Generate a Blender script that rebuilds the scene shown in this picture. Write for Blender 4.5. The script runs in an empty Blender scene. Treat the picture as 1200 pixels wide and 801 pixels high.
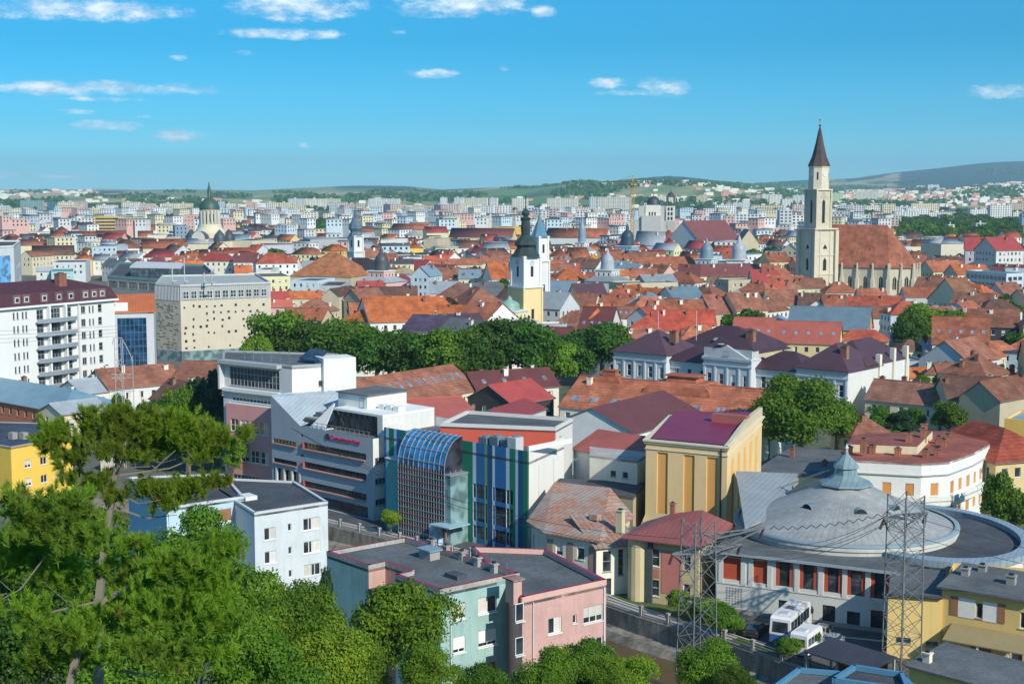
import bpy, math, random, numpy as np
from mathutils import Vector, Matrix, noise
R = math.radians
# ---------------------------------------------------------------- camera
F, H, YH = 1665.0, 50.0, 222.0
PITCH = math.atan((400.5 - YH) / F)
scene = bpy.context.scene
cam = bpy.data.objects.new("camera", bpy.data.cameras.new("camera"))
scene.collection.objects.link(cam); scene.camera = cam
cam.location = (0, 0, H); cam.rotation_euler = (math.pi/2 - PITCH, 0, 0)
cam.data.sensor_width = 36.0; cam.data.lens = 36.0*F/1200.0
cam.data.clip_start = 0.5; cam.data.clip_end = 60000
# ---------------------------------------------------------------- light
SUN_AZ, SUN_EL = R(36), R(33)          # azimuth measured from "behind the camera" towards the right
sunvec = Vector((math.sin(SUN_AZ)*math.cos(SUN_EL), -math.cos(SUN_AZ)*math.cos(SUN_EL), math.sin(SUN_EL)))
sl = bpy.data.lights.new("sun", 'SUN'); sl.energy = 3.8; sl.angle = R(0.55); sl.color = (1.0, 0.93, 0.80)
so = bpy.data.objects.new("sun", sl); scene.collection.objects.link(so)
so.rotation_euler = sunvec.to_track_quat('Z', 'Y').to_euler(); so.location = (200, -200, 300)
scene.view_settings.view_transform = 'Standard'; scene.view_settings.look = 'None'
scene.view_settings.gamma = 1; scene.view_settings.exposure = 0.34
world = bpy.data.worlds.new("World"); scene.world = world; world.use_nodes = True
wn = world.node_tree.nodes; wl = world.node_tree.links; wn.clear()
def N(nodes, t, **k):
    n = nodes.new(t)
    for a, b in k.items():
        if a.startswith('i_'): n.inputs[a[2:].replace('_', ' ')].default_value = b
        elif a.startswith('n_'): n.inputs[int(a[2:])].default_value = b
        else: setattr(n, a, b)
    return n
wout = N(wn, 'ShaderNodeOutputWorld'); wbg = N(wn, 'ShaderNodeBackground'); wbg.inputs[1].default_value = 0.15
sky = N(wn, 'ShaderNodeTexSky'); sky.sky_type = 'NISHITA'; sky.sun_disc = False
sky.sun_elevation = SUN_EL; sky.sun_rotation = math.atan2(sunvec.x, sunvec.y)
sky.air_density = 1.0; sky.dust_density = 0.35; sky.ozone_density = 3.0; sky.altitude = 300
tint = N(wn, 'ShaderNodeMix', data_type='RGBA', blend_type='MULTIPLY'); tint.inputs[0].default_value = 1
wl.new(sky.outputs[0], tint.inputs[6])
# clouds: soft patches placed by direction in the sky dome
tc = N(wn, 'ShaderNodeTexCoord'); sep = N(wn, 'ShaderNodeSeparateXYZ'); wl.new(tc.outputs['Generated'], sep.inputs[0])
def wm(op, a, b=None, c=None, clamp=False):
    n = N(wn, 'ShaderNodeMath', operation=op); n.use_clamp = clamp
    for i, v in enumerate((a, b, c)):
        if v is None: continue
        if isinstance(v, (int, float)): n.inputs[i].default_value = v
        else: wl.new(v, n.inputs[i])
    return n.outputs[0]
tr_ = N(wn, 'ShaderNodeValToRGB'); cr_ = tr_.color_ramp; cr_.elements[0].position = 0; cr_.elements[0].color = (.27, .68, 1.06, 1); cr_.elements[1].position = 1; cr_.elements[1].color = (.46, .80, .95, 1)
e_ = cr_.elements.new(.10); e_.color = (.035, .39, .59, 1); e_ = cr_.elements.new(.045); e_.color = (.10, .46, .73, 1); e_ = cr_.elements.new(.3); e_.color = (.12, .62, .76, 1)
wl.new(sep.outputs[2], tr_.inputs[0]); wl.new(tr_.outputs[0], tint.inputs[7])
azim = wm('ARCTAN2', sep.outputs[0], sep.outputs[1]); elev = wm('ARCSINE', sep.outputs[2])
comb = N(wn, 'ShaderNodeCombineXYZ'); wl.new(azim, comb.inputs[0]); wl.new(wm('MULTIPLY', elev, 2.3), comb.inputs[1])
n1 = N(wn, 'ShaderNodeTexNoise'); n1.inputs['Scale'].default_value = 42; n1.inputs['Detail'].default_value = 10; n1.inputs['Roughness'].default_value = .72
wl.new(comb.outputs[0], n1.inputs['Vector'])
nz = wm('MULTIPLY_ADD', n1.outputs[0], 4.2, -2.0)
def ang(px, py):
    d = Vector(((px-600)/F, math.cos(PITCH)+(400.5-py)/F*math.sin(PITCH), -math.sin(PITCH)+(400.5-py)/F*math.cos(PITCH))).normalized()
    return math.atan2(d.x, d.y), math.asin(d.z)
CL = [(95,12,120,14),(345,8,85,18),(335,40,75,7),(545,6,100,15),(635,12,18,9),(125,103,118,9),(60,104,70,9),(105,116,70,4),(92,130,26,5),
      (128,147,38,7),(213,159,30,10),(507,86,32,7),(712,98,26,7),(778,103,34,13),(750,108,60,5),(1175,106,45,9),(210,68,15,5),(286,62,15,5),
      (467,38,12,4),(771,176,11,4),(357,170,9,6),(590,80,9,4),(170,136,14,4),(30,206,60,4),(90,207,40,3)]
mask = None; shade = None
for (x, y, rx, ry) in CL:
    a0, e0 = ang(x, y); sx = rx/F; sy = ry/F
    dx = wm('MULTIPLY_ADD', azim, 1/sx, -a0/sx); dy = wm('MULTIPLY_ADD', elev, 1/sy, -e0/sy)
    r2 = wm('ADD', wm('MULTIPLY', dx, dx), wm('MULTIPLY', dy, dy))
    m = wm('SUBTRACT', 0.95 if ry > 6 else 0.62, r2)
    mask = m if mask is None else wm('MAXIMUM', mask, m)
m2 = wm('ADD', mask, nz)
mp = N(wn, 'ShaderNodeMapRange', interpolation_type='SMOOTHSTEP'); wl.new(m2, mp.inputs[0])
mp.inputs[1].default_value = 0.0; mp.inputs[2].default_value = 1.5; mp.inputs[4].default_value = 0.95
cm = N(wn, 'ShaderNodeMix', data_type='RGBA'); wl.new(mp.outputs[0], cm.inputs[0]); wl.new(tint.outputs[2], cm.inputs[6])
n2 = N(wn, 'ShaderNodeTexNoise'); n2.inputs['Scale'].default_value = 60; n2.inputs['Detail'].default_value = 4; wl.new(comb.outputs[0], n2.inputs['Vector'])
cc = N(wn, 'ShaderNodeMix', data_type='RGBA'); c2 = N(wn, 'ShaderNodeMapRange'); c2.inputs[1].default_value = .35; c2.inputs[2].default_value = .6; wl.new(n2.outputs[0], c2.inputs[0]); wl.new(c2.outputs[0], cc.inputs[0])
cc.inputs[6].default_value = (2.2, 3.6, 4.9, 1); cc.inputs[7].default_value = (5.4, 6.0, 6.4, 1)
wl.new(cc.outputs[2], cm.inputs[7]); wl.new(cm.outputs[2], wbg.inputs[0]); wl.new(wbg.outputs[0], wout.inputs[0])
scene.cycles.max_bounces = 6; scene.cycles.diffuse_bounces = 3; scene.cycles.glossy_bounces = 2; scene.cycles.transparent_max_bounces = 6
scene.cycles.volume_bounces = 1
# ---------------------------------------------------------------- pixel <-> place (planning helpers)
def ray(px, py):
    u = (px-600)/F; v = (400.5-py)/F
    return Vector((u, math.cos(PITCH)+v*math.sin(PITCH), -math.sin(PITCH)+v*math.cos(PITCH)))
def W(px, py, z=0):
    r = ray(px, py); t = (z-H)/r.z
    return Vector((r.x*t, r.y*t, z))
def proj(p):
    x, y, z = p[0], p[1], p[2]-H
    dep = y*math.cos(PITCH) - z*math.sin(PITCH); up = y*math.sin(PITCH) + z*math.cos(PITCH)
    dep = max(dep, .1)
    return 600+F*x/dep, 400.5-F*up/dep
def atD(px, py, D):
    r = ray(px, py); t = D/r.y
    return Vector((r.x*t, D, H+r.z*t))
# ---------------------------------------------------------------- materials
MATS = {}
def base_mat(name):
    m = bpy.data.materials.new(name); m.use_nodes = True
    b = m.node_tree.nodes['Principled BSDF']
    return m, m.node_tree.nodes, m.node_tree.links, b
COL = dict(
 white=(.74,.74,.71), warm_white=(.78,.74,.62), cream=(.70,.62,.42), pale_yellow=(.72,.68,.40), yellow=(.80,.53,.13), ochre=(.74,.58,.30), beige=(.56,.48,.34),
 stone=(.66,.58,.42), grey=(.42,.44,.45), pale_grey=(.58,.60,.61), concrete=(.36,.35,.33), pale_blue=(.54,.65,.71), blue=(.22,.38,.52), pink=(.68,.43,.38), lilac=(.58,.55,.62),
 teal=(.36,.60,.60), brick=(.40,.14,.075), dark=(.05,.055,.06), green_wall=(.30,.52,.30),
 terracotta=(.45,.15,.08), orange=(.60,.17,.055), brown=(.34,.14,.088), dark_brown=(.19,.10,.075), red=(.47,.105,.06), crimson=(.38,.065,.055),
 salmon=(.52,.14,.10), maroon=(.20,.065,.058), plum=(.095,.048,.062), purple=(.24,.025,.07), grey_metal=(.34,.38,.41), blue_metal=(.20,.29,.35), copper_green=(.17,.33,.28),
 tar=(.06,.065,.075), tar_light=(.095,.105,.11), rust=(.36,.14,.09), orange_wall=(.80,.40,.12), lime=(.45,.55,.03), arena_red=(.55,.10,.05))
def mix_rgb(nt, ln, fac, a, b, bt='MIX'):
    n = N(nt, 'ShaderNodeMix', data_type='RGBA', blend_type=bt)
    for i, v in ((0, fac), (6, a), (7, b)):
        if isinstance(v, tuple): n.inputs[i].default_value = v if len(v) == 4 else (*v, 1)
        elif isinstance(v, (int, float)): n.inputs[i].default_value = v
        else: ln.new(v, n.inputs[i])
    return n.outputs[2]
def noise_tex(nt, ln, vec, sc, det=3, rough=.6, scale3=None):
    if scale3:
        mpn = N(nt, 'ShaderNodeMapping'); mpn.inputs['Scale'].default_value = scale3; ln.new(vec, mpn.inputs[0]); vec = mpn.outputs[0]
    n = N(nt, 'ShaderNodeTexNoise'); n.inputs['Scale'].default_value = sc; n.inputs['Detail'].default_value = det; n.inputs['Roughness'].default_value = rough
    ln.new(vec, n.inputs['Vector']); return n.outputs[0]
def ramp(nt, ln, v, lo, hi, a=0., b=1.):
    n = N(nt, 'ShaderNodeMapRange'); n.inputs[1].default_value = lo; n.inputs[2].default_value = hi; n.inputs[3].default_value = a; n.inputs[4].default_value = b
    ln.new(v, n.inputs[0]); return n.outputs[0]
def M(kind, col=None, dirt=.5):
    """kind: plaster, tile, metal (standing seams), flat (felt roof), glass, paint"""
    key = (kind, col, dirt)
    if key in MATS: return MATS[key]
    c = COL[col] if isinstance(col, str) else (col or COL['rust'])
    m, nt, ln, b = base_mat(kind + '_' + (col if isinstance(col, str) else 'tone%d' % len(MATS)))
    MATS[key] = m
    tc = N(nt, 'ShaderNodeTexCoord').outputs['Object']
    rnd = N(nt, 'ShaderNodeObjectInfo').outputs['Random']
    vadd = N(nt, 'ShaderNodeVectorMath', operation='ADD'); ln.new(tc, vadd.inputs[0])
    cr = N(nt, 'ShaderNodeCombineXYZ'); mm = N(nt, 'ShaderNodeMath', operation='MULTIPLY'); mm.inputs[1].default_value = 90; ln.new(rnd, mm.inputs[0])
    ln.new(mm.outputs[0], cr.inputs[0]); ln.new(mm.outputs[0], cr.inputs[1]); ln.new(cr.outputs[0], vadd.inputs[1]); vec = vadd.outputs[0]
    b.inputs['Roughness'].default_value = .88; b.inputs['Specular IOR Level'].default_value = .25
    dark = tuple(x*.55 for x in c)
    if kind == 'plaster':
        a = noise_tex(nt, ln, vec, .35, 4); s = noise_tex(nt, ln, vec, 1.6, 4, .7, (1, 1, .12)); f = noise_tex(nt, ln, vec, 6, 3)
        f1 = ramp(nt, ln, a, .42, .72, 0, dirt*.45); f2 = ramp(nt, ln, s, .5, .75, 0, dirt*.5); f3 = ramp(nt, ln, f, .35, .7, 0, dirt*.22)
        o = mix_rgb(nt, ln, f1, c, dark); o = mix_rgb(nt, ln, f2, o, tuple(x*.5 for x in c)); o = mix_rgb(nt, ln, f3, o, dark)
    elif kind == 'tile':
        a = noise_tex(nt, ln, vec, .25, 3); f = noise_tex(nt, ln, vec, 2.6, 5, .75); g = noise_tex(nt, ln, vec, .7, 2)
        light = (min(1, c[0]*1.35), c[1]*1.55, c[2]*1.6)
        o = mix_rgb(nt, ln, ramp(nt, ln, a, .35, .65), c, dark if dirt > .3 else c)
        o = mix_rgb(nt, ln, ramp(nt, ln, g, .5, .75, 0, .6), o, light)
        o = mix_rgb(nt, ln, ramp(nt, ln, f, .40, .70, 0, .55*max(dirt, .3)), o, tuple(x*.45 for x in c))
        w = N(nt, 'ShaderNodeTexWave', wave_type='BANDS', bands_direction='Z'); w.inputs['Scale'].default_value = .75; w.inputs['Distortion'].default_value = 1.2; w.inputs['Detail Scale'].default_value = 3; ln.new(tc, w.inputs[0])
        o = mix_rgb(nt, ln, ramp(nt, ln, w.outputs[1], .0, .5, .26, 0), o, (.03, .018, .015))
        b.inputs['Roughness'].default_value = .8
        bu = N(nt, 'ShaderNodeBump'); bu.inputs['Distance'].default_value = .06; bu.inputs['Strength'].default_value = .6; ln.new(f, bu.inputs['Height']); ln.new(bu.outputs[0], b.inputs['Normal'])
    elif kind in ('metal', 'metaly'):
        a = noise_tex(nt, ln, vec, .3, 4); f = noise_tex(nt, ln, vec, 1.8, 5, .7)
        o = mix_rgb(nt, ln, ramp(nt, ln, a, .35, .7, 0, .7*dirt+.15), c, dark)
        o = mix_rgb(nt, ln, ramp(nt, ln, f, .5, .75, 0, .6*dirt), o, (min(1, c[0]*1.2+.05), c[1]*1.1+.05, c[2]+.05))
        w = N(nt, 'ShaderNodeTexWave', wave_type='BANDS', bands_direction='X' if kind == 'metal' else 'Y'); w.inputs['Scale'].default_value = .5; ln.new(tc, w.inputs[0])
        o = mix_rgb(nt, ln, ramp(nt, ln, w.outputs[1], .0, .1, .45, 0), o, tuple(x*.3 for x in c))
        b.inputs['Roughness'].default_value = .5; b.inputs['Specular IOR Level'].default_value = .4
    elif kind == 'rusty':
        a = noise_tex(nt, ln, vec, .35, 5, .7); f = noise_tex(nt, ln, vec, 1.7, 6, .75)
        o = mix_rgb(nt, ln, ramp(nt, ln, a, .42, .6), (.36, .15, .09), (.30, .29, .27))
        o = mix_rgb(nt, ln, ramp(nt, ln, f, .45, .62, 0, .8), o, (.42, .30, .24))
        w = N(nt, 'ShaderNodeTexWave', wave_type='BANDS', bands_direction='X'); w.inputs['Scale'].default_value = .45; ln.new(tc, w.inputs[0])
        o = mix_rgb(nt, ln, ramp(nt, ln, w.outputs[1], .0, .12, .6, 0), o, (.08, .05, .045))
    elif kind == 'flat':
        a = noise_tex(nt, ln, vec, .22, 5, .65); f = noise_tex(nt, ln, vec, 3, 4)
        o = mix_rgb(nt, ln, ramp(nt, ln, a, .35, .7, 0, 1), c, tuple(x*1.7+.01 for x in c)); o = mix_rgb(nt, ln, ramp(nt, ln, f, .4, .7, 0, .5), o, dark)
    elif kind == 'glass':
        a = noise_tex(nt, ln, vec, .5, 1); o = mix_rgb(nt, ln, ramp(nt, ln, a, .4, .6), c, tuple(x*2.2+.01 for x in c))
        b.inputs['Roughness'].default_value = .08; b.inputs['Specular IOR Level'].default_value = .9
    elif kind == 'brickwall':
        br = N(nt, 'ShaderNodeTexBrick'); br.inputs['Scale'].default_value = 3; ln.new(tc, br.inputs[0])
        br.inputs['Color1'].default_value = (*c, 1); br.inputs['Color2'].default_value = (*dark, 1); br.inputs['Mortar'].default_value = (.3, .25, .2, 1)
        f = noise_tex(nt, ln, vec, .8, 5); o = mix_rgb(nt, ln, ramp(nt, ln, f, .4, .7, 0, .6), br.outputs[0], tuple(x*.5 for x in c))
    else:
        o = mix_rgb(nt, ln, ramp(nt, ln, noise_tex(nt, ln, vec, 2, 4), .4, .75, 0, .35*dirt+.08), c, dark)
        if kind == 'gloss': b.inputs['Roughness'].default_value = .25; b.inputs['Specular IOR Level'].default_value = .6
        if kind == 'steel': b.inputs['Roughness'].default_value = .45; b.inputs['Metallic'].default_value = .5
    hs = N(nt, 'ShaderNodeHueSaturation'); ln.new(o, hs.inputs['Color'])
    sp = .22 if kind in ('tile', 'metal', 'metaly') else .12
    vv = N(nt, 'ShaderNodeMapRange'); ln.new(rnd, vv.inputs[0]); vv.inputs[3].default_value = 1-sp; vv.inputs[4].default_value = 1+sp; ln.new(vv.outputs[0], hs.inputs['Value'])
    ln.new(hs.outputs[0], b.inputs['Base Color'])
    return m
GLASS = M('glass', (.018, .026, .034)); BGLASS = M('glass', (.008, .035, .085)); FRAME = M('paint', (.78, .78, .76)); DARK = M('paint', (.03, .03, .035))
SHUT = M('paint', (.34, .17, .09)); OSHUT = M('paint', (.62, .27, .07))
# ---------------------------------------------------------------- object helpers
scol = scene.collection
def link(o, parent=None):
    scol.objects.link(o)
    if parent is not None: o.parent = parent
    return o
def tag(o, label=None, cat=None, group=None, kind=None):
    if label: o['label'] = label
    if cat: o['category'] = cat
    if group: o['group'] = group
    if kind: o['kind'] = kind
    return o
def empty(name, loc, rz=0, label=None, cat=None, group=None):
    o = bpy.data.objects.new(name, None); o.empty_display_size = 1; link(o); o.location = loc; o.rotation_euler = (0, 0, rz)
    return tag(o, label, cat, group)
class MB:
    def __init__(s): s.v = []; s.f = []; s.mi = []; s.mats = []
    def mat(s, m):
        if m not in s.mats: s.mats.append(m)
        return s.mats.index(m)
    def poly(s, pts, m):
        i = len(s.v); s.v += [tuple(p) for p in pts]; s.f.append(tuple(range(i, i+len(pts)))); s.mi.append(s.mat(m))
    def box(s, x0, y0, z0, x1, y1, z1, m, top=None):
        i = len(s.v); s.v += [(x0,y0,z0),(x1,y0,z0),(x1,y1,z0),(x0,y1,z0),(x0,y0,z1),(x1,y0,z1),(x1,y1,z1),(x0,y1,z1)]
        k = s.mat(m); kt = s.mat(top) if top else k
        for q, mk in (((0,3,2,1),k),((4,5,6,7),kt),((0,1,5,4),k),((1,2,6,5),k),((2,3,7,6),k),((3,0,4,7),k)):
            s.f.append(tuple(i+a for a in q)); s.mi.append(mk)
    def prism(s, pts, z0, z1, m, top=None):
        """pts ccw outline"""
        n = len(pts); i = len(s.v); s.v += [(p[0], p[1], z0) for p in pts] + [(p[0], p[1], z1) for p in pts]
        k = s.mat(m); kt = s.mat(top) if top else k
        s.f.append(tuple(i+n+a for a in range(n))); s.mi.append(kt)
        s.f.append(tuple(i+a for a in reversed(range(n)))); s.mi.append(k)
        for a in range(n):
            b2 = (a+1) % n; s.f.append((i+a, i+b2, i+n+b2, i+n+a)); s.mi.append(k)
    def slab(s, pts, t, m, under=None):
        n = len(pts); i = len(s.v); s.v += [tuple(p) for p in pts] + [(p[0], p[1], p[2]-t) for p in pts]
        k = s.mat(m); ku = s.mat(under) if under else k
        s.f.append(tuple(i+a for a in range(n))); s.mi.append(k)
        s.f.append(tuple(i+n+a for a in reversed(range(n)))); s.mi.append(ku)
        for a in range(n):
            b2 = (a+1) % n; s.f.append((i+b2, i+a, i+n+a, i+n+b2)); s.mi.append(ku)
    def beam(s, a, b, w, m, w2=None):
        a = Vector(a); b = Vector(b); d = (b-a)
        if d.length < 1e-5: return
        d.normalize(); up = Vector((0,0,1)) if abs(d.z) < .95 else Vector((1,0,0))
        u = d.cross(up).normalized(); v = d.cross(u)
        w2 = w if w2 is None else w2; i = len(s.v); k = s.mat(m)
        for p, ww in ((a, w), (b, w2)):
            for su, sv in ((-1,-1),(1,-1),(1,1),(-1,1)): s.v.append(tuple(p+u*su*ww/2+v*sv*ww/2))
        for q in ((0,1,5,4),(1,2,6,5),(2,3,7,6),(3,0,4,7),(3,2,1,0),(4,5,6,7)): s.f.append(tuple(i+a2 for a2 in q)); s.mi.append(k)
    def lathe(s, prof, m, n=24, cx=0, cy=0, a0=0, a1=2*math.pi, cap=False, ph=0):
        """prof: [(r,z)], optional per-band materials when m is a list"""
        full = abs(a1-a0-2*math.pi) < 1e-6; cols = n if full else n+1; i = len(s.v)
        for (r, z) in prof:
            for k in range(cols):
                a = ph+a0+(a1-a0)*k/n; s.v.append((cx+r*math.cos(a), cy+r*math.sin(a), z))
        for j in range(len(prof)-1):
            mk = s.mat(m[j] if isinstance(m, list) else m)
            for k in range(n):
                k2 = (k+1) % cols if full else k+1
                s.f.append((i+j*cols+k, i+j*cols+k2, i+(j+1)*cols+k2, i+(j+1)*cols+k)); s.mi.append(mk)
    def mesh(s, name):
        me = bpy.data.meshes.new(name); me.from_pydata(s.v, [], s.f)
        for m in s.mats: me.materials.append(m)
        me.polygons.foreach_set('material_index', s.mi); me.update(); return me
    def build(s, name, parent=None, smooth=False, loc=None):
        o = bpy.data.objects.new(name, s.mesh(name)); link(o, parent)
        if smooth: o.data.polygons.foreach_set('use_smooth', [True]*len(s.f))
        if loc: o.location = loc
        return o
# window meshes, cached by size and style
WC = {}
def win_mesh(w, h, style):
    key = (round(w, 2), round(h, 2), style)
    if key in WC: return WC[key]
    b = MB(); y0 = .16; fw = .07 if w < 1.2 else .09; fm = {'w': FRAME, 'd': DARK, 'b': FRAME, 'o': FRAME, 'k': DARK, 'g': M('paint', (.35,.37,.38)), 's': FRAME}[style[0]]
    gm = GLASS
    b.poly([(-w/2, y0, 0), (w/2, y0, 0), (w/2, y0, h), (-w/2, y0, h)], gm)
    e = y0-.06
    b.box(-w/2, e, 0, w/2, y0-.005, fw, fm); b.box(-w/2, e, h-fw, w/2, y0-.005, h, fm)
    b.box(-w/2, e, fw, -w/2+fw, y0-.005, h-fw, fm); b.box(w/2-fw, e, fw, w/2, y0-.005, h-fw, fm)
    nm = max(0, int(round(w/.85))-1)
    for k in range(nm):
        x = -w/2+w*(k+1)/(nm+1); b.box(x-fw/2, e, fw, x+fw/2, y0-.005, h-fw, fm)
    if h > 1.7:
        for k in range(int(h/1.5)):
            zz = h-(k+1)*h/(int(h/1.5)+1); b.box(-w/2+fw, e+.004, zz-fw/2, w/2-fw, y0-.009, zz+fw/2, fm)
    if style[0] != 'k': b.box(-w/2-.08, -.09, -.1, w/2+.08, .02, -.002, FRAME if style[0] in 'wbos' else fm)   # sill
    if style[0] == 'b': b.box(-w/2+fw, e-.03, fw, w/2-fw, e-.004, h*.98-fw, SHUT)
    if style[0] == 'o': b.box(-w/2+fw, e-.03, fw, w/2-fw, e-.004, h*.98-fw, OSHUT)
    if style[1:2] == 'c':
        cm_ = M('paint', (.62,.60,.55)); k_ = int(style[2]); xa, xb = ((-w/2+fw, 0), (0, w/2-fw), (-w/2+fw, w/2-fw))[k_]; b.poly([(xa, y0-.004, h*.35 if k_ == 2 else fw), (xb, y0-.004, h*.35 if k_ == 2 else fw), (xb, y0-.004, h-fw), (xa, y0-.004, h-fw)], cm_)
    if style[0] == 's': b.box(-w/2+fw, e-.03, h*.25, w/2-fw, e-.004, h-fw, FRAME)
    WC[key] = b.mesh('window'); return WC[key]
def wall_face(mb, o, d, nrm, L, z0, z1, rects, m, rev=.2, rm=None, gable=None):
    """wall with real window openings; o origin, d direction (unit 2D), nrm outward normal"""
    rects = [r for r in rects if r[0]-r[2]/2 > .05 and r[0]+r[2]/2 < L-.05 and r[1] > z0+.02 and r[1]+r[3] < z1-.02]
    xs = sorted({0, L} | {round(r[0]-r[2]/2, 4) for r in rects} | {round(r[0]+r[2]/2, 4) for r in rects})
    P = lambda s, z, dep=0: (o[0]+d[0]*s-nrm[0]*dep, o[1]+d[1]*s-nrm[1]*dep, z)
    k = rm or m
    for a, b in zip(xs[:-1], xs[1:]):
        mid = (a+b)/2; here = sorted([(r[1], r[1]+r[3]) for r in rects if r[0]-r[2]/2 < mid < r[0]+r[2]/2]); z = z0
        for (q0, q1) in here:
            if q0 > z+1e-4: mb.poly([P(a, z), P(b, z), P(b, q0), P(a, q0)], m)
            z = max(z, q1)
        if z1 > z+1e-4: mb.poly([P(a, z), P(b, z), P(b, z1), P(a, z1)], m)
    for r in rects:
        a, b, q0, q1 = r[0]-r[2]/2, r[0]+r[2]/2, r[1], r[1]+r[3]
        mb.poly([P(a, q0), P(a, q0, rev), P(a, q1, rev), P(a, q1)], k); mb.poly([P(b, q0, rev), P(b, q0), P(b, q1), P(b, q1, rev)], k)
        mb.poly([P(a, q1), P(a, q1, rev), P(b, q1, rev), P(b, q1)], k); mb.poly([P(a, q0, rev), P(a, q0), P(b, q0), P(b, q0, rev)], k)
    return rects
class Fr:
    """ground frame: P0->P1 front line, depth Ly away from the camera"""
    def __init__(s, P0, P1, Ly, z=0):
        s.P0 = Vector((P0[0], P0[1], z)); d = Vector((P1[0]-P0[0], P1[1]-P0[1])); s.Lx = d.length; s.ang = math.atan2(d.y, d.x); s.Ly = Ly
        s.c, s.s = math.cos(s.ang), math.sin(s.ang)
    def w(s, x, y, z=0): return Vector((s.P0.x+s.c*x-s.s*y, s.P0.y+s.s*x+s.c*y, s.P0.z+z))
def faces(Lx, Ly):
    return {'A': ((0, 0), (1, 0), (0, -1), Lx, 0), 'B': ((0, Ly), (0, -1), (-1, 0), Ly, -90), 'C': ((Lx, 0), (0, 1), (1, 0), Ly, 90), 'D': ((Lx, Ly), (-1, 0), (0, 1), Lx, 180)}
def put_windows(root, face, rects, prefix='window'):
    (o, d, nrm, L, rot) = face
    for r in rects:
        st = r[4] if len(r) > 4 else 'w'
        if st == 'hole': continue
        if st == 'w' and r[2] > .9:
            q_ = (int(r[0]*37+r[1]*91+o[0]*13+o[1]*7)) % 7
            if q_ < 3: st = 'wc%d' % q_
        w = bpy.data.objects.new('door' if st[0] == 'k' and r[3] > 2 and r[1] < .5 else prefix, win_mesh(r[2], r[3], st)); link(w, root)
        w.location = (o[0]+d[0]*r[0], o[1]+d[1]*r[0], r[1]); w.rotation_euler = (0, 0, R(rot))
def shell(root, Lx, Ly, h, m, wins={}, z0=0, rev=.2, name='wall', mats={}, off=(0, 0)):
    mb = MB()
    for k, (o, d, nrm, L, rot) in faces(Lx, Ly).items():
        o = (o[0]+off[0], o[1]+off[1])
        rr = wall_face(mb, o, d, nrm, L, z0, h, wins.get(k, []), mats.get(k, m), rev)
        put_windows(root, (o, d, nrm, L, rot), rr)
    return mb
def grid(L, h, floors, sp=3.0, w=1.3, wh=1.5, fh=3.1, top=1.0, style='w', z0=None, mar=.8):
    n = max(1, int((L-2*mar+sp-w)/sp)); out = []
    for f in range(floors):
        z = h-top-wh-f*fh
        if z < .3: break
        for k in range(n): out.append((L/2+(k-(n-1)/2)*sp, z, w, wh, style))
    return out
# ---------------------------------------------------------------- roofs (local frame)
def roof_fn(kind, Lx, Ly, h, t, ridge='x'):
    """returns (list of polygons, height function)"""
    o = .35
    if kind == 'g':
        if ridge == 'x':
            rz = h+t*Ly/2; lo = h-t*o
            P = [[(-o,-o,lo),(Lx+o,-o,lo),(Lx+o,Ly/2,rz),(-o,Ly/2,rz)], [(Lx+o,Ly+o,lo),(-o,Ly+o,lo),(-o,Ly/2,rz),(Lx+o,Ly/2,rz)]]
            return P, lambda x, y: rz-abs(y-Ly/2)*t
        rz = h+t*Lx/2; lo = h-t*o
        P = [[(-o,Ly+o,lo),(-o,-o,lo),(Lx/2,-o,rz),(Lx/2,Ly+o,rz)], [(Lx+o,-o,lo),(Lx+o,Ly+o,lo),(Lx/2,Ly+o,rz),(Lx/2,-o,rz)]]
        return P, lambda x, y: rz-abs(x-Lx/2)*t
    if kind == 'h':
        a = min(Lx, Ly)/2; rz = h+t*a; lo = h-t*o
        if Lx >= Ly: r0, r1 = (a, Ly/2, rz), (Lx-a, Ly/2, rz)
        else: r0, r1 = (Lx/2, a, rz), (Lx/2, Ly-a, rz)
        c = [(-o,-o,lo),(Lx+o,-o,lo),(Lx+o,Ly+o,lo),(-o,Ly+o,lo)]
        if Lx >= Ly: P = [[c[0],c[1],r1,r0],[c[1],c[2],r1],[c[2],c[3],r0,r1],[c[3],c[0],r0]]
        else: P = [[c[0],c[1],r0],[c[1],c[2],r1,r0],[c[2],c[3],r1],[c[3],c[0],r0,r1]]
        return P, lambda x, y: h+t*max(0, min(x, Lx-x, y, Ly-y))
    if kind == 's':   # shed rising to the back
        P = [[(-o,-o,h-t*o),(Lx+o,-o,h-t*o),(Lx+o,Ly+o,h+t*(Ly+o)),(-o,Ly+o,h+t*(Ly+o))]]
        return P, lambda x, y: h+t*y
    return [[(0,0,h),(Lx,0,h),(Lx,Ly,h),(0,Ly,h)]], lambda x, y: h
def chimney(parent, x, y, z, hh=1.5, w=.7, m=None):
    key = ('chim', round(hh, 1), round(w, 1), m)
    if key not in WC:
        b = MB(); mm = m or M('brickwall', (.42,.17,.11)); b.box(-w/2, -w/2*.8, -.9, w/2, w/2*.8, hh-.25, mm); b.box(-w/2-.09, -w/2*.8-.09, hh-.25, w/2+.09, w/2*.8+.09, hh-.1, mm)
        b.box(-w/4, -w/4, hh-.1, w/4, w/4, hh+.08, DARK); WC[key] = b.mesh('chimney')
    c = link(bpy.data.objects.new('chimney', WC[key]), parent); c.location = (x, y, z); return c
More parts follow.
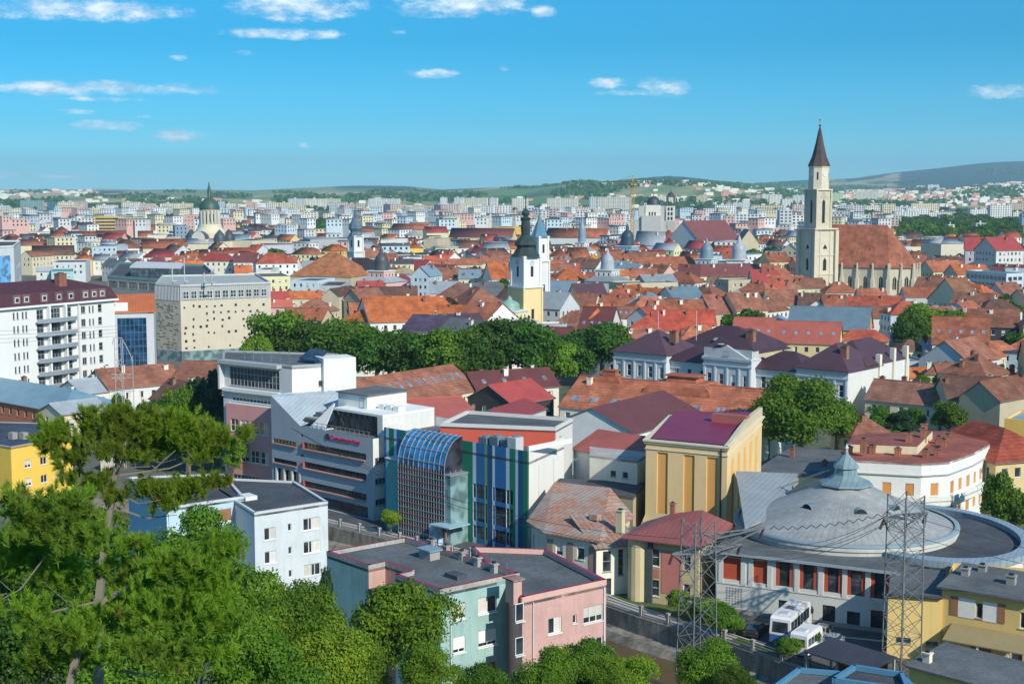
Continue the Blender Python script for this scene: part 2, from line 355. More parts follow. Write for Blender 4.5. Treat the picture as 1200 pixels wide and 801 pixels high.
def skylight(parent, x, y, z, slope, face=0, w=.8, l=1.2):
    key = ('sky', w, l)
    if key not in WC:
        b = MB(); fm = M('paint', (.30,.32,.34)); b.box(-w/2, -l/2, -.05, w/2, l/2, .07, fm)
        b.poly([(-w/2+.08, -l/2+.08, .075), (w/2-.08, -l/2+.08, .075), (w/2-.08, l/2-.08, .075), (-w/2+.08, l/2-.08, .075)], M('glass', (.10,.16,.22))); WC[key] = b.mesh('skylight')
    c = link(bpy.data.objects.new('skylight', WC[key]), parent); c.location = (x, y, z+.05); c.rotation_euler = (math.atan(slope), 0, R(face)); return c
def clipslab(mb, P, th, m, under):
    for p in P: mb.slab([(a, b, c+th) for a, b, c in p], th, m, under)
FOOT = []      # footprints (x, y, radius) of everything hand placed
SKY_TOP = [9999.0]*1300   # column skyline, used to leave out what nobody can see
LAND = []      # (px, py, phrase) landmarks for labels
def note(fr, Lx, Ly, h, margin=0):
    n = max(1, int(Lx/8)); 
    for k in range(n):
        for q in range(max(1, int(Ly/8))):
            p = fr.w((k+.5)*Lx/n, (q+.5)*Ly/max(1, int(Ly/8))); FOOT.append((p.x, p.y, max(4, min(Lx, Ly)/2)+margin))
def cover(fr, Lx, Ly, h):
    """the silhouette's top edge as pixel columns; returns how far it sticks out over what stands nearer"""
    c = [proj(fr.w(x, y, z)) for x in (0, Lx) for y, z in ((0, h), (Ly, h))]
    x0 = min(p[0] for p in c); x1 = max(p[0] for p in c); y = min(p[1] for p in c)
    a, b = max(0, int(x0)), min(1299, int(x1)+1)
    if b <= a: return -1, a, b, y
    vis = max(SKY_TOP[i]-y for i in range(a, b))
    return vis, a, b, y
def stamp(a, b, y):
    for i in range(a, b): SKY_TOP[i] = min(SKY_TOP[i], y)
SIZEW = {}
AUTO = []
def describe(o, wall, roof, kind, size=None, extra=''):
    AUTO.append((o, wall, roof, kind, size, extra))
CN = dict(white='white', warm_white='off-white', cream='cream', pale_yellow='pale yellow', yellow='yellow', ochre='ochre', beige='beige', stone='stone', grey='grey', pale_grey='pale grey',
  concrete='concrete', pale_blue='pale blue', blue='blue', pink='pink', lilac='lilac', teal='teal', brick='brick', terracotta='terracotta', orange='bright orange', brown='brown', dark_brown='dark brown',
  red='red', crimson='crimson', salmon='salmon red', maroon='maroon', plum='dark plum', purple='purple', grey_metal='grey metal', blue_metal='blue-grey metal', copper_green='green copper', tar='dark flat', tar_light='grey flat', rust='rusty', orange_wall='orange', dark='dark', green_wall='green')
METAL = ('crimson', 'salmon', 'maroon', 'plum', 'purple', 'grey_metal', 'blue_metal', 'copper_green')
def rmat(roof):
    if roof in METAL or roof == (.20,.36,.46): return M('metal', roof)
    if roof in ('tar', 'tar_light', 'concrete'): return M('flat', roof)
    if roof == 'rust': return M('rusty')
    return M('tile', roof)
def house(e0, e1, h=9, yr=None, depth=None, kind='g', roof='terracotta', wall='cream', t=.75, ridge='x', chim=2, sky=0, floors=2, wins=None, label=None, name='house', cat='house', group=None,
          z0=0, sp=3.0, ww=1.1, wh=1.5, wst='w', world=False, auto='', parap=.5, rnd=None, fh=3.1):
    rnd = rnd or random.Random(int(e0[0]*7+e0[1]*13))
    P0, P1 = (Vector(e0), Vector(e1)) if world else (W(*e0, h), W(*e1, h))
    fr = Fr(P0, P1, 10)
    if depth is None:
        lo, hi = 2.0, 32.0
        for _ in range(30):
            s = (lo+hi)/2; p = proj(fr.w(fr.Lx/2, s, h+(0 if kind == 'f' else s*t)))
            if p[1] > yr: lo = s
            else: hi = s
        depth = max(5, 2*lo if kind != 's' else lo)
        if kind == 'f': depth = max(6, lo)
    Lx, Ly = fr.Lx, depth
    root = empty(name, fr.P0 if not z0 else (fr.P0.x, fr.P0.y, z0), fr.ang, label, cat, group)
    if label is None: describe(root, wall, roof, kind, None, auto)
    h0 = h - z0
    P, zf = roof_fn(kind, Lx, Ly, h0, t, ridge)
    D = fr.w(Lx/2, 0).y
    if wins is None:
        wins = {}
        cx = fr.w(Lx/2, 0); 
        for k, (o, d, nrm, L, rot) in faces(Lx, Ly).items():
            pm = fr.w(o[0]+d[0]*L/2, o[1]+d[1]*L/2); nx = fr.c*nrm[0]-fr.s*nrm[1]; ny = fr.s*nrm[0]+fr.c*nrm[1]
            if nx*pm.x+ny*pm.y < -.12*pm.length and L > 2.5 and (D < 900 or floors > 3): wins[k] = grid(L, h0, floors, sp, ww, wh, fh, style=wst)
    wm_ = M('plaster', wall) if wall != 'brick' else M('brickwall', 'brick')
    mb = shell(root, Lx, Ly, h0-.02, wm_, wins)
    pr = None
    if kind == 'g' :
        if ridge == 'x':
            for x in (0, Lx): mb.poly([(x, 0, h0-.02), (x, Ly, h0-.02), (x, Ly/2, h0+t*Ly/2-.03)][::(1 if x else -1)], wm_)
        else:
            for y in (0, Ly): mb.poly([(0, y, h0-.02), (Lx, y, h0-.02), (Lx/2, y, h0+t*Lx/2-.03)][::(-1 if y else 1)], wm_)
    if kind == 's':
        for x in (0, Lx): mb.poly([(x, 0, h0-.02), (x, Ly, h0-.02), (x, Ly, h0+t*Ly-.03)], wm_)
        mb.poly([(Lx, Ly, h0-.02), (0, Ly, h0-.02), (0, Ly, h0+t*Ly-.03), (Lx, Ly, h0+t*Ly-.03)], wm_)
    if kind == 'f' and parap:
        w = .3
        for (a, b, c, d) in ((0,0,Lx,w),(0,Ly-w,Lx,Ly),(0,w,w,Ly-w),(Lx-w,w,Lx,Ly-w)): mb.box(a, b, h0-.02, c, d, h0+parap, wm_, M('paint', (.5,.5,.5)))
    mb.build('wall', root)
    rb = MB(); rm = rmat(roof)
    if kind == 'f': rb.box(.3 if parap else -.2, .3 if parap else -.2, h0-.3, Lx-.3 if parap else Lx+.2, Ly-.3 if parap else Ly+.2, h0+.06, rm)
    else:
        clipslab(rb, P, .14, rm, M('paint', (.25,.2,.17)))
        if kind == 'g' and ridge == 'x': rb.beam((-.35, Ly/2, zf(0, Ly/2)+.16), (Lx+.35, Ly/2, zf(0, Ly/2)+.16), .3, rm)
    ro = rb.build('roof', root)
    for k in range(chim):
        x = Lx*(k+.5+rnd.uniform(-.25, .25))/chim; y = Ly*(.5+rnd.choice((-.12, .1, .16))) if kind != 'f' else Ly*rnd.uniform(.3, .8)
        chimney(ro, x, y, zf(x, y), rnd.choice((1.1, 1.5, 1.8)), rnd.choice((.7, 1.0)), None if rnd.random() < .6 else M('plaster', 'warm_white'))
    for k in range(sky):
        x = Lx*(k+.5)/sky; y = Ly*.22; skylight(ro, x, y, zf(x, y)+.14, t)
    note(fr, Lx, Ly, h)
    v, a, b, y = cover(fr, Lx, Ly, h)
    root['px'] = [float(q) for q in proj(fr.w(Lx/2, Ly/3, h))]
    return root, fr, ro
# ================================================================ ground, river, hills
def simple(name, mat): return mat
def ground_mat():
    m, nt, ln, b = base_mat('ground'); tc = N(nt, 'ShaderNodeNewGeometry').outputs['Position']
    a = noise_tex(nt, ln, tc, .02, 4); f = noise_tex(nt, ln, tc, .35, 4)
    o = mix_rgb(nt, ln, ramp(nt, ln, a, .42, .55), (.11, .11, .105), (.05, .085, .028)); o = mix_rgb(nt, ln, ramp(nt, ln, f, .35, .7, 0, .6), o, (.2, .18, .14))
    ln.new(o, b.inputs['Base Color']); b.inputs['Roughness'].default_value = .95; return m
def asphalt_mat(c=(.06,.062,.066)):
    m, nt, ln, b = base_mat('asphalt'); tc = N(nt, 'ShaderNodeNewGeometry').outputs['Position']
    o = mix_rgb(nt, ln, ramp(nt, ln, noise_tex(nt, ln, tc, .3, 5), .3, .7), c, tuple(x*2 for x in c)); o = mix_rgb(nt, ln, ramp(nt, ln, noise_tex(nt, ln, tc, 5, 3), .4, .7, 0, .5), o, tuple(x*.6 for x in c))
    ln.new(o, b.inputs['Base Color']); b.inputs['Roughness'].default_value = .9; return m
def grass_mat(c=(.05,.10,.02)):
    m, nt, ln, b = base_mat('grass'); tc = N(nt, 'ShaderNodeNewGeometry').outputs['Position']
    o = mix_rgb(nt, ln, ramp(nt, ln, noise_tex(nt, ln, tc, .5, 5), .3, .7), c, (.09,.12,.03)); o = mix_rgb(nt, ln, ramp(nt, ln, noise_tex(nt, ln, tc, .9, 5), .55, .75), o, (.16,.13,.08))
    ln.new(o, b.inputs['Base Color']); b.inputs['Roughness'].default_value = .95; return m
def concrete_wall_mat():
    m, nt, ln, b = base_mat('stained_concrete'); tc = N(nt, 'ShaderNodeNewGeometry').outputs['Position']
    s = noise_tex(nt, ln, tc, .8, 5, .7, (1, 1, .25)); f = noise_tex(nt, ln, tc, .25, 4); g = noise_tex(nt, ln, tc, 3, 4)
    o = mix_rgb(nt, ln, ramp(nt, ln, s, .35, .65), (.33,.30,.25), (.14,.125,.10)); o = mix_rgb(nt, ln, ramp(nt, ln, f, .5, .7, 0, .6), o, (.17,.13,.09)); o = mix_rgb(nt, ln, ramp(nt, ln, g, .5, .7, 0, .4), o, (.06,.055,.05))
    ln.new(o, b.inputs['Base Color']); b.inputs['Roughness'].default_value = .95; return m
GM, ASPH, GRASS, CONC = ground_mat(), asphalt_mat(), grass_mat(), concrete_wall_mat()
far_edge = [Vector((-900, 690)), Vector((-300, 372)), Vector((-91, 259)), Vector((-32, 223)), Vector((-16, 207)), Vector((0.5, 189)), Vector((9.8, 171.5)), Vector((30, 147)), Vector((75, 96)), Vector((160, 0)), Vector((330, -200))]
W0 = W(388, 600); 
fe = [Vector(W(x, y)[:2]) for x, y in ((400, 618), (470, 634), (620, 668), (712, 708), (753, 722), (851, 751), (918, 775))]
d0 = (fe[0]-fe[2]).normalized(); d1 = (fe[-1]-fe[-3]).normalized()
d0b = Vector((-.86, .51))
far_edge = [fe[0]+d0*18+d0b*900, fe[0]+d0*18+d0b*300, fe[0]+d0*18] + fe + [fe[-1]+d1*60, fe[-1]+d1*260]
def offset(pl, dist):
    out = []
    for i, p in enumerate(pl):
        a = pl[max(0, i-1)]; b = pl[min(len(pl)-1, i+1)]; d = (b-a).normalized(); out.append(p+Vector((-d.y, d.x))*(-dist))
    return out
near_edge = offset(far_edge, 18)
mb = MB(); fe_, ne_ = far_edge, near_edge
n = len(fe_)
outer = [Vector((-9000, 4200))] + [Vector((-6000+12000*i/(n-2), 4200)) for i in range(n-2)] + [Vector((9000, 4200))]
for i in range(n-1): mb.poly([(*fe_[i], 0), (*fe_[i+1], 0), (*outer[i+1], 0), (*outer[i], 0)], GM)
mb.poly([(*fe_[-1], 0), (9000, -600, 0), (*outer[-1], 0)], GM); mb.poly([(-9000, 1200, 0), (*fe_[0], 0), (*outer[0], 0)], GM)
tag(mb.build('ground'), kind='structure')
mb = MB()
for i in range(n-1): mb.poly([(*ne_[i+1], 0), (*ne_[i], 0), (-3000 if i < 3 else -400+i*10, -600+i, 0), (-400+(i+1)*10, -599+i, 0)], GM)
tag(mb.build('near_bank_ground'), kind='structure')
wm_ = None
m, nt, ln, bb = base_mat('river_water'); bb.inputs['Base Color'].default_value = (.12,.085,.042,1); bb.inputs['Roughness'].default_value = .4; bb.inputs['Specular IOR Level'].default_value = .12
bu = N(nt, 'ShaderNodeBump'); bu.inputs['Strength'].default_value = .25; ln.new(noise_tex(nt, ln, N(nt, 'ShaderNodeNewGeometry').outputs['Position'], 1.2, 4), bu.inputs['Height']); ln.new(bu.outputs[0], bb.inputs['Normal'])
mb = MB()
for i in range(n-1): mb.poly([(*ne_[i], -3.1), (*ne_[i+1], -3.1), (*fe_[i+1], -3.1), (*fe_[i], -3.1)], m)
tag(mb.build('river'), kind='structure')
# stepped embankments: quay wall, ledge, lower sloped wall
mb = MB(); e1 = offset(far_edge, .6); e2 = offset(far_edge, 2.0); e3 = offset(far_edge, 2.8)
for i in range(n-1):
    mb.poly([(*e1[i], 0), (*e1[i+1], 0), (*fe_[i+1], 0), (*fe_[i], 0)], CONC)
    mb.poly([(*e1[i], -2.1), (*e1[i+1], -2.1), (*e1[i+1], 0.0), (*e1[i], 0.0)], CONC)
    mb.poly([(*e2[i], -2.2), (*e2[i+1], -2.2), (*e1[i+1], -2.1), (*e1[i], -2.1)], CONC)
    mb.poly([(*e3[i], -3.4), (*e3[i+1], -3.4), (*e2[i+1], -2.2), (*e2[i], -2.2)], CONC)
    mb.poly([(*ne_[i+1], -3.4), (*ne_[i], -3.4), (*ne_[i], 0), (*ne_[i+1], 0)], CONC)
tag(mb.build('embankment'), kind='structure')
# quay parapet with concrete posts and pipe rails, on the far bank
qw = empty('riverside_railing', (0, 0, 0), 0, 'concrete post and pipe railing along the top of the river wall', 'railing')
mb = MB(); line = [p for p in offset(far_edge, .25)][2:11]; posts = []
acc = 0
for a, b in zip(line[:-1], line[1:]):
    L = (b-a).length; k = 0
    nn = max(1, int(L/3.4))
    for q in range(nn): posts.append(a+(b-a)*q/nn)
prev = None
pm = {}
for p in posts[:110]:
    if 'post' not in pm:
        b2 = MB(); b2.box(-.18, -.18, 0, .18, .18, 1.25, M('plaster', 'concrete')); b2.box(-.23, -.23, 1.25, .23, .23, 1.4, M('plaster', 'concrete')); pm['post'] = b2.mesh('post')
    o = link(bpy.data.objects.new('post', pm['post']), qw); o.location = (p.x, p.y, 0); o.rotation_euler = (0, 0, math.atan2(d1.y, d1.x))
    if prev is not None:
        for z in (.4, .75, 1.1): mb.beam((*prev, z), (*p, z), .07, M('paint', (.16,.15,.14)))
        mb.beam((prev.x, prev.y, .12), (p.x, p.y, .12), .28, M('plaster', 'concrete'))
    prev = p
mb.build('rail', qw)
# riverside street: kerb, road, line
def strip(pl, a, b, z, name, mat):
    A = offset(pl, -a); B = offset(pl, -b); mb = MB()
    for i in range(2, len(pl)-2): mb.poly([(*A[i], z), (*A[i+1], z), (*B[i+1], z), (*B[i], z)], mat)
    return tag(mb.build(name), kind='structure')
strip(far_edge[:10], 0, 2.2, .012, 'pavement', M('plaster', 'concrete')); strip(far_edge[:10], 2.2, 9.5, .004, 'riverside_road', ASPH)
A = offset(far_edge, -2.2); mb = MB()
for i in range(2, len(A)-3): mb.beam((*A[i], .03), (*A[i+1], .03), .2, M('plaster', 'pale_grey'))
tag(mb.build('kerb'), kind='structure')
# yard before the round theatre
mb = MB(); yp = [W(*p) for p in ((838, 722), (1045, 742), (1090, 801), (930, 781), (835, 748))]
mb.poly([(p.x, p.y, .008) for p in yp][::-1], ASPH); tag(mb.build('yard'), kind='structure')
mb = MB(); yp = [W(*p) for p in ((720, 690), (838, 722), (915, 768), (850, 749), (714, 704))]
mb.poly([(p.x, p.y, .010) for p in yp][::-1], GRASS); tag(mb.build('lawn'), kind='structure')
mb = MB(); a, b = W(925, 740), W(1040, 752); mb.beam((a.x, a.y, .07), (b.x, b.y, .07), .14, M('plaster', 'pale_grey')); tag(mb.build('kerb'), kind='structure')
# the hillside the photographer stands on
def hill_z(x, y):
    z = 47.5-y*.415+min(0, x)*.02+noise.noise(Vector((x*.03, y*.03, 0)))*1.5
    return max(-.3, min(47.6, z))
mb = MB(); gx = list(range(-260, 261, 10)); gy = list(range(-80, 131, 10)); idx = {}
for i, x in enumerate(gx):
    for j, y in enumerate(gy): idx[i, j] = len(mb.v); mb.v.append((x, y, hill_z(x, y)))
k = mb.mat(GRASS)
for i in range(len(gx)-1):
    for j in range(len(gy)-1): mb.f.append((idx[i, j], idx[i+1, j], idx[i+1, j+1], idx[i, j+1])); mb.mi.append(k)
o = mb.build('hillside', smooth=True); tag(o, kind='structure')
# distant hills, a terrain in front of the horizon
def interp(tab, x):
    for (a, va), (b, vb) in zip(tab[:-1], tab[1:]):
        if a <= x <= b: return va+(vb-va)*(x-a)/(b-a)
    return tab[0][1] if x < tab[0][0] else tab[-1][1]
RIDGE = [(-500,223),(0,222),(100,222),(128,221),(160,222.5),(230,222),(300,223),(370,219.5),(415,217.5),(475,218),(520,222),(580,219.5),(610,218),(700,214.5),(740,209.5),(780,206.5),(803,207.5),(850,213),(880,215),(930,211.5),(1000,209),(1040,203),(1100,197),(1150,191),(1200,189),(1300,184),(1700,180)]
RD = [(-500,9500),(300,9500),(600,8600),(760,7200),(860,7600),(900,9500),(1000,10500),(1700,12500)]
MIDR = [(-500,232),(0,230),(60,227),(150,226.5),(200,225),(300,226),(420,224),(520,226),(600,221),(650,217.5),(720,217),(800,213),(860,219),(950,226),(1100,222),(1200,215),(1700,212)]
def hill_mat():
    m, nt, ln, b = base_mat('hills'); tc = N(nt, 'ShaderNodeNewGeometry').outputs['Position']
    a = noise_tex(nt, ln, tc, 1, 4, .6, (.0009, .00035, .0)); f = noise_tex(nt, ln, tc, 1, 5, .6, (.004, .0016, .0)); g = noise_tex(nt, ln, tc, 1, 3, .6, (.0014, .0008, 0))
    o = mix_rgb(nt, ln, ramp(nt, ln, a, .44, .50), (.42,.36,.17), (.12,.23,.05)); o = mix_rgb(nt, ln, ramp(nt, ln, f, .52, .60, 0, .7), o, (.03,.075,.022)); o = mix_rgb(nt, ln, ramp(nt, ln, g, .56, .62, 0, .8), o, (.035,.08,.03))
    at = N(nt, 'ShaderNodeAttribute'); at.attribute_name = 'woodland'; ad = N(nt, 'ShaderNodeMath', operation='ADD'); ln.new(at.outputs['Fac'], ad.inputs[0]); ln.new(ramp(nt, ln, f, .3, .7, -.35, .35), ad.inputs[1]); o = mix_rgb(nt, ln, ramp(nt, ln, ad.outputs[0], .45, .6), o, (.006,.055,.055))
    at2 = N(nt, 'ShaderNodeAttribute'); at2.attribute_name = 'dry_fields'; ml = N(nt, 'ShaderNodeMath', operation='MULTIPLY'); ln.new(at2.outputs['Fac'], ml.inputs[0]); ln.new(ramp(nt, ln, a, .38, .52, 1, .25), ml.inputs[1]); o = mix_rgb(nt, ln, ml.outputs[0], o, (.46,.38,.22))
    ln.new(o, b.inputs['Base Color']); b.inputs['Roughness'].default_value = 1; return m
HM = hill_mat(); HW = M('plaster', (.02,.045,.025))
mb = MB(); cols = list(range(-500, 1701, 20)); Ds = [3200, 3600, 4000, 4500, 5000, 5500, 6000, 6600, 7200, 7800, 8600, 9500, 10500, 12500, 15000]; NT = 24; idx = {}
def terr(px, tt):
    Dr = interp(RD, px); D = 3300+(Dr-3300)*tt
    zr = H+(YH-interp(RIDGE, px))*Dr/F; Dm = 3300+(Dr-3300)*.55; zm = H+(YH-interp(MIDR, px))*Dm/F
    if tt <= .55: s = tt/.55; z = -3+(zm+3)*(s*s*(3-2*s))
    elif tt <= 1: s = (tt-.55)/.45; z = zm+(zr-zm)*(s**1.5)+(-8*math.sin(s*math.pi))
    else: z = zr-(tt-1)*Dr*.05; D = Dr+(tt-1)*Dr
    z += noise.noise(Vector((px*.02, tt*5, 3)))*6*max(0, min(tt, 1-tt))*4
    return Vector(((px-600)*D/F, D, z))
ts = [i/20 for i in range(21)]+[1.06, 1.3]
for i, c in enumerate(cols):
    for j, t_ in enumerate(ts): idx[i, j] = len(mb.v); mb.v.append(tuple(terr(c, t_)))
k = mb.mat(HM); wv_ = {}
for i in range(len(cols)-1):
    for j in range(len(ts)-1):
        c = cols[i]; tt = ts[j]
        wood = (700 < c < 870 and tt > .8) or (c > 1040 and tt > .42 and tt < .97) or (100 < c < 150 and .5 < tt < .9 )or (380 < c < 500 and tt > .85) or (c > 880 and tt > .85 and noise.noise(Vector((c*.02, tt*4, 0))) > -.1)
        mb.f.append((idx[i, j], idx[i+1, j], idx[i+1, j+1], idx[i, j+1])); mb.mi.append(k)
        if wood:
            for q in (idx[i, j], idx[i, j+1]): wv_[q] = 1.0
o = mb.build('hills', smooth=True); at_ = o.data.attributes.new('woodland', 'FLOAT', 'POINT'); at_.data.foreach_set('value', [wv_.get(q, 0.0) for q in range(len(mb.v))])
at_ = o.data.attributes.new('dry_fields', 'FLOAT', 'POINT'); at_.data.foreach_set('value', [(.9 if cols[q//len(ts)] < 400 and q % len(ts) > 6 else .35 if 560 < cols[q//len(ts)] < 900 and q % len(ts) > 14 else 0.0)*(0 if wv_.get(q) else 1) for q in range(len(mb.v))]); tag(o, kind='structure')
# ================================================================ hand built neighbours of the river
class Bld:
    """polygonal building: pts are pixels of the top edge at height h (front edge first, going round counter-clockwise)"""
    def __init__(s, name, label, cat, pts, h, world=False, hs=None, group=None):
        w = [Vector(p[:2]) if world else Vector(W(p[0], p[1], h)[:2]) for p in pts]
        s.fr = Fr(w[0], w[1], 10); s.h = h
        c, sn = s.fr.c, s.fr.s; s.pts = [(c*(q.x-w[0].x)+sn*(q.y-w[0].y), -sn*(q.x-w[0].x)+c*(q.y-w[0].y)) for q in w]
        s.root = empty(name, (w[0].x, w[0].y, 0), s.fr.ang, label, cat, group)
        xs = [p[0] for p in s.pts]; ys = [p[1] for p in s.pts]; f2 = Fr(s.fr.w(min(xs), min(ys)), s.fr.w(max(xs), min(ys)), max(ys)-min(ys))
        note(f2, max(xs)-min(xs), max(ys)-min(ys), h, 1); COV.append((f2.w((max(xs)-min(xs))/2, 0).y, f2, max(xs)-min(xs), max(ys)-min(ys), h))
    def loc(s, p):
        q = Vector(p[:2])-s.fr.P0.xy; return (s.fr.c*q.x+s.fr.s*q.y, -s.fr.s*q.x+s.fr.c*q.y)
    def edges(s, pts=None):
        pts = pts or s.pts; n = len(pts); out = []
        for i in range(n):
            a, b = Vector(pts[i]), Vector(pts[(i+1) % n]); d = (b-a); L = d.length; d /= L
            out.append(((a.x, a.y), (d.x, d.y), (d.y, -d.x), L, math.degrees(math.atan2(d.y, d.x))))
        return out
    def shell(s, mat, wins={}, z0=0, z1=None, mats={}, pts=None, name='wall', rev=.22, build=True, mb=None):
        mb = mb or MB(); z1 = s.h if z1 is None else z1
        for i, e in enumerate(s.edges(pts)):
            rr = wall_face(mb, e[0], e[1], e[2], e[3], z0, z1, wins.get(i, []), mats.get(i, mat), rev); put_windows(s.root, e, rr)
        if build: return mb.build(name, s.root)
        return mb
    def flat(s, mat, z=None, pts=None, par=.5, pm=None, pw=.3, name='roof', pmat=None):
        pts = pts or s.pts; z = s.h if z is None else z; mb = MB(); mb.prism(pts, z-.35, z-.1 if par else z+.02, mat)
        ro = mb.build(name, s.root)
        if par:
            mb = MB()
            for (o, d, nr, L, rot) in s.edges(pts):
                a = Vector(o); b = a+Vector(d)*L; n_ = Vector(nr)
                q = [a+n_*.04, b+n_*.04, b-n_*pw, a-n_*pw]
                mb.prism([(p.x, p.y) for p in q], z-.1 if False else z-.05, z+par, pm or M('plaster', 'pale_grey'), pmat)
            mb.build('parapet', s.root)
        return ro
COV = []
_house = house
def house(*a, **k):
    r, fr, ro = _house(*a, **k)
    h = k.get('h', a[2] if len(a) > 2 else 9)
    b = [c for c in r.children if c.name.startswith('wall')]
    return r, fr, ro
def addcov(fr, Lx, Ly, h): COV.append((fr.w(Lx/2, 0).y, fr, Lx, Ly, h))
P = lambda c, d=.5: M('plaster', c, d)
# --- teal and pink riverside flats (one building in two colours)
def riverside_flats():
    b = Bld('apartment_block', 'teal flat-roofed apartment block with magenta roof edging, left half of the joined pair', 'apartment block', [(383,649.5),(516,694.5),(608.4,675),(475,633)], 15)
    L0 = b.edges()[0][3]; L1 = b.edges()[1][3]
    wr = [(2.0, 15-2.75-3.04*k, 1.35, 1.5, 'w' if k != 1 else 's') for k in range(4)] + [(5.15, 15-2.75-3.04*k, 2.1, 1.55, ('w', 's', 'b', 'w')[k]) for k in range(4)]
    x, y = b.pts[1]; e1 = b.edges()[1]
    # notch with a loggia in the left face
    def Sx(px):
        lo, hi = 0, L0
        for _ in range(30):
            m_ = (lo+hi)/2
            if proj(b.fr.w(m_, 0, 15))[0] < px: lo = m_
            else: hi = m_
        return lo
    nx0, nx1 = Sx(432), Sx(463)
    pts = [b.pts[0], (nx0, 0), (nx0, 1.9), (nx1, 1.9), (nx1, 0), b.pts[1], b.pts[2], b.pts[3]]
    b.shell(P((.40,.60,.58), .95), {5: wr, 0: [(3, 15-7.5, .01, .01, 'hole')], 2: [(2.2, 10.6, 1.6, 2.2, 'g'), (4.2, 10.9, 1.2, 1.6, 'w'), (2.2, 7.5, 1.6, 2.2, 'g')]}, pts=pts, mats={1: P((.66,.41,.36), .6), 2: P((.66,.41,.36), .6), 3: P((.66,.41,.36), .6)})
    mg = M('paint', (.30,.04,.09)); ro = b.flat(M('flat', 'tar_light'), pts=pts, par=.35, pm=M('flat', 'concrete'), pmat=mg, pw=.32)
    mb = MB(); mb.box(nx0, -.05, 12.9, nx1, 1.9, 13.1, M('flat', 'tar')); mb.build('loggia_roof', b.root)
    mb = MB(); mb.box(nx0, .1, 9.0, nx1, 1.9, 9.15, P('concrete')); mb.box(nx0, .1, 9.15, nx1, .25, 10.1, P('pink')); mb.build('loggia_balcony', b.root)
    # rooftop bits
    mb = MB(); mb.box(6.5, 6.2, 14.9, 8.2, 7.4, 15.75, P('concrete')); mb.box(6.3, 6.0, 15.75, 8.4, 7.6, 15.9, M('metal', 'blue_metal')); mb.build('roof_hatch', ro)
    mb = MB(); mb.box(13.4, 3.8, 14.9, 15.2, 5.0, 15.3, M('flat', 'tar')); mb.build('vent_box', ro)
    for k in range(5): chimney(ro, 4.5+2.7*k, 9.3-.3*k, 15.0, .9, .6, P('concrete'))
    for k in range(7):
        mb = MB(); xx, yy = 3+2.2*k, 8.9; mb.beam((xx, yy, 14.9), (xx, yy, 16.3), .05, M('steel', 'grey_metal')); mb.beam((xx-.4, yy, 16.2), (xx+.4, yy, 16.2), .04, M('steel', 'grey_metal')); mb.build('antenna', ro)
    # stair strip between the halves
    mb = MB(); ex, ey = b.pts[2]; o, d, nr, L, rot = e1
    p = Bld('apartment_block', 'pink flat-roofed apartment block with magenta roof edging, right half of the joined pair', 'apartment block', [(612,705),(710.4,684),(640,648),(552,645)], 14.2)
    wr = []
    for k in range(4):
        wr += [(4.0, 14.2-3.5-3.04*k, 1.5, 1.5, 'w'), (7.0-.5, 14.2-3.0-3.04*k, .45, .8, 'w'), (9.9-1.0, 14.2-3.3-3.04*k, 2.3, 1.55, 'w')]
    wr = [(q[0]/9.5*p.edges()[0][3]*.9,)+q[1:] for q in wr]
    W0_, E0 = p.edges()[0], None
    p.shell(P((.66,.41,.38), .9), {0: wr}); ro = p.flat(M('flat', 'tar_light'), par=.45, pm=P('pink'), pmat=mg)
    mb = MB(); mb.box(-.5, .6, 13.9, .4, 1.8, 16.0, P('pink')); mb.box(-.7, .4, 16.0, .7, 2.0, 16.12, M('rusty')); mb.build('stair_tower', p.root)
    for bb_, e_ in ((b, 1), (p, 0)):
        for s_ in (.12, .97):
            o, d, nr, L_, rot = bb_.edges()[e_]; q = Vector(o)+Vector(d)*L_*s_+Vector(nr)*.08; mb = MB(); mb.beam((*q, 0), (*q, 14), .11, P('pale_grey', .6)); mb.build('downpipe', bb_.root)
    for z in (15-2.4-3.04*k for k in range(5)):
        w = link(bpy.data.objects.new('window', win_mesh(.9, 1.6, 'w')), p.root); w.location = (-.05-.35, -.25, z)
    return b, p
B_teal, B_pink = riverside_flats()
# --- pale blue block on the left
def pale_block():
    b = Bld('apartment_block', 'pale blue four-storey flats with brown shutters behind the pine', 'apartment block', [(298,602),(384,589),(345,565),(232,560)], 12)
    L = b.edges()[0][3]; wr = []
    for k in range(4): wr += [(L*.2, 12-3.4-2.85*k, 1.5, 1.5, 'w'), (L*.47, 12-2.7-2.85*k, .5, .9, 'w'), (L*.77, 12-3.0-2.85*k, 2.3, 1.5, 'w')]
    b.shell(P((.64,.70,.73), .5), {0: wr}); ro = b.flat(M('flat', 'tar'), par=.2, pm=P('pale_grey'))
    c = Bld('apartment_block', 'light blue left wing of the flats with wooden shutters, half hidden by pine branches', 'apartment block', [(195,596),(286,583),(262,556),(150,560)], 12.3)
    L = c.edges()[0][3]; wr = []
    for k in range(3): wr += [(L*.37, 12.3-2.9-2.85*k, 1.6, 1.5, 'b'), (L*.72, 12.3-2.6-2.85*k, 2.4, 1.6, 'b')]
    c.shell(P((.50,.67,.76), .5), {0: wr}); ro = c.flat(M('flat', 'tar'), par=.2, pm=P('pale_grey'))
    for x, y in ((3, 6), (7, 8), (10, 7.5), (12, 8)): chimney(ro, x, y, 12.3, 1.2, .9)
    mb = MB(); mb.box(L+.1, -.2, 0, L+1.7, 2, 12.4, FRAME); mb.build('stair_strip', c.root)
    for k in range(4):
        w = link(bpy.data.objects.new('window', win_mesh(1.1, 1.7, 'w')), c.root); w.location = (L+.9, -.36, 12.4-2.3-2.85*k)
pale_block()
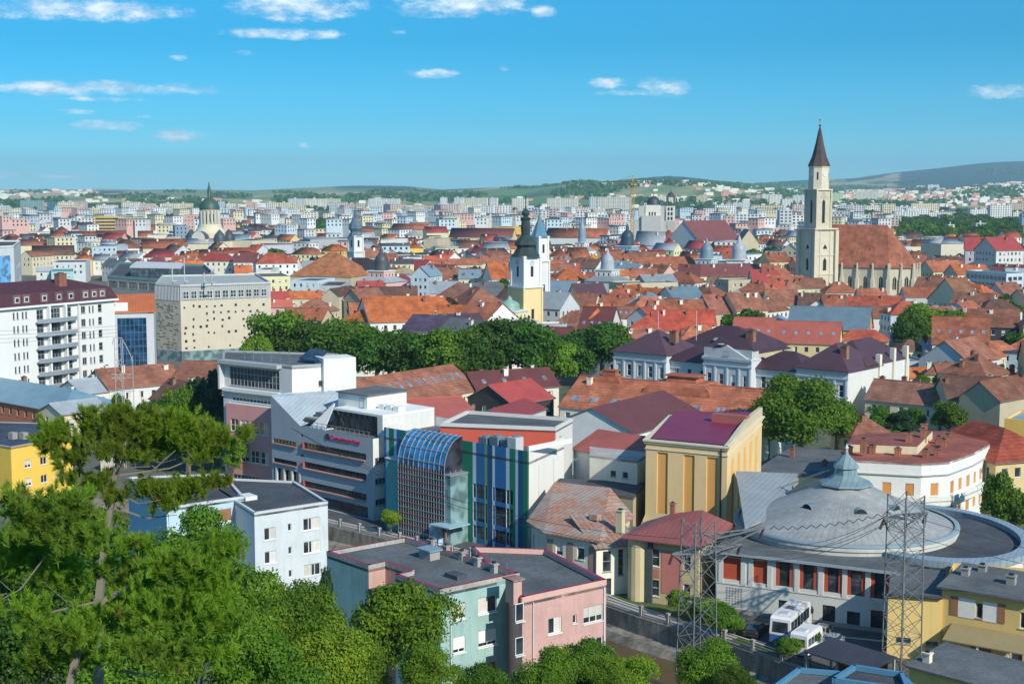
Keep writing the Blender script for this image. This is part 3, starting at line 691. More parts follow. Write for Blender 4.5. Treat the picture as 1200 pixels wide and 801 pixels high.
# --- grey office building with wedge roof and red lettering
def bank():
    b = Bld('office_building', 'grey clad angular office building with red lettering and long ribbon windows', 'office building', [(319,521.5),(437,514)], 12.6) if False else None
    w1 = W(437, 514, 12.6); w0 = Vector((w1.x-24.8*.733, w1.y+24.8*.68)); dn = Vector((.68, .733))*13
    b = Bld('office_building', 'grey clad angular office building with red lettering and long ribbon windows', 'office building', [w0, w1.xy, w1.xy+dn, w0+dn], 12.6, world=True)
    g = P('pale_grey', .3); gl = P((.36,.42,.47), .3); L = 24.8
    ribs = [(3.4, z, 6.0, .75, 'g') for z in (12.3, 9.1, 5.9)] + [(15.6, z, 15.2, 1.0, 'g') for z in (9.1, 6.0, 2.9)] + [(7.9-.2, z, .0, .0, 'hole') for z in ()] + [(7.85, z, .7, .35, 'g') for z in (10.9, 9.2, 7.7, 6.2)]
    ribs = [(*r[:4], 'k') for r in ribs if 2.5 < r[1] < 11.5]+[(3.8, .05, 6.6, 5.0, 'hole'), (16.0, .05, 15.0, 1.9, 'hole')]
    mb = b.shell(gl, {0: [r for r in ribs if r[1]+r[3] < 12.5], 1: [(1.5, z, 2.2, 1.0, 'g') for z in (8.6, 5.4, 2.2)]}, mats={1: P('white')}, build=False, rev=.5)
    # high left wedge: facade triangle + sloping standing seam roof
    mb.poly([(0, -.003, 12.55), (7.4, -.003, 12.55), (0, -.003, 16.8)], gl)
    mb.poly([(0, 0, 12.5), (0, 0, 16.8), (0, 13, 16.8), (0, 13, 12.5)][::-1], gl)
    mb.build('wall', b.root)
    mb = MB(); mt = M('metal', (.40,.47,.52))
    mb.slab([(0, 0, 16.82), (7.4, 0, 12.62), (12.6, 7.5, 16.2), (9, 9, 17.0), (0, 9, 17.0)][:3]+[(9, 9.5, 17.0), (0, 9.5, 16.95)], .15, mt); mb.build('wedge_roof', b.root)
    for k in range(3):
        mb = MB(); z = 13.6+.75*k; x = 8.1+.85*k-.4; yb = (z-12.62)/3.58*7.5
        mb.box(x-.3, yb-1.15, z, x+2.6, yb-.1, z+.32, GLASS); mb.build('slit_window', b.root)
    # white fin
    mb = MB(); mb.prism([(12.6, .25), (13.0, .25), (13.0, 7.8), (12.6, 7.8)], 12.5, 12.6, FRAME); i = 0
    mb.slab([(9.6, .2, 12.7), (13.2, .2, 12.7), (13.2, 2.4, 16.6), (12.9, 2.4, 16.6)], .25, P('white', .2)); mb.build('fin', b.root)
    # terrace, glazed storey, roof
    mb = MB(); mb.box(7.4, .3, 12.3, L-.3, 12.7, 12.5, M('flat', 'tar_light')); mb.box(13.2, 2.0, 15.6, L, 12.9, 15.95, P('white', .3)); mb.build('roof', b.root)
    mb = MB(); mb.box(13.2, 2.3, 12.5, L-1.2, 2.5, 15.6, GLASS)
    for k in range(9): x = 13.2+k*1.3; mb.box(x, 2.2, 12.5, x+.08, 2.3, 15.6, DARK)
    mb.box(L-1.2, 2.0, 12.5, L-.02, 12.9, 15.6, P('white')); mb.build('glazed_storey', b.root)
    mb = MB()
    for k in range(13): x = 10.5+k*1.1; mb.beam((x, .15, 12.55), (x, .15, 13.5), .06, M('steel', 'grey_metal'))
    mb.beam((10.5, .15, 13.5), (24, .15, 13.5), .07, M('steel', 'grey_metal')); mb.build('terrace_railing', b.root)
    # penthouse
    mb = MB(); mb.box(11.5, 4.5, 15.6, 18.5, 12.8, 18.0, P('white', .3)); mb.box(11.2, 4.2, 18.0, 18.9, 12.9, 18.15, M('flat', 'pale_grey' if 0 else 'tar_light')); mb.build('penthouse', b.root)
    w = link(bpy.data.objects.new('window', win_mesh(1.1, 1.6, 'g')), b.root); w.location = (17.2, 4.35, 16.0)
    for k in range(3):
        mb = MB(); mb.box(19.3+1.7*k, 6, 15.9, 20.6+1.7*k, 7.4, 16.7, P('white', .4)); mb.build('air_unit', b.root)
    for z in (9.1, 6.0, 2.9):   # brick red sills and linings of the ribbon windows
        mb = MB(); mb.box(8.1, -.35, z-.18, 23.1, .3, z-.02, P((.50,.24,.18))); mb.box(8.05, -.28, z-.02, 8.3, .3, z+1.0, P((.34,.10,.10)));
        mb.build('window_sill', b.root)
    for z in (9.1, 5.9):
        mb = MB(); mb.box(.3, -.3, z-.15, 6.5, .3, z-.02, P((.50,.24,.18))); mb.build('window_sill', b.root)
    mb = MB(); mb.poly([(.4, .46, 0), (7.2, .46, 0), (7.2, .46, 5.2), (.4, .46, 5.2)], GLASS); mb.poly([(8.3, .46, 0), (23.7, .46, 0), (23.7, .46, 2.1), (8.3, .46, 2.1)], GLASS); mb.build('undercroft_glazing', b.root)
    for k in range(4):
        mb = MB(); mb.box(.9+2.0*k, -.1, 0, 1.3+2.0*k, .3, 5.1, P('pale_grey')); mb.build('pillar', b.root)
    # lettering
    cu = bpy.data.curves.new('sign_text', 'FONT'); cu.body = 'Comunitatea Vest'; cu.size = .95; cu.extrude = .06; cu.space_character = 1.0
    to = bpy.data.objects.new('tmp', cu); scol.objects.link(to); dg = bpy.context.evaluated_depsgraph_get(); me = bpy.data.meshes.new_from_object(to.evaluated_get(dg)); bpy.data.objects.remove(to)
    me.materials.clear(); me.materials.append(M('gloss', (.62,.02,.10)))
    s = link(bpy.data.objects.new('sign_lettering', me), b.root); s.location = (15.0, -.1, 11.4); s.rotation_euler = (R(90), 0, 0); s['label'] = 'red lettering along the top of the grey facade'
    mb = MB(); mb.lathe([(0.01, -.12), (.5, -.12), (.5, .02), (.01, .02)], M('gloss', (.06,.01,.08)), 16); l = mb.build('sign_logo', b.root); l.location = (14.2, -.1, 11.7); l.rotation_euler = (R(90), 0, 0)
bank()
# --- white and pink civic building behind it
def pinkwhite():
    b = Bld('office_building', 'white and pink modern building with glazed top floors behind the grey clad offices', 'office building', [(261,422),(342,430),(415,426),(395,416),(262,412)], 21)
    L = b.edges()[0][3]; L1 = b.edges()[1][3]
    wn_ = {0: [(L*.46, 16.9, L*.72, 3.2, 'g'), (L*.46, 14.3, L*.66, 1.3, 'w')], 1: [(5.0, 17.5, 1.0, 1.0, 'g'), (L1-1.2, 15.6, .7, 2.4, 'g')]}
    b.shell(P('pale_grey', .2), wn_, mats={1: P('white', .2), 2: P('white', .2)}, rev=1.2)
    b.flat(M('flat', 'tar_light'), par=.3, pm=P('grey'))
    mb = MB(); mb.box(-.1, -1.2, 20.6, L*.86, .2, 21.2, P('grey')); mb.box(-.1, -1.1, 16.2, .3, .2, 20.6, P('pale_grey')); mb.box(.4, -.7, 15.9, L*.84, -.02, 16.5, P('white', .2)); mb.build('cornice', b.root)
    pk = Vector((0, 0)); mb = MB(); a0, a1 = L*.08, L*.74
    rects = [(2.0+2.35*k, z, 1.9, 2.1, 'w') for k in range(int((a1-a0)/2.35)) for z in (9.2, 4.2)]+[((a1-a0)/2, .2, (a1-a0)*.9, 1.6, 'g')]
    rr = wall_face(mb, (a0, -.7), (1, 0), (0, -1), a1-a0, 0, 13.9, rects, P((.76,.37,.34), .4)); mb.poly([(a0, 0, 0), (a0, -.7, 0), (a0, -.7, 13.9), (a0, 0, 13.9)], P((.76,.37,.34), .4)); mb.poly([(a1, -.7, 0), (a1, 0, 0), (a1, 0, 13.9), (a1, -.7, 13.9)], P((.76,.37,.34), .4)); mb.poly([(a0, -.7, 13.9), (a1, -.7, 13.9), (a1, 0, 13.9), (a0, 0, 13.9)], P('white'))
    mb.build('pink_bay', b.root); put_windows(b.root, ((a0, -.7), (1, 0), (0, -1), a1-a0, 0), rr)
    e = b.edges()[1]; mb = MB()
    q = [Vector(e[0])+Vector(e[1])*L1*.48, Vector(e[0])+Vector(e[1])*L1]; n_ = Vector(e[2])
    mb.prism([(p.x, p.y) for p in (q[0]+n_*.9, q[1]+n_*.9, q[1]-n_*4, q[0]-n_*4)], 0, 22.2, P('white', .3)); mb.build('stair_tower', b.root)
    ro = [c for c in b.root.children if c.name.startswith('roof')][0]
    mb = MB(); mb.slab([(12, 6, 21.6), (17.5, 5, 21.6), (17, 8, 23.0), (12, 9, 23.0)], .1, M('glass', (.015,.02,.03))); 
    for k in range(5): mb.beam((12.2+k*1.1, 7.6-.1*k, 21), (12.2+k*1.1, 7.8-.1*k, 22.3), .1, M('steel', 'grey_metal'))
    mb.build('solar_panel', ro)
    for k in range(6):
        mb = MB(); x = 2+2.1*k; mb.beam((x, 3.2, 21), (x, 3.2, 22.5+.4*(k % 3)), .07, M('steel', 'pale_grey' if 0 else 'grey_metal')); mb.beam((x-.5, 3.2, 22.2), (x+.5, 3.2, 22.2), .05, M('steel', 'grey_metal')); mb.build('antenna', ro)
pinkwhite()
# --- striped casino-like hall
def striped():
    h = 14.5; A, B_, C = W(450, 500, h), W(619.8, 528.7, h), W(661, 511, h); dA = A-B_
    b = Bld('striped_hall', 'green and blue vertically striped hall with glass vault and white side wall', 'hall', [A.xy, B_.xy, C.xy, (C+dA).xy], h, world=True)
    L = b.edges()[0][3]; rng = random.Random(4); cols = [(.03,.13,.34), (.02,.22,.17), (.05,.20,.40), (.40,.50,.58), (.02,.16,.28), (.08,.24,.10), (.20,.34,.16), (.03,.10,.26)]
    mb = MB(); x = 0; seqs = []
    def pxs(px):  # position along the front for a picture column
        lo, hi = 0, L
        for _ in range(30):
            m_ = (lo+hi)/2
            if proj(b.fr.w(m_, 0, 8))[0] < px: lo = m_
            else: hi = m_
        return lo
    BL, GR, WH, DB, LB, YG = (.03,.15,.36), (.015,.20,.13), (.50,.60,.68), (.02,.09,.22), (.08,.22,.38), (.16,.34,.14)
    seq = [(450,BL),(453,WH),(456,GR),(462,WH),(465,BL),(470,GR),(476,WH),(480,DB),(486,WH),(489,GR),(495,BL),(500,WH),(503,GR),(510,BL),(524,GR),(530,BL),(538,WH),(541,GR),(554,WH),(558,BL),(568,YG),(571,DB),(577,WH),(580,BL),(593,WH),(597,GR),(604,WH),(607,DB),(613,GR),(618,YG),(620.5,YG)]
    wl_ = [(pxs(562.5), z, 3.0, zz, 'k2') for z, zz in ((6.6, 2.0), (3.2, 2.8), (.8, 1.8))]+[(pxs(588.5), z, 4.2, zz, 'k2') for z, zz in ((6.6, 2.0), (3.2, 2.8), (.8, 1.8))]
    mats = []
    for (xa, ca), (xb, _) in zip(seq[:-1], seq[1:]):
        sa, sb = pxs(xa) if xa > 451 else 0, pxs(xb) if xb < 620 else L
        rr = [(r[0], r[1], r[2], r[3]) for r in wl_]
        sub = []
        for r in wl_:
            a_, b2 = max(sa, r[0]-r[2]/2), min(sb, r[0]+r[2]/2)
            if b2-a_ > .3: sub.append(((a_+b2)/2-sa, r[1], b2-a_-.12, r[3], 'k'))
        rr = wall_face(mb, (sa, 0), (1, 0), (0, -1), sb-sa, 0, h, sub, M('paint', ca)); put_windows(b.root, ((sa, 0), (1, 0), (0, -1), sb-sa, 0), rr)
    for i, e in enumerate(b.edges()[1:], 1): wall_face(mb, e[0], e[1], e[2], e[3], 0, h, [], P('white', .25), .2)
    mb.build('wall', b.root)
    b.flat(M('flat', 'tar_light'), par=.0, z=h-1.5)
    # rear higher volume
    Hh = 15.5; q = [b.loc(W(*p, Hh)) for p in ((516,498.7),(651,504),(671,493),(547,484))]
    mb = MB()
    for i in range(4):
        e = b.edges(q)[i]; wall_face(mb, e[0], e[1], e[2], e[3], 0 if i == 1 else h-2, Hh, [], P((.74,.14,.09), .2) if i == 0 else P('white', .25), .2)
    mb.build('upper_hall', b.root); b.flat(M('flat', 'tar_light'), z=Hh, pts=q, par=.45, pm=P('white', .3), name='upper_roof')
    # white terrace walls, plant
    mb = MB(); mb.box(L-.25, .02, h, L+.01, 9, h+.7, P('white', .3)); mb.build('terrace_wall', b.root)
    for k, (x, y) in enumerate(((17.5, 2.4), (19.6, 2.5), (21.6, 2.7), (23.4, 2.2))):
        mb = MB(); hh = (.6, .9, .7, 1.3)[k]; mb.box(x, y, h-1.5, x+1.6, y+1.6, h+hh-.3, M('metal', 'blue_metal') if k < 3 else P('pale_grey')); mb.lathe([(.6, h+hh-.3), (.6, h+hh-.1), (.1, h+hh-.05)], M('steel', 'grey_metal'), 12, x+.9, y+.9); mb.build('air_handler', b.root)
    # glass vault porch
    dep = 3.6
    def pxd(px):
        lo, hi = 0, L
        for _ in range(30):
            m_ = (lo+hi)/2
            if proj(b.fr.w(m_, -dep, 6))[0] < px: lo = m_
            else: hi = m_
        return lo
    x0, x1 = pxd(467), pxd(521); wv = (x1-x0); r = 4.6; zc = 10.4; G = M('glass', (.015,.10,.22)); G2 = M('glass', (.02,.02,.028)); FR = M('steel', (.40,.46,.50)); FP = M('paint', (.36,.14,.17))
    mb = MB()
    arc = [(-dep+ (dep+.0)*0 + dep*(1-math.cos(a)) , zc+ (h+.6-zc)*math.sin(a)) for a in [math.pi/2*k/8 for k in range(9)]]
    for (ya, za), (yb, zb) in zip(arc[:-1], arc[1:]): mb.poly([(x0, ya, za), (x1, ya, za), (x1, yb, zb), (x0, yb, zb)], G)
    mb.poly([(x0, -dep, 0), (x1, -dep, 0), (x1, -dep, zc), (x0, -dep, zc)], G2)
    for x in (x0, x1): mb.poly([(x, 0, 0), (x, -dep, 0)]+[(x, a, z) for a, z in arc], G2)
    mb.build('glass_vault', b.root)
    mb = MB()
    for k in range(10):
        x = x0+wv*k/9
        for (ya, za), (yb, zb) in zip(arc[:-1], arc[1:]): mb.beam((x, ya-.05, za+.05), (x, yb-.05, zb+.05), .09, FR)
        mb.beam((x, -dep-.05, 0), (x, -dep-.05, zc), .075, FR)
        if k < 9: mb.beam((x+wv/18, -dep-.05, 0), (x+wv/18, -dep-.05, zc), .06, FR)
    for ya, za in arc[1:-1:2]: mb.beam((x0, ya-.05, za+.05), (x1, ya-.05, za+.05), .1, FR)
    for k in range(12): z = zc*(k+1)/12.5; mb.beam((x0, -dep-.06, z), (x1, -dep-.06, z), .07, FP if k % 2 else FR); mb.beam((x1+.03, -dep, z), (x1+.03, 0, z), .08, FR)
    for k in range(4): mb.beam((x1+.04, -dep+dep*k/3.3, 0), (x1+.04, -dep+dep*k/3.3, zc), .08, FR)
    mb.build('glass_vault_frame', b.root)
    mb = MB(); mb.box(x1+.1, -3.5, 0, x1+1.1, -.05, 9.9, M('glass', (.10,.16,.17))); mb.box(x1, -3.6, 9.9, x1+1.2, 0, 10.1, FR); mb.build('glass_annex', b.root)
    mb = MB(); mb.box(x0-3.4, -3.0, 0, x0-.1, -.05, 10.6, M('plaster', (.15,.42,.40))); mb.box(x0-3.5, -3.1, 10.6, x0, -.02, 10.75, P('pale_grey')); mb.build('side_bay', b.root)
    mb = MB(); mb.box(x1-.6, -dep-2, 3.0, x1+3.0, -1.5, 3.15, M('metal', (.35,.55,.62))); mb.beam((x1+1.8, -dep-1.6, 0), (x1+1.8, -dep-1.6, 3), .25, P((.30,.15,.10)));mb.box(x1-1.6, -dep-1.5, 0, x1-.2, -dep-.1, 3, M('glass', (.2,.3,.4))); mb.build('canopy', b.root)
    mb = MB(); 
    for s_ in (3.5, 9.0): 
        e = b.edges()[1]; o = Vector(e[0])+Vector(e[1])*s_; mb.beam((*o, 2), (*o, 12), .12, P('pale_grey'))
    mb.build('downpipe', b.root)
striped()
# --- rusty roofed low house next to it
def rustyhouses():
    h = 7.0; b = Bld('old_house', 'cream low house with patched rusty metal roof beside the white hall wall', 'house', [(640,622),(700,633),(738,605),(640,588),(623,610)], h)
    L = b.edges()[0][3]; wn_ = {0: [(L*.26, 4.2, 1.1, 1.5, 'w'), (L*.68, 4.2, 1.1, 1.5, 'w'), (L*.26, 1.2, 1.1, 1.7, 'w'), (L*.68, 1.0, 1.1, 1.7, 'w')], 1: [(1.2, 3.2, .8, 2.6, 'g'), (2.8, 3.2, .8, 2.6, 'g')], 4: [(.9, 3, .5, 2.5, 'g')]}
    b.shell(P('warm_white'), wn_)
    mb = MB(); top = [b.loc(W(*p, 9.5)) for p in ((650,565),(715,572))]; E = [Vector(p) for p in b.pts]; c = sum(E, Vector((0,0)))/5; E = [p+(p-c).normalized()*.7 for p in E]
    T0, T1 = top; z = h
    mb.slab([(*E[0], z), (*E[1], z), (*T1, 9.6), (*T0, 9.6)], .15, M('rusty')); mb.slab([(*E[1], z), (*E[2], z), (*T1, 9.6)], .15, M('rusty')); mb.slab([(*E[4], z), (*E[0], z), (*T0, 9.6)], .15, M('rusty')); mb.slab([(*E[3], z), (*E[4], z), (*T0, 9.6)], .15, M('rusty')); mb.slab([(*E[2], z), (*E[3], z), (*T0, 9.6), (*T1, 9.6)], .15, M('rusty'))
    ro = mb.build('roof', b.root)
    for s_ in (.08, .48, .9):
        mb = MB(); mb.box(L*s_-.45, -.06, .8, L*s_+.45, -.002, 6.1, P((.34,.24,.19))); mb.build('wall_panel', b.root)
    mb = MB(); mb.box(0, -.05, .2, L, -.004, .5, P('yellow')); mb.build('base_band', b.root)
    chimney(ro, L*1.05, 4.5, 8.0, 2.2, .9, P('cream')); mb = MB(); mb.box(L*.45, 4.4, 8.2, L*.45+1.2, 5.4, 8.9, M('rusty')); mb.build('dormer', ro)
    # porch wing in shade
    c = Bld('old_house', 'pale stucco house with tall narrow windows in the shade of the ochre stage tower', 'house', [(699,640),(745,636),(757,618),(712,612)], 6.3)
    L = c.edges()[0][3]; c.shell(P('warm_white'), {0: [(1.4, 3.0, 1.1, 2.6, 'g'), (L*.62, 2.4, .7, 3.3, 'g'), (L*.85, 3.4, .6, 1.8, 'g'), (1.4, 0.05, 1.2, 2.1, 'k')]})
    mb = MB(); mb.slab([(-.5,-.6,6.3), (L+.4,-.6,6.3), (L+.4,8,8.6), (-.5,8,8.6)], .15, M('rusty')); mb.build('roof', c.root)
    d = Bld('annex', 'two low beige annex boxes with flat felt roof between striped hall and stage tower', 'annex', [(650,569),(742,583),(757,565),(655,560)], 8.6)
    d.shell(P('beige'), {}); d.flat(M('flat', 'tar'), par=0)
    e = Bld('annex', 'cream annex wall with two small windows under the salmon metal roof', 'annex', [(691,533),(747,540),(762,530),(691,523)], 12.0)
    e.shell(P('warm_white', .7), {0: [(e.edges()[0][3]*.5, 9.3, .9, .9, 'g'), (e.edges()[0][3]*.75, 9.3, .9, .9, 'g')]}); e.flat(M('flat', 'concrete'), par=0)
    # red roofed curved wing of the stage building
    h = 8.0; f = Bld('stage_annex', 'rounded ochre annex with weathered maroon metal roof below the stage tower', 'annex', [(745,628),(819,637),(848,607),(757,600)], h)
    L = f.edges()[0][3]; wl_ = [(L*.32, 4.6, 1.0, 2.2, 'w'), (L*.32, .9, 1.0, 2.0, 'w'), (L*.82, 4.6, .9, 2.2, 'g'), (L*.82, .9, .9, 2.0, 'w'), (L*.12, 2.9, .5, 1.8, 'g')]
    f.shell(P((.62,.52,.30)), {0: wl_})
    mb = MB(); mb.box(L*.42, -.05, 1.4, L*.74, -.003, 6.6, P((.55,.20,.17))); mb.box(L*.25, -.05, 3.2, L*.39, -.003, 4.3, P((.55,.20,.17))); mb.build('wall_panel', f.root)
    mb = MB(); mb.lathe([(1.5, 0), (1.5, 7.6)], P((.62,.52,.30)), 16, .2, 1.0); mb.box(1.7, -.35, 0, 2.3, 0, 7.8, M('paint', (.06,.08,.08))); mb.build('round_bay', f.root)
    mb = MB(); c = [(-1.6,-1.0,7.9), (L+.8,-1.0,7.9), (L+1.5,9,8.6), (-1.6,7,8.2)]; rz = 10.4; r0, r1 = (2.5, 6.0, 9.9), (L-2.0, 6.5, 10.6); MR = M('metal', (.26,.085,.075))
    mb.slab([c[0], c[1], r1, r0], .14, MR); mb.slab([c[1], c[2], r1], .14, MR); mb.slab([c[2], c[3], r0, r1], .14, MR); mb.slab([c[3], c[0], r0], .14, MR); ro = mb.build('roof', f.root); chimney(ro, L*.3, 6, 9.8, 1.5, .6)
rustyhouses()
# --- ochre stage tower
def stage():
    h = 16.3; b = Bld('stage_tower', 'tall ochre windowless stage tower with orange panels and purple metal roof', 'theatre', [(757,516),(852.4,525),(893,489),(786,488)], h)
    E = b.edges(); L = E[0][3]; L1 = E[1][3]; ow = P((.78,.58,.30), .45); op = P((.80,.42,.13), .3)
    b.shell(ow, {0: [(L*s_, 5.5, 1.55, 9.4, 'hole') for s_ in (.21, .54, .82)], 1: [(L1*s_, 5.0, 1.9, 9.2, 'hole') for s_ in (.15, .32, .49, .66, .83)]}, rev=.2)
    mb = MB()
    for s_ in (.21, .54, .82): mb.poly([(L*s_-.8, .18, 5.4), (L*s_+.8, .18, 5.4), (L*s_+.8, .18, 15), (L*s_-.8, .18, 15)], op)
    e = E[1]
    for s_ in (.15, .32, .49, .66, .83):
        a = Vector(e[0])+Vector(e[1])*(L1*s_-1)-Vector(e[2])*.18; c = a+Vector(e[1])*2; mb.poly([(*a, 4.9), (*c, 4.9), (*c, 14.3), (*a, 14.3)], op)
    mb.build('recessed_panel', b.root)
    # cornice
    mb = MB()
    for i in (0, 1, 2, 3):
        o, d, nr, LL, rot = E[i]; a = Vector(o); c = a+Vector(d)*LL; n_ = Vector(nr); dd = Vector(d)
        for (z0_, z1_, ex) in ((15.2, 15.35, .12), (h-.02, h+.22, .35), (h-.3, h-.02, .2)): mb.prism([(p.x, p.y) for p in (a+n_*ex-dd*ex*.99, c+n_*ex+dd*ex*.99, c-n_*.3, a-n_*.3)], z0_+.001*i, z1_+.001*i, P('stone'))
    mb.build('cornice', b.root)
    mb = MB(); p = b.pts; in_ = lambda q, k: ((q[0]-L/2)*k+L/2, (q[1]-L1/2)*k+L1/2)
    mb.poly([(*in_(p[0], .94), h+.25), (*in_(p[1], .94), h+.25), (*in_(p[2], .9), h+1.0), (*in_(p[3], .9), h+1.0)], M('metal', 'purple'))
    mb.poly([(*in_(p[1], .94), h+.25), (*in_(p[1], .94), h-.2), (*in_(p[2], .9), h-.2), (*in_(p[2], .9), h+1.0)], P('stone')); mb.build('roof', b.root)
    mb = MB(); e = E[1]; a = Vector(e[0]); d = Vector(e[1]); n_ = Vector(e[2])
    for k in range(10):
        s0, s1 = L1*k/10, L1*(k+1)/10; zt = lambda s_: h+.3+1.35*max(0, math.sin(math.pi*min(1, max(0, (s_/L1-.05)/.9))*.62))
        q = [a+d*s0+n_*.05, a+d*s1+n_*.05, a+d*s1-n_*.5, a+d*s0-n_*.5]; i = len(mb.v)
        mb.v += [(q[0].x, q[0].y, h), (q[1].x, q[1].y, h), (q[2].x, q[2].y, h), (q[3].x, q[3].y, h), (q[0].x, q[0].y, zt(s0)), (q[1].x, q[1].y, zt(s1)), (q[2].x, q[2].y, zt(s1)), (q[3].x, q[3].y, zt(s0))]
        kk = mb.mat(P('stone'))
        for f_ in ((0,1,5,4), (4,5,6,7), (2,3,7,6)): mb.f.append(tuple(i+x for x in f_)); mb.mi.append(kk)
    mb.build('attic', b.root)
    mb = MB(); mb.beam((L*.93, -.12, 1), (L*.93, -.12, h), .16, DARK); mb.build('downpipe', b.root)
    mb = MB(); mb.box(L*.3, 15, h-.2, L*.75, 16.2, h+1.9, P((.45,.16,.13))); mb.build('rooftop_wall', b.root)
    # lower lit side wing
    return b
stage()
# --- round theatre
def arena():
    h = 7.3; A, B_ = W(839, 644, h), W(1052, 669.2, h); d = (B_-A).xy.normalized(); n_ = Vector((-d.y, d.x))
    b = Bld('round_theatre', 'round theatre with shallow grey dome, cupola and red-panelled white front', 'theatre', [A.xy, B_.xy, B_.xy+n_*14, A.xy+n_*14], h, world=True)
    L = b.edges()[0][3]; white = P((.66,.66,.62), .5); red = P('arena_red', .4)
    def sx(px):
        lo, hi = 0, L
        for _ in range(30):
            m_ = (lo+hi)/2
            if proj(b.fr.w(m_, 0, 5))[0] < px: lo = m_
            else: hi = m_
        return lo
    pans = [(sx(857.5), 3.9, 3.3, 3.0), (sx(891), 3.9, 1.8, 3.0)]; tall = [sx(x) for x in (919, 947, 976, 1003, 1031)]
    rects = [(*p, 'hole') for p in pans]+[(s_, 3.9, 2.05, 3.0, 'hole') for s_ in tall]+[(sx(919), .05, 1.3, 2.2, 'k'), (sx(946), .5, 1.4, 1.5, 'k'), (sx(972), .05, 1.5, 2.3, 'k'), (sx(1001), .4, 1.5, 1.6, 'k'), (sx(1030), .1, 1.7, 2.4, 'k')]
    b.shell(white, {0: rects}, rev=.3)
    mb = MB()
    for (s_, z, w, hh) in pans: mb.poly([(s_-w/2, .2, z), (s_+w/2, .2, z), (s_+w/2, .2, z+hh), (s_-w/2, .2, z+hh)], red)
    for s_ in tall:
        mb.box(s_-1.02, .06, 3.9, s_-.62, .28, 6.9, red); mb.box(s_+.62, .06, 3.9, s_+1.02, .28, 6.9, red)
    mb.build('red_panel', b.root)
    for s_ in tall:
        w = link(bpy.data.objects.new('window', win_mesh(1.24, 2.98, 'k')), b.root); w.location = (s_, .08, 3.91)
    mb = MB(); mb.box(-.05, -.08, 3.35, L, -.005, 3.5, white); mb.box(-.1, -.12, 0, L, -.005, .5, P('concrete'))
    for s_ in [sx(x) for x in (845, 871, 880, 902, 934, 962, 990, 1017)]: mb.box(s_-.35 if 0 else s_-.28, -.1, 3.5, s_+.28, -.003, 7.1, white)
    mb.build('facade_moulding', b.root)
    # lattice block window
    mb = MB()
    for i in range(6):
        for j in range(7): mb.box(sx(860)-.9+i*.36, -.03, 1.0+j*.3, sx(860)-.7+i*.36, -.004, 1.2+j*.3, P('concrete'))
    mb.build('vent_grille', b.root)
    ctr = W(990, 612, 8.3); cl = b.loc(ctr); Rr = 13.2
    ann = W(1090, 622, 8.0); al = b.loc(ann); Ra = 11.4; EY = 1.32; ux, uy = b.loc((ann.x+1, ann.y)), b.loc((ann.x, ann.y+1)); ux = Vector(ux)-Vector(al); uy = Vector(uy)-Vector(al)
    def oval(mb):
        mb.v = [(*(Vector(al)+ux*((v[0]-al[0])*ux.x+(v[1]-al[1])*ux.y)+uy*(EY*((v[0]-al[0])*uy.x+(v[1]-al[1])*uy.y))), v[2]) for v in mb.v]
    # front wing roof as a strip
    mb = MB(); mb.slab([(-.5, -.6, h+.0), (L+.3, -.6, h+.0), (L+.3, 9, h+.35), (-.5, 9, h+.35)], .2, M('flat', 'tar_light')); mb.box(-.55, -.7, h-.25, L+.3, -.55, h+.06, M('paint', (.30,.36,.40))); mb.build('front_roof', b.root)
    mb = MB(); mb.lathe([(Rr+.4, 0), (Rr+.4, 7.9), (Rr+.6, 8.0), (Rr+.6, 8.6), (Rr, 8.7)], P((.60,.60,.56), .8), 72, *cl); mb.build('drum', b.root, smooth=False)
    m, nt, ln, bb = base_mat('dome_sheet'); MATS['dome'] = m
    tcn = N(nt, 'ShaderNodeTexCoord').outputs['Object']; vs = N(nt, 'ShaderNodeVectorMath', operation='SUBTRACT'); ln.new(tcn, vs.inputs[0]); vs.inputs[1].default_value = (cl[0], cl[1], 0)
    gr = N(nt, 'ShaderNodeTexGradient', gradient_type='RADIAL'); ln.new(vs.outputs[0], gr.inputs[0]); mu = N(nt, 'ShaderNodeMath', operation='MULTIPLY'); mu.inputs[1].default_value = 96; ln.new(gr.outputs[1], mu.inputs[0]); frc = N(nt, 'ShaderNodeMath', operation='FRACT'); ln.new(mu.outputs[0], frc.inputs[0])
    o = mix_rgb(nt, ln, ramp(nt, ln, noise_tex(nt, ln, tcn, .25, 5), .35, .7), (.36,.37,.36), (.24,.25,.25)); o = mix_rgb(nt, ln, ramp(nt, ln, frc.outputs[0], 0, .14, .75, 0), o, (.11,.12,.13)); o = mix_rgb(nt, ln, ramp(nt, ln, noise_tex(nt, ln, tcn, 1.5, 5), .5, .72, 0, .5), o, (.5,.5,.47)); ln.new(o, bb.inputs['Base Color']); bb.inputs['Roughness'].default_value = .6
    mb = MB(); mb.lathe([(Rr+.1, 8.55), (Rr-1.5, 9.2), (8.5, 10.6), (5.5, 11.9), (3.0, 13.1), (2.4, 13.5)], m, 72, *cl); mb.lathe([(Rr+.7, 8.5), (Rr+.65, 8.75), (Rr+.05, 8.8)], M('paint', (.25,.33,.38)), 72, *cl); mb.build('dome', b.root, smooth=True)
    cg = M('metal', (.20,.29,.32)); mb = MB(); mb.lathe([(3.5, 13.3), (3.35, 13.5), (2.2, 13.95), (1.5, 14.5), (1.35, 15.3), (1.65, 15.4), (1.5, 15.8), (.85, 16.5), (.3, 17.0), (.2, 17.3)], cg, 8, *cl); mb.lathe([(.1, 17.2), (.1, 17.7), (.25, 17.8), (.02, 18.4)], P('pale_grey'), 8, *cl); mb.build('cupola', b.root)
    dl = [(cl[0]+7.4*math.cos(a), cl[1]+7.4*math.sin(a), a) for a in (R(-115), R(-62), R(-20))]
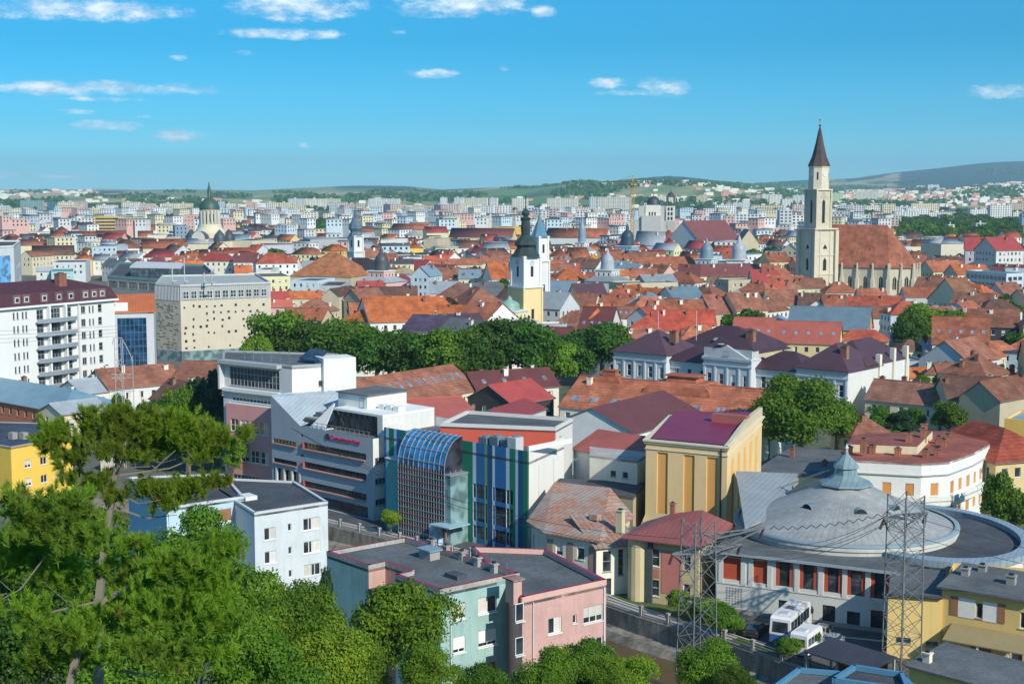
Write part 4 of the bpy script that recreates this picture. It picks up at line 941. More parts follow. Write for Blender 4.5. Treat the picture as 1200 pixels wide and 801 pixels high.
    for x, y, a in dl:
        mb = MB(); mb.lathe([(.75, -1.3), (.75, .75), ], M('metal', 'blue_metal'), 10, 0, 0, 0, math.pi); 
        mb = MB(); arc = [(.8*math.cos(t_), .8*math.sin(t_)) for t_ in [math.pi*k/8 for k in range(9)]]
        for (xa, za), (xb, zb) in zip(arc[:-1], arc[1:]): mb.poly([(xa, 0, za), (xb, 0, zb), (xb, 2.2, zb), (xa, 2.2, za)], M('metal', 'blue_metal'))
        mb.poly([(xx, .05, zz) for xx, zz in arc], DARK); o = mb.build('dormer', b.root); o.location = (x, y, 10.9); o.rotation_euler = (0, 0, a+math.pi/2)
    # walkway ladder up the dome's left side
    mb = MB(); a = R(155)
    for off in (-.5, .5):
        q0 = (cl[0]+12.6*math.cos(a)-off*math.sin(a), cl[1]+12.6*math.sin(a)+off*math.cos(a), 9.2); q1 = (cl[0]+3*math.cos(a)-off*math.sin(a), cl[1]+3*math.sin(a)+off*math.cos(a), 13.6); mb.beam(q0, q1, .12, P('pale_grey')); mb.beam((q0[0], q0[1], q0[2]+.9), (q1[0], q1[1], q1[2]+.9), .07, P('pale_grey'))
    mb.build('roof_walkway', b.root)
    # side cross roof left of the dome
    q = [b.loc(W(*p, 10)) for p in ((873,612),(912,598),(935,567),(862,572))]
    mb = MB(); mb.slab([(*q[0], 9.4), (*q[1], 9.6), (*q[2], 11.5), (*q[3], 12.4)], .25, M('metal', 'grey_metal')); mb.build('side_roof', b.root)
    # outer annex disc
    mb = MB(); n = 64
    a0 = 0
    st = [P((.70,.66,.64), .4), P((.62,.36,.36), .3)]
    for k in range(n):
        t0, t1 = 2*math.pi*k/n, 2*math.pi*(k+1)/n
        mb.poly([(al[0]+Ra*math.cos(t0), al[1]+Ra*math.sin(t0), 0), (al[0]+Ra*math.cos(t1), al[1]+Ra*math.sin(t1), 0), (al[0]+Ra*math.cos(t1), al[1]+Ra*math.sin(t1), 7.4), (al[0]+Ra*math.cos(t0), al[1]+Ra*math.sin(t0), 7.4)], st[1 if k % 4 == 0 else 0])
    oval(mb); mb.build('annex_wall', b.root)
    mb = MB(); mb.lathe([(Ra-1.2, 7.5), (.01, 7.6)], M('flat', 'tar'), 64, *al); oval(mb); mb.build('annex_roof', b.root)
    mb = MB(); mb.lathe([(Ra-.05, 7.3), (Ra+.25, 7.35), (Ra+.25, 8.1), (Ra-1.2, 8.15), (Ra-1.2, 7.45)], M('metal', (.25,.32,.37)), 64, *al); oval(mb); mb.build('annex_rim', b.root)
    LAND.append((980, 600, 'the round theatre dome')); FOOT.append((ctr.x, ctr.y, 20)); FOOT.append((ann.x, ann.y, 17))
    return b
B_arena = arena()
# --- yellow wings bottom right
def yellow_wings():
    yw = P((.84,.62,.24), .3)
    b = Bld('yellow_wing', 'yellow house wing with small dark windows right of the lattice pylon', 'house', [(1041,695),(1104,699),(1108,668),(1045,664)], 7.0)
    L = b.edges()[0][3]; b.shell(yw, {0: [(L*.3, 1.6, 1.6, .7, 'g'), (L*.84, 1.5, 1.3, .6, 'g')]}); b.flat(M('flat', 'tar_light'), par=0, z=7.05)
    mb = MB(); mb.box(-.6, -.5, 6.9, L+.1, .0, 7.06, M('flat', 'tar')); mb.build('eave', b.root)
    c = Bld('yellow_house', 'yellow two-storey house with brown shutters and a long porch roof', 'house', [(1104,685),(1215,703),(1235,668),(1118,659)], 8.2)
    L = c.edges()[0][3]; c.shell(yw, {0: [(4.0, 5.3, .65, 1.6, 'g'), (8.6, 5.0, .8, 1.7, 'w'), (11.3, 5.0, .8, 1.7, 'w'), (2.8+1.5, .3, 2.3, 2.6, 'b'), (8, .4, 1.2, 2.0, 'g')]})
    mb = MB(); mb.slab([(-.4,-.6,8.15), (L,-.6,8.15), (L,8,8.9), (-.4,8,8.9)], .2, M('flat', 'tar_light')); ro = mb.build('roof', c.root); chimney(ro, 1.2, 4, 8.5, 1.0, .8, P('concrete')); chimney(ro, 2.4, 6, 8.6, 1.0, .8, P('concrete')); chimney(ro, 6.2, 3.5, 8.5, 1.1, .9, P('concrete'))
    mb = MB(); mb.box(1.0, -.08, 5.2, 1.8, -.003, 7.2, SHUT); mb.box(5.9, -.08, 5.2, 6.7, -.003, 7.2, SHUT); mb.build('shutter', c.root)
    mb = MB(); mb.box(1.8, -.05, 5.1, 3.6, -.003, 7.2, FRAME); mb.box(4.4, -.05, 5.1, 5.9, -.003, 7.2, FRAME); mb.build('white_panel', c.root)
    mb = MB(); mb.slab([(1.2,-3.0,3.3), (L,-3.0,3.3), (L,-.02,4.3), (1.2,-.02,4.3)], .12, P((.30,.24,.13))); mb.build('porch_roof', c.root)
    for k in range(4):
        mb = MB(); x = 1.6+3.1*k; mb.box(x, -2.9, 0, x+.22, -2.68, 3.25, P('warm_white')); mb.build('porch_post', c.root)
    mb = MB(); mb.box(9.2, -2.5, 0, 10.0, -2.1, .8, P('pale_grey')); mb.build('air_unit', c.root)
    d = Bld('yellow_garage', 'low yellow building with grey felt roof at the bottom right corner', 'garage', [(1066,779),(1190,812),(1225,792),(1098,762)], 6.0)
    L = d.edges()[0][3]; d.shell(yw, {0: [(5.6, 3.7, 2.2, 1.1, 'w')]}); mb = MB(); mb.slab([(-.3,-.3,6.0), (L,-.3,6.0), (L,7,6.6), (-.3,7,6.6)], .2, M('flat', 'tar_light')); ro = mb.build('roof', d.root); chimney(ro, .9, 1.6, 6.1, 1.1, .7, P('warm_white'))
yellow_wings()
# --- blue edged flat roof at the bottom, lean-to
def bottom_roof():
    b = Bld('flat_roof_building', 'flat grey roof with bright blue metal edging at the bottom edge', 'building', [(905,808),(1085,822),(1062,797),(935,786)], 9)
    b.shell(P('concrete')); bl = M('gloss', (.10,.26,.40)); b.flat(M('flat', 'tar_light'), par=.35, pm=bl)
    c = Bld('flat_roof_building', 'smaller blue edged roof box beside the lean-to shed', 'building', [(975,799),(1066,812),(1058,792),(1000,783)], 9.6)
    c.shell(P('concrete')); c.flat(M('flat', 'tar'), par=.4, pm=bl)
    s = Bld('lean_to_shed', 'dark sheet-roofed lean-to shed beside the parked vehicles', 'shed', [(942,760),(1019,784),(1037,767),(960,752)], 3.0)
    L = s.edges()[0][3]; mb = MB(); mb.slab([(0,0,2.8), (L,0,2.8), (L,4.6,3.3), (0,4.6,3.3)], .12, M('metal', (.06,.06,.075))); mb.build('roof', s.root)
    for k in range(6):
        mb = MB(); x = .2+(L-.4)*(k % 3)/2; y = .2 if k < 3 else 4.3; mb.box(x-.1, y-.1, 0, x+.1, y+.1, 2.75 if k < 3 else 3.1, P('concrete')); mb.build('post', s.root)
    mb = MB(); mb.box(1, 4.3, 0, L-1, 4.45, 3.0, P('brown')); mb.build('back_wall', s.root)
bottom_roof()
# --- white rounded apartment house behind the theatre
def rounded():
    h = 10.5; pts = [(1000,539),(1080,543),(1112,541),(1140,531),(1160,520),(1150,505),(1080,505),(985,528)]
    b = Bld('rounded_apartment_house', 'white rounded apartment house with orange shutters and red felt roof', 'apartment house', pts, h)
    w = {}
    E = b.edges()
    for i in (0, 1, 2, 3):
        L = E[i][3]; n = max(1, int(L/2.6)); w[i] = [(L*(k+.5)/n, z, 1.3 if L > 3 else .9, 1.9, 'o') for k in range(n) for z in (5.6, 2.0)]
    b.shell(P('white', .3), w, mats={7: P('pink')}); ro = b.flat(M('flat', (.24,.075,.055)), par=0, z=h+.02)
    mb = MB()
    for i in range(5):
        o, d, nr, L, rot = E[i]; a = Vector(o); c = a+Vector(d)*L; n_ = Vector(nr)
        mb.prism([(p.x, p.y) for p in (a+n_*.25, c+n_*.25, c, a)], 8.6+i*.002, 8.75, P('grey')); 
        mb.prism([(p.x, p.y) for p in (a+n_*.9, c+n_*.9, c, a)], 4.8, 5.0+i*.002, P('white', .3)); mb.prism([(p.x, p.y) for p in (a+n_*.9, c+n_*.9, c+n_*.75, a+n_*.75)], 4.2, 5.6, P('white', .3))
    mb.build('balcony_band', b.root)
    mb = MB(); q = [b.loc(W(*p, 12)) for p in ((994,518),(1075,521),(1093,503),(1000,508))]; mb.prism(q, h-.1, 11.7, P('cream')); mb.prism([tuple(Vector(p)*1.0) for p in q], 11.72, 11.85, M('flat', (.22,.07,.055))); mb.build('upper_storey', b.root)
    for x, y, z in ((995,532,h),(1012,523,12),(1022,531,h),(1052,534,h),(1085,536,h),(1098,534,h),(1110,518,h),(1106,524,h),(1100,520,h),(1112,514,h),(1065,516,12),(1082,511,12),(1083,505,12)):
        q = b.loc(W(x, y, z)); chimney(ro, q[0], q[1], z, 1.3, 1.0)
rounded()
# ================================================================ bigger landmarks
def palace():
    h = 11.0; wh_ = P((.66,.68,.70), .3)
    A, B_ = W(719, 411, h), W(994, 436, h); d = (B_-A).xy.normalized(); n_ = Vector((-d.y, d.x)); L = (B_-A).xy.length
    b = Bld('palace', 'long white neoclassical palace with pediment and dark plum metal roofs', 'palace', [A.xy, B_.xy, B_.xy+n_*30, A.xy+n_*30], h, world=True)
    pl = M('metal', 'plum')
    def S(px):
        lo, hi = 0, L
        for _ in range(30):
            m_ = (lo+hi)/2
            if proj(b.fr.w(m_, 0, 8))[0] < px: lo = m_
            else: hi = m_
        return lo
    s1, s2, s3, s4 = S(781), S(826), S(882), S(933)
    parts = [(0, s1, 0, 0), (s1, s2, 1.6, -1.2), (s2, s3, -.6, .6), (s3, s4, 1.6, -1.2), (s4, L, 0, 0)]
    mb = MB(); mc = MB()
    for i, (a, c, y, dh) in enumerate(parts):
        LL = c-a; nw = max(3, int(LL/3.0)); hh = h+dh
        rr = [((k+.5)*LL/nw, z, 1.15, q, 'w') for k in range(nw) for z, q in ((5.4, 2.7), (1.2, 1.9))]
        rr = wall_face(mb, (a, y), (1, 0), (0, -1), LL, 0, hh, rr, wh_); put_windows(b.root, ((a, y), (1, 0), (0, -1), LL, 0), rr)
        D_ = 14
        for x, sg in ((a, -1), (c, 1)): mb.poly([(x, y, 0), (x, y+D_, 0), (x, y+D_, hh), (x, y, hh)], wh_)
        mc.box(a-.3, y-.45, hh-.35, c+.3, y+.05, hh, P('pale_grey')); mc.box(a-.1, y-.2, 4.3, c+.1, y-.003, 4.7, P('pale_grey')); mc.box(a-.15, y-.25, hh-1.7, c+.15, y-.004, hh-1.4, P('pale_grey'))
        for k in range(nw+1):
            if y <= 0: x = a+k*LL/nw; x = min(max(x, a+.3), c-.3); mc.box(x-.25, y-.16, 4.7, x+.25, y-.005, hh-1.7, wh_)
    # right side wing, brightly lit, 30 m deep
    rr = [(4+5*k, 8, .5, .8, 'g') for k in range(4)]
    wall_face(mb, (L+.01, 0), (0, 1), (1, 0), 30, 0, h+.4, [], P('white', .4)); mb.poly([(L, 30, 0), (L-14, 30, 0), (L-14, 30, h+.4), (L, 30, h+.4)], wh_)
    mb.build('wall', b.root); mc.build('cornice', b.root)
    for k, y in enumerate((14, 21, 27.5)):
        mb = MB(); mb.box(L-.6, y, 7, L+.5, y+1.0, h+3.4 if k else h+2.6, P('warm_white')); mb.build('chimney_stack', b.root)
    # pediment
    mb = MB(); m_ = (s2+s3)/2; hh = h+.6; mb.box(s2-.2, -1.1, hh-.02, s3+.2, 3, hh+.35, wh_); mb.box(s2, -.5, hh+.35, s3, 2.5, hh+2.3, P('pale_grey'));
    mb.prism([(s2+1.5, -1.0), (s3-1.5, -1.0), (s3-1.5, -.6), (s2+1.5, -.6)], hh+.35, hh+.4, wh_)
    i = len(mb.v); mb.v += [(s2+.8, -1.0, hh+.36), (s3-.8, -1.0, hh+.36), (m_, -1.0, hh+3.2), (s2+.8, -.45, hh+.36), (s3-.8, -.45, hh+.36), (m_, -.45, hh+3.2)]; k = mb.mat(wh_)
    for f in ((0,1,2), (3,5,4), (0,2,5,3), (1,4,5,2)): mb.f.append(tuple(i+x for x in f)); mb.mi.append(k)
    mb.build('pediment', b.root); w = link(bpy.data.objects.new('window', win_mesh(1.6, 1.0, 'g')), b.root); w.location = (m_, -1.12, hh+.8)
    # roofs
    def hip(a, c, y0, y1, z, zr, name='roof', m=pl):
        hb = min(c-a, y1-y0)/2; mb = MB()
        if c-a >= y1-y0: r0, r1 = (a+hb, (y0+y1)/2, zr), (c-hb, (y0+y1)/2, zr); Q = [[0,1,'1','0'],[1,2,'1'],[2,3,'0','1'],[3,0,'0']]
        else: r0, r1 = ((a+c)/2, y0+hb, zr), ((a+c)/2, y1-hb, zr); Q = [[0,1,'0'],[1,2,'1','0'],[2,3,'1'],[3,0,'0','1']]
        C = [(a,y0,z),(c,y0,z),(c,y1,z),(a,y1,z)]
        for q in Q: mb.slab([C[x] if isinstance(x, int) else (r0 if x == '0' else r1) for x in q], .15, m)
        return mb.build(name, b.root)
    r1 = hip(-.5, s1+.5, -.6, 16, h+.12, h+5.2); hip(s1-2, s2+3, 1.0, 14, h-1.1, h+2.6); r3 = hip(s2-.3, s3+.3, -.2, 16, h+3.0, h+7.0); hip(s3-3, s4+2, 1.0, 14, h-1.1, h+2.6); r5 = hip(s4-.5, L+.5, -.6, 16, h+.12, h+5.4); r6 = hip(L-14, L+.3, 8, 31, h+.6, h+5.3)
    hip(s1-10, s1+14, 15, 34, h, h+5.5)
    for k in range(4): skylight(r1, s1+2+2*k, 18, h+2.6, .5)
    chimney(r1, s1-2, 6, h+3.4, 2, 1.8); chimney(r3, s3-3, 4, h+5, 2, 1.8); chimney(r5, L-3, 4, h+3, 2.2, 1.5)
    mb = MB(); mb.lathe([(.01, 0), (.8, .25), (.8, .3), (.01, .3)], P('pale_grey'), 12, m_-2, -.2); o = mb.build('dish', r3); o.location = (0, 0, h+3.6)
    for q, z in ((1, h+2.5), (12, h+3.2)): mb = MB(); mb.beam((s1-9+q, 8, z), (s1-9+q, 8, z+7), .12, P('pale_grey')); mb.build('flagpole', r1)
palace()
# --- terracotta mansard with two domes in front of the palace
def mansard_domes():
    r, fr, ro = house((656,476),(893,497), h=7, yr=449, kind='g', roof='terracotta', wall='warm_white', t=.55, chim=4, sky=0, floors=1, label='long terracotta roofed building with two curved mansard domes and paired skylights', name='mansard_building', cat='building')
    Lx = fr.Lx; rm_ = M('tile', 'terracotta')
    def dome(px, w, yy):
        q = proj; s_ = None; lo, hi = 0, Lx
        for _ in range(30):
            m_ = (lo+hi)/2
            if proj(fr.w(m_, yy, 11))[0] < px: lo = m_
            else: hi = m_
        mb = MB(); prof = [(w, 0), (w*.97, 1.6), (w*.86, 2.8), (w*.68, 3.5)]
        def ring(s_, z): return [(lo-s_, yy-s_*.62, z), (lo+s_, yy-s_*.62, z), (lo+s_, yy+s_*.62, z), (lo-s_, yy+s_*.62, z)]
        for (a, za), (c, zc) in zip(prof[:-1], prof[1:]):
            Ra_, Rb_ = ring(a, 9+za), ring(c, 9+zc)
            for k in range(4): mb.poly([Ra_[k], Ra_[(k+1) % 4], Rb_[(k+1) % 4], Rb_[k]], rm_)
        mb.poly(ring(w*.68, 12.5), rm_); T = ring(w*.45, 12.5); U = ring(w*.4, 13.6)
        for k in range(4): mb.poly([T[k], T[(k+1) % 4], U[(k+1) % 4], U[k]], rm_)
        mb.slab(ring(w*.5, 13.8), .2, rm_); mb.build('mansard_dome', ro)
    dome(716, 3.2, 9.5); dome(803, 7.4, 10)
    for px in (671, 692, 718, 746, 765, 777, 792, 812, 840, 866):
        lo, hi = 0, Lx
        for _ in range(30):
            m_ = (lo+hi)/2
            if proj(fr.w(m_, 2.2, 8))[0] < px: lo = m_
            else: hi = m_
        for q in (0, 1.1): skylight(ro, lo+q, 2.4, 7+2.4*.55+.13, .55, l=1.5)
mansard_domes()
# --- large hall roofs near the centre left
HN = []
def hn(label, *a, **k):
    HN.append((label, a, k)); return house(*a, label=label, **k)
r, fr, ro = hn('long brown-red hall roof with a row of thirteen skylights behind the grey offices', (424,481),(562,456), h=8, yr=438, roof=(.26,.095,.07) if 0 else 'brown', wall='cream', t=.62, chim=1, sky=0, floors=1, name='hall', cat='hall')
for k in range(13): skylight(ro, fr.Lx*(k+.9)/13.6, 4.2, 8+4.2*.62+.14, .62, l=1.9, w=.75)
hn('dark plum tiled roof with three brick chimneys beside the brown hall', (560,458),(655,452), h=8, yr=434, roof='maroon', wall='warm_white', t=.6, chim=3, sky=4, floors=1)
hn('crimson metal roofed low hall with lime green sign', (601,474),(649,466), h=6.5, yr=448, roof='crimson', wall='dark', t=.5, chim=0, floors=1, name='hall', cat='hall')
hn('large flat crimson metal roof between grey offices and striped hall', (452,497),(562,489), h=7.5, yr=468, roof='salmon', wall='white', t=.28, chim=0, floors=1, name='hall', cat='hall')
hn('grey gabled hall end between crimson roofs', (548,488),(600,492), h=6, depth=16, kind='g', ridge='y', roof='crimson', wall='pale_grey', t=.35, chim=0, floors=0, name='hall', cat='hall')
hn('white gabled hall with broad plum metal roof left of the stage tower', (644,497),(744,508), h=8.5, depth=26, kind='g', ridge='y', roof='maroon', wall='white', t=.42, chim=0, floors=0, wins={'A': [(9, 9.2-1.6, .5, .9, 'g'), (10, 9.2-1.6, .5, .9, 'g')]}, name='hall', cat='hall')
hn('salmon red metal lean-to roof above the cream annex', (672,526),(757,540), h=11, yr=511, kind='s', roof='salmon', wall='white', t=.35, chim=0, floors=0, name='hall', cat='hall')
hn('dark grey flat-roofed wing behind the theatre dome', (886,551),(990,560), h=6, yr=527, kind='f', roof='tar_light', wall='cream', chim=2, floors=1, parap=0, name='wing', cat='building')
# --- St Michael style gothic church
def church():
    D0 = 668; s_ = F/D0; St = P((.64,.57,.43), .6); Dk = P((.50,.44,.32), .5)
    def X(px): return (px-600)*D0/F
    rz = R(14)
    root = empty('gothic_church', (X(955), D0, 0), rz, 'large gothic stone church with steep red roof and one tall clock tower', 'church')
    LAND.append((985, 290, 'the gothic church')); FOOT.append((X(1000), D0+15, 34)); FOOT.append((X(1035), D0+10, 28)); FOOT.append((X(955), D0, 14))
    TW = R(-50); q = lambda x, y: (x, y)
    # tower
    tw = 6.6
    mb = MB(); fc = {}
    tf = lambda w: faces(2*w, 2*w)
    T = empty('tower', (0, 0, 0), R(-78)); T.parent = root
    T.location = (0, -2, 0)
    def stage_(w, z0, z1, wins, name='tower_stage', corner=.9):
        mb = MB(); F4 = faces(2*w, 2*w)
        for k, (o, d, nr, L, rot) in F4.items():
            o2 = (o[0]-w, o[1]-w); wall_face(mb, o2, d, nr, L, z0, z1, [(w, a, b_, c, 'hole') for a, b_, c in wins], St, .5)
            for a, b_, c in wins: # dark louvre with pointed head
                P_ = lambda s, z, dep: (o2[0]+d[0]*s-nr[0]*dep, o2[1]+d[1]*s-nr[1]*dep, z)
                mb.poly([P_(w-b_/2, a, .48), P_(w+b_/2, a, .48), P_(w+b_/2, a+c, .48), P_(w-b_/2, a+c, .48)], DARK)
                if c > 2:
                    mb.poly([P_(w-b_/2, a+c+.01, .02), P_(w-b_/2, a+c-b_*.7, .02), P_(w-.02, a+c+.01, .02)], St); mb.poly([P_(w+b_/2, a+c+.01, .02), P_(w+.02, a+c+.01, .02), P_(w+b_/2, a+c-b_*.7, .02)], St)
        mb.poly([(-w,-w,z1),(w,-w,z1),(w,w,z1),(-w,w,z1)], St)
        for sx in (-1, 1):
            for sy in (-1, 1): mb.box(sx*w-corner*(.9 if sx < 0 else .4), sy*w-corner*(.9 if sy < 0 else .4), z0, sx*w+corner*(.4 if sx < 0 else .9), sy*w+corner*(.4 if sy < 0 else .9), z1-.4, Dk if 0 else St)
        return mb.build(name, T)
    stage_(5.7, 0, 31.5, [(3, 2.0, 5.5), (12.5, 2.0, 6), (22.5, 2.2, 2.2)], corner=1.4)
    mb = MB(); 
    for z, w in ((31.5, 6.8), (19.5, 6.0), (10.5, 6.0), (49.6, 4.7)): mb.box(-w, -w, z, w, w, z+.6, St)
    for sx in (-1, 1):
        for q in (-2.9, 2.9): mb.box(sx*5.7-.3, q-.25, 0, sx*5.7+.3, q+.25, 31.3, St); mb.box(q-.25, sx*5.7-.3, 0, q+.25, sx*5.7+.3, 31.3, St)
    mb.build('string_course', T)
    stage_(4.0, 32, 50, [(34.5, 1.7, 11.0)], corner=.6)
    mb = MB(); mb.lathe([(4.9, 50), (4.8, 60), (5.1, 60.3), (5.1, 61)], St, 8, ph=R(22.5)); mb.build('octagon', T)
    for k in range(4):
        a = R(90*k); 
        mb = MB(); mb.lathe([(0.01, 0), (1.15, 0), (1.15, .12), (.01, .12)], P('white'), 20); mb.box(-.06, -.05, .13, .06, .85, .16, DARK); mb.box(-.05, -.05, .13, .6, .05, .16, DARK)
        o = mb.build('clock_face', T); o.location = (4.52*math.cos(a), 4.52*math.sin(a), 57); o.rotation_euler = (R(90), 0, a+R(90))
        mb = MB(); mb.box(-.35, -.05, 0, .35, .1, 3.5, DARK); a2 = R(45+90*k); o = mb.build('louvre', T); o.location = (4.5*math.cos(a2), 4.5*math.sin(a2), 54.5); o.rotation_euler = (0, 0, a2+R(90))
        a3 = R(45+90*k); mb = MB(); mb.lathe([(.55, 32), (.55, 43), (.01, 48)], St, 8, 5.5*math.cos(a3), 5.5*math.sin(a3)); mb.build('pinnacle', T)
        mb = MB(); c_, s2 = math.cos(a), math.sin(a); mb.poly([(c_*4.1-s2*2.1, s2*4.1+c_*2.1, 46), (c_*4.1+s2*2.1, s2*4.1-c_*2.1, 46), (c_*4.1, s2*4.1, 49.5)], Dk); mb.build('gable_ornament', T)
    mb = MB(); mb.lathe([(5.4, 60.8), (3.4, 65.5), (1.9, 71.5), (.9, 76.5), (.25, 79)], M('tile', (.11,.075,.07)), 8, ph=R(22.5)); mb.build('spire', T)
    mb = MB(); mb.lathe([(.1, 79), (.7, 79.4), (.1, 80)], DARK, 8); mb.beam((0,0,79.8), (0,0,83), .3, M('gloss', (.5,.38,.1))); mb.beam((-.9,0,82), (.9,0,82), .3, M('gloss', (.5,.38,.1))); mb.build('cross', T)
    # nave
    L = 36; w = 24; eave = 14.5; rg = 33.5
    N_ = empty('nave', (3, 3, 0), R(-42)); N_.parent = root
    N_.location = (0, 3, 0)
    ax = L; pts = [(0, 0), (ax, 0), (ax+9.5, 6.5), (ax+9.5, w-6.5), (ax, w), (0, w)]
    mb = MB(); bt = MB(); gl = MB()
    for i in range(6):
        a, c = Vector(pts[i]), Vector(pts[(i+1) % 6]); d = (c-a); LL = d.length; d /= LL; nr = Vector((d.y, -d.x)); n = max(1, round(LL/7))
        rects = [((k+.5)*LL/n, 4.0, 1.9, 6.2) for k in range(n)] if i < 4 else []
        wall_face(mb, (a.x, a.y), (d.x, d.y), (nr.x, nr.y), LL, 0, eave, rects, St, .5)
        for r_ in rects:
            q0 = a+d*(r_[0]-.95)-nr*.45; q1 = a+d*(r_[0]+.95)-nr*.45; gl.poly([(*q0, 4), (*q1, 4), (*q1, 10.2), (*q0, 10.2)], GLASS); m_ = a+d*r_[0]-nr*.4; gl.beam((*m_, 4), (*m_, 10.2), .2, St)
            for sg in (-1, 1): e0 = a+d*(r_[0]+sg*.95)-nr*.02; mm = a+d*r_[0]-nr*.02; gl.poly([(*e0, 8.9), (*mm, 10.21), (*e0, 10.21)], St)
        if i < 4:
            for k in range(n+1):
                p0 = a+d*(LL*k/n)+nr*.8; bt.beam((*p0, 0), (*p0, 9), 1.5, St); bt.beam((*p0, 9), (*p0, 16.2), 1.0, St, .5)
    mb.build('wall', N_); bt.build('buttress', N_); gl.build('window', N_)
    mb = MB(); rm_ = M('tile', (.40,.135,.075), .35); lo = eave-.3; o = .6
    e = [(-o, -o, lo), (ax+.3, -o, lo), (ax+10.3, 6.2, lo), (ax+10.3, w-6.2, lo), (ax+.3, w+o, lo), (-o, w+o, lo)]; r0, r1 = (-o, w/2, rg), (ax-4.0, w/2, rg)
    for q in ([e[0], e[1], r1, r0], [e[1], e[2], r1], [e[2], e[3], r1], [e[3], e[4], r1], [e[4], e[5], r0, r1]): mb.slab(q, .3, rm_)
    ro = mb.build('roof', N_); mb = MB(); mb.poly([(0, 0, lo), (0, w, lo), (0, w/2, rg-.4)], St); mb.build('gable', N_)
    for x in (12, 26):
        mb = MB(); mb.slab([(x-1.2, 4.5, 20.0), (x+1.2, 4.5, 20.0), (x, 7.5, 23.8)], .2, P('pale_grey')); mb.poly([(x-1, 4.4, 19.8), (x+1, 4.4, 19.8), (x, 4.4, 22.8)], DARK) ; mb.build('dormer', ro)
    # chapel / white stair gable between tower and nave
church()
# --- tower with yellow base and dark onion spire
def onion_tower(px, D, wbase, segs, label, name='church_tower', rot=-55, spire=None, clock=False, cat='church tower', group=None):
    """segs: [(z0,z1,half width, wall colour)], spire: profile [(r,z)] and colour"""
    root = empty(name, atD(px, 300, D)*1, R(rot), label, cat, group); root.location.z = 0
    for (z0, z1, w, c) in segs:
        mb = MB(); m_ = P(c, .3); wz = (z0+z1)/2-1.6
        for k, (o, d, nr, L, r_) in faces(2*w, 2*w).items():
            o2 = (o[0]-w, o[1]-w); rr = [(w, wz, min(1.2, w*.5), min(3.4, (z1-z0)*.45), 'hole')] if z1-z0 > 3.5 else []
            wall_face(mb, o2, d, nr, L, z0, z1, rr, m_, .3)
            for q in rr:
                P_ = lambda s, z, dep: (o2[0]+d[0]*s-nr[0]*dep, o2[1]+d[1]*s-nr[1]*dep, z)
                mb.poly([P_(w-q[2]/2, q[1], .28), P_(w+q[2]/2, q[1], .28), P_(w+q[2]/2, q[1]+q[3], .28), P_(w-q[2]/2, q[1]+q[3], .28)], DARK)
        for sx in (-1, 1):
            for sy in (-1, 1): mb.box(sx*w-.35, sy*w-.35, z0, sx*w+.35, sy*w+.35, z1-.3, m_)
        mb.box(-w-.5, -w-.5, z1-.3, w+.5, w+.5, z1+.3, P('white')); mb.build('tower_stage', root)
        if clock and z1 == segs[-1][1]:
            for a in (0, 90, 180, 270):
                mb = MB(); mb.lathe([(0.01, 0), (1.0, 0), (1.0, .12), (.01, .12)], P('pale_grey'), 16); mb.box(-.06, 0, .13, .06, .7, .16, DARK); o = mb.build('clock_face', root); o.location = ((w+.02)*math.cos(R(a)), (w+.02)*math.sin(R(a)), z1-2.0); o.rotation_euler = (R(90), 0, R(a+90))
    if spire:
        prof, c = spire; mb = MB(); mb.lathe(prof, M('metal', c), 8, ph=R(22.5)); z = prof[-1][1]; mb.beam((0,0,z-.2), (0,0,z+3), .18, DARK); mb.beam((-.7,0,z+2), (.7,0,z+2), .16, DARK); mb.build('spire', root, smooth=False)
    p = atD(px, 300, D); FOOT.append((p.x, p.y, 8)); return root
def zz(py, D): return H-(py-YH)*D/F
Dm = 470
onion_tower(616, Dm, 4, [(0, zz(335,Dm), 3.8, 'ochre'), (zz(335,Dm), zz(300,Dm), 3.4, 'white')], 'white and yellow church tower with clock and dark green onion spire', rot=-52, clock=True,
   spire=([(5.2, zz(300,Dm)), (4.2, zz(296,Dm)), (3.2, zz(291,Dm)), (2.9, zz(289,Dm)), (3.9, zz(286,Dm)), (3.4, zz(282,Dm)), (2.2, zz(278,Dm)), (1.5, zz(275,Dm)), (1.7, zz(266,Dm)), (1.4, zz(258,Dm)), (1.9, zz(255.5,Dm)), (.8, zz(253,Dm)), (1.35, zz(250,Dm)), (1.2, zz(247,Dm)), (.3, zz(245,Dm)), (.12, zz(240,Dm))], (.035,.06,.055)))
LAND.append((616, 330, 'the yellow and white onion spired tower'))
D2 = 560
onion_tower(632, D2, 4, [(0, zz(305,D2), 2.7, 'white'), (zz(305,D2), zz(277,D2), 2.4, 'white')], 'slim white church tower with pale blue spire just behind the onion spired tower', rot=-48,
   spire=([(3.6, zz(277,D2)), (2.9, zz(272,D2)), (2.0, zz(266,D2)), (1.6, zz(262,D2)), (.8, zz(258,D2)), (.5, zz(254,D2)), (.1, zz(247,D2))], (.12,.27,.38)))
D3 = 720
onion_tower(417, D3, 4, [(0, zz(294,D3), 2.9, 'white'), (zz(294,D3), zz(276,D3), 2.6, 'white')], 'round-cornered white church tower with grey-blue onion dome', rot=-50,
   spire=([(3.4, zz(276,D3)), (3.2, zz(273,D3)), (2.6, zz(271,D3)), (3.6, zz(267,D3)), (3.2, zz(262,D3)), (1.6, zz(257,D3)), (.8, zz(255,D3)), (.6, zz(250,D3)), (.5, zz(247,D3)), (.12, zz(243,D3))], (.13,.19,.24)))
LAND.append((417, 280, 'the grey-blue domed white church tower'))
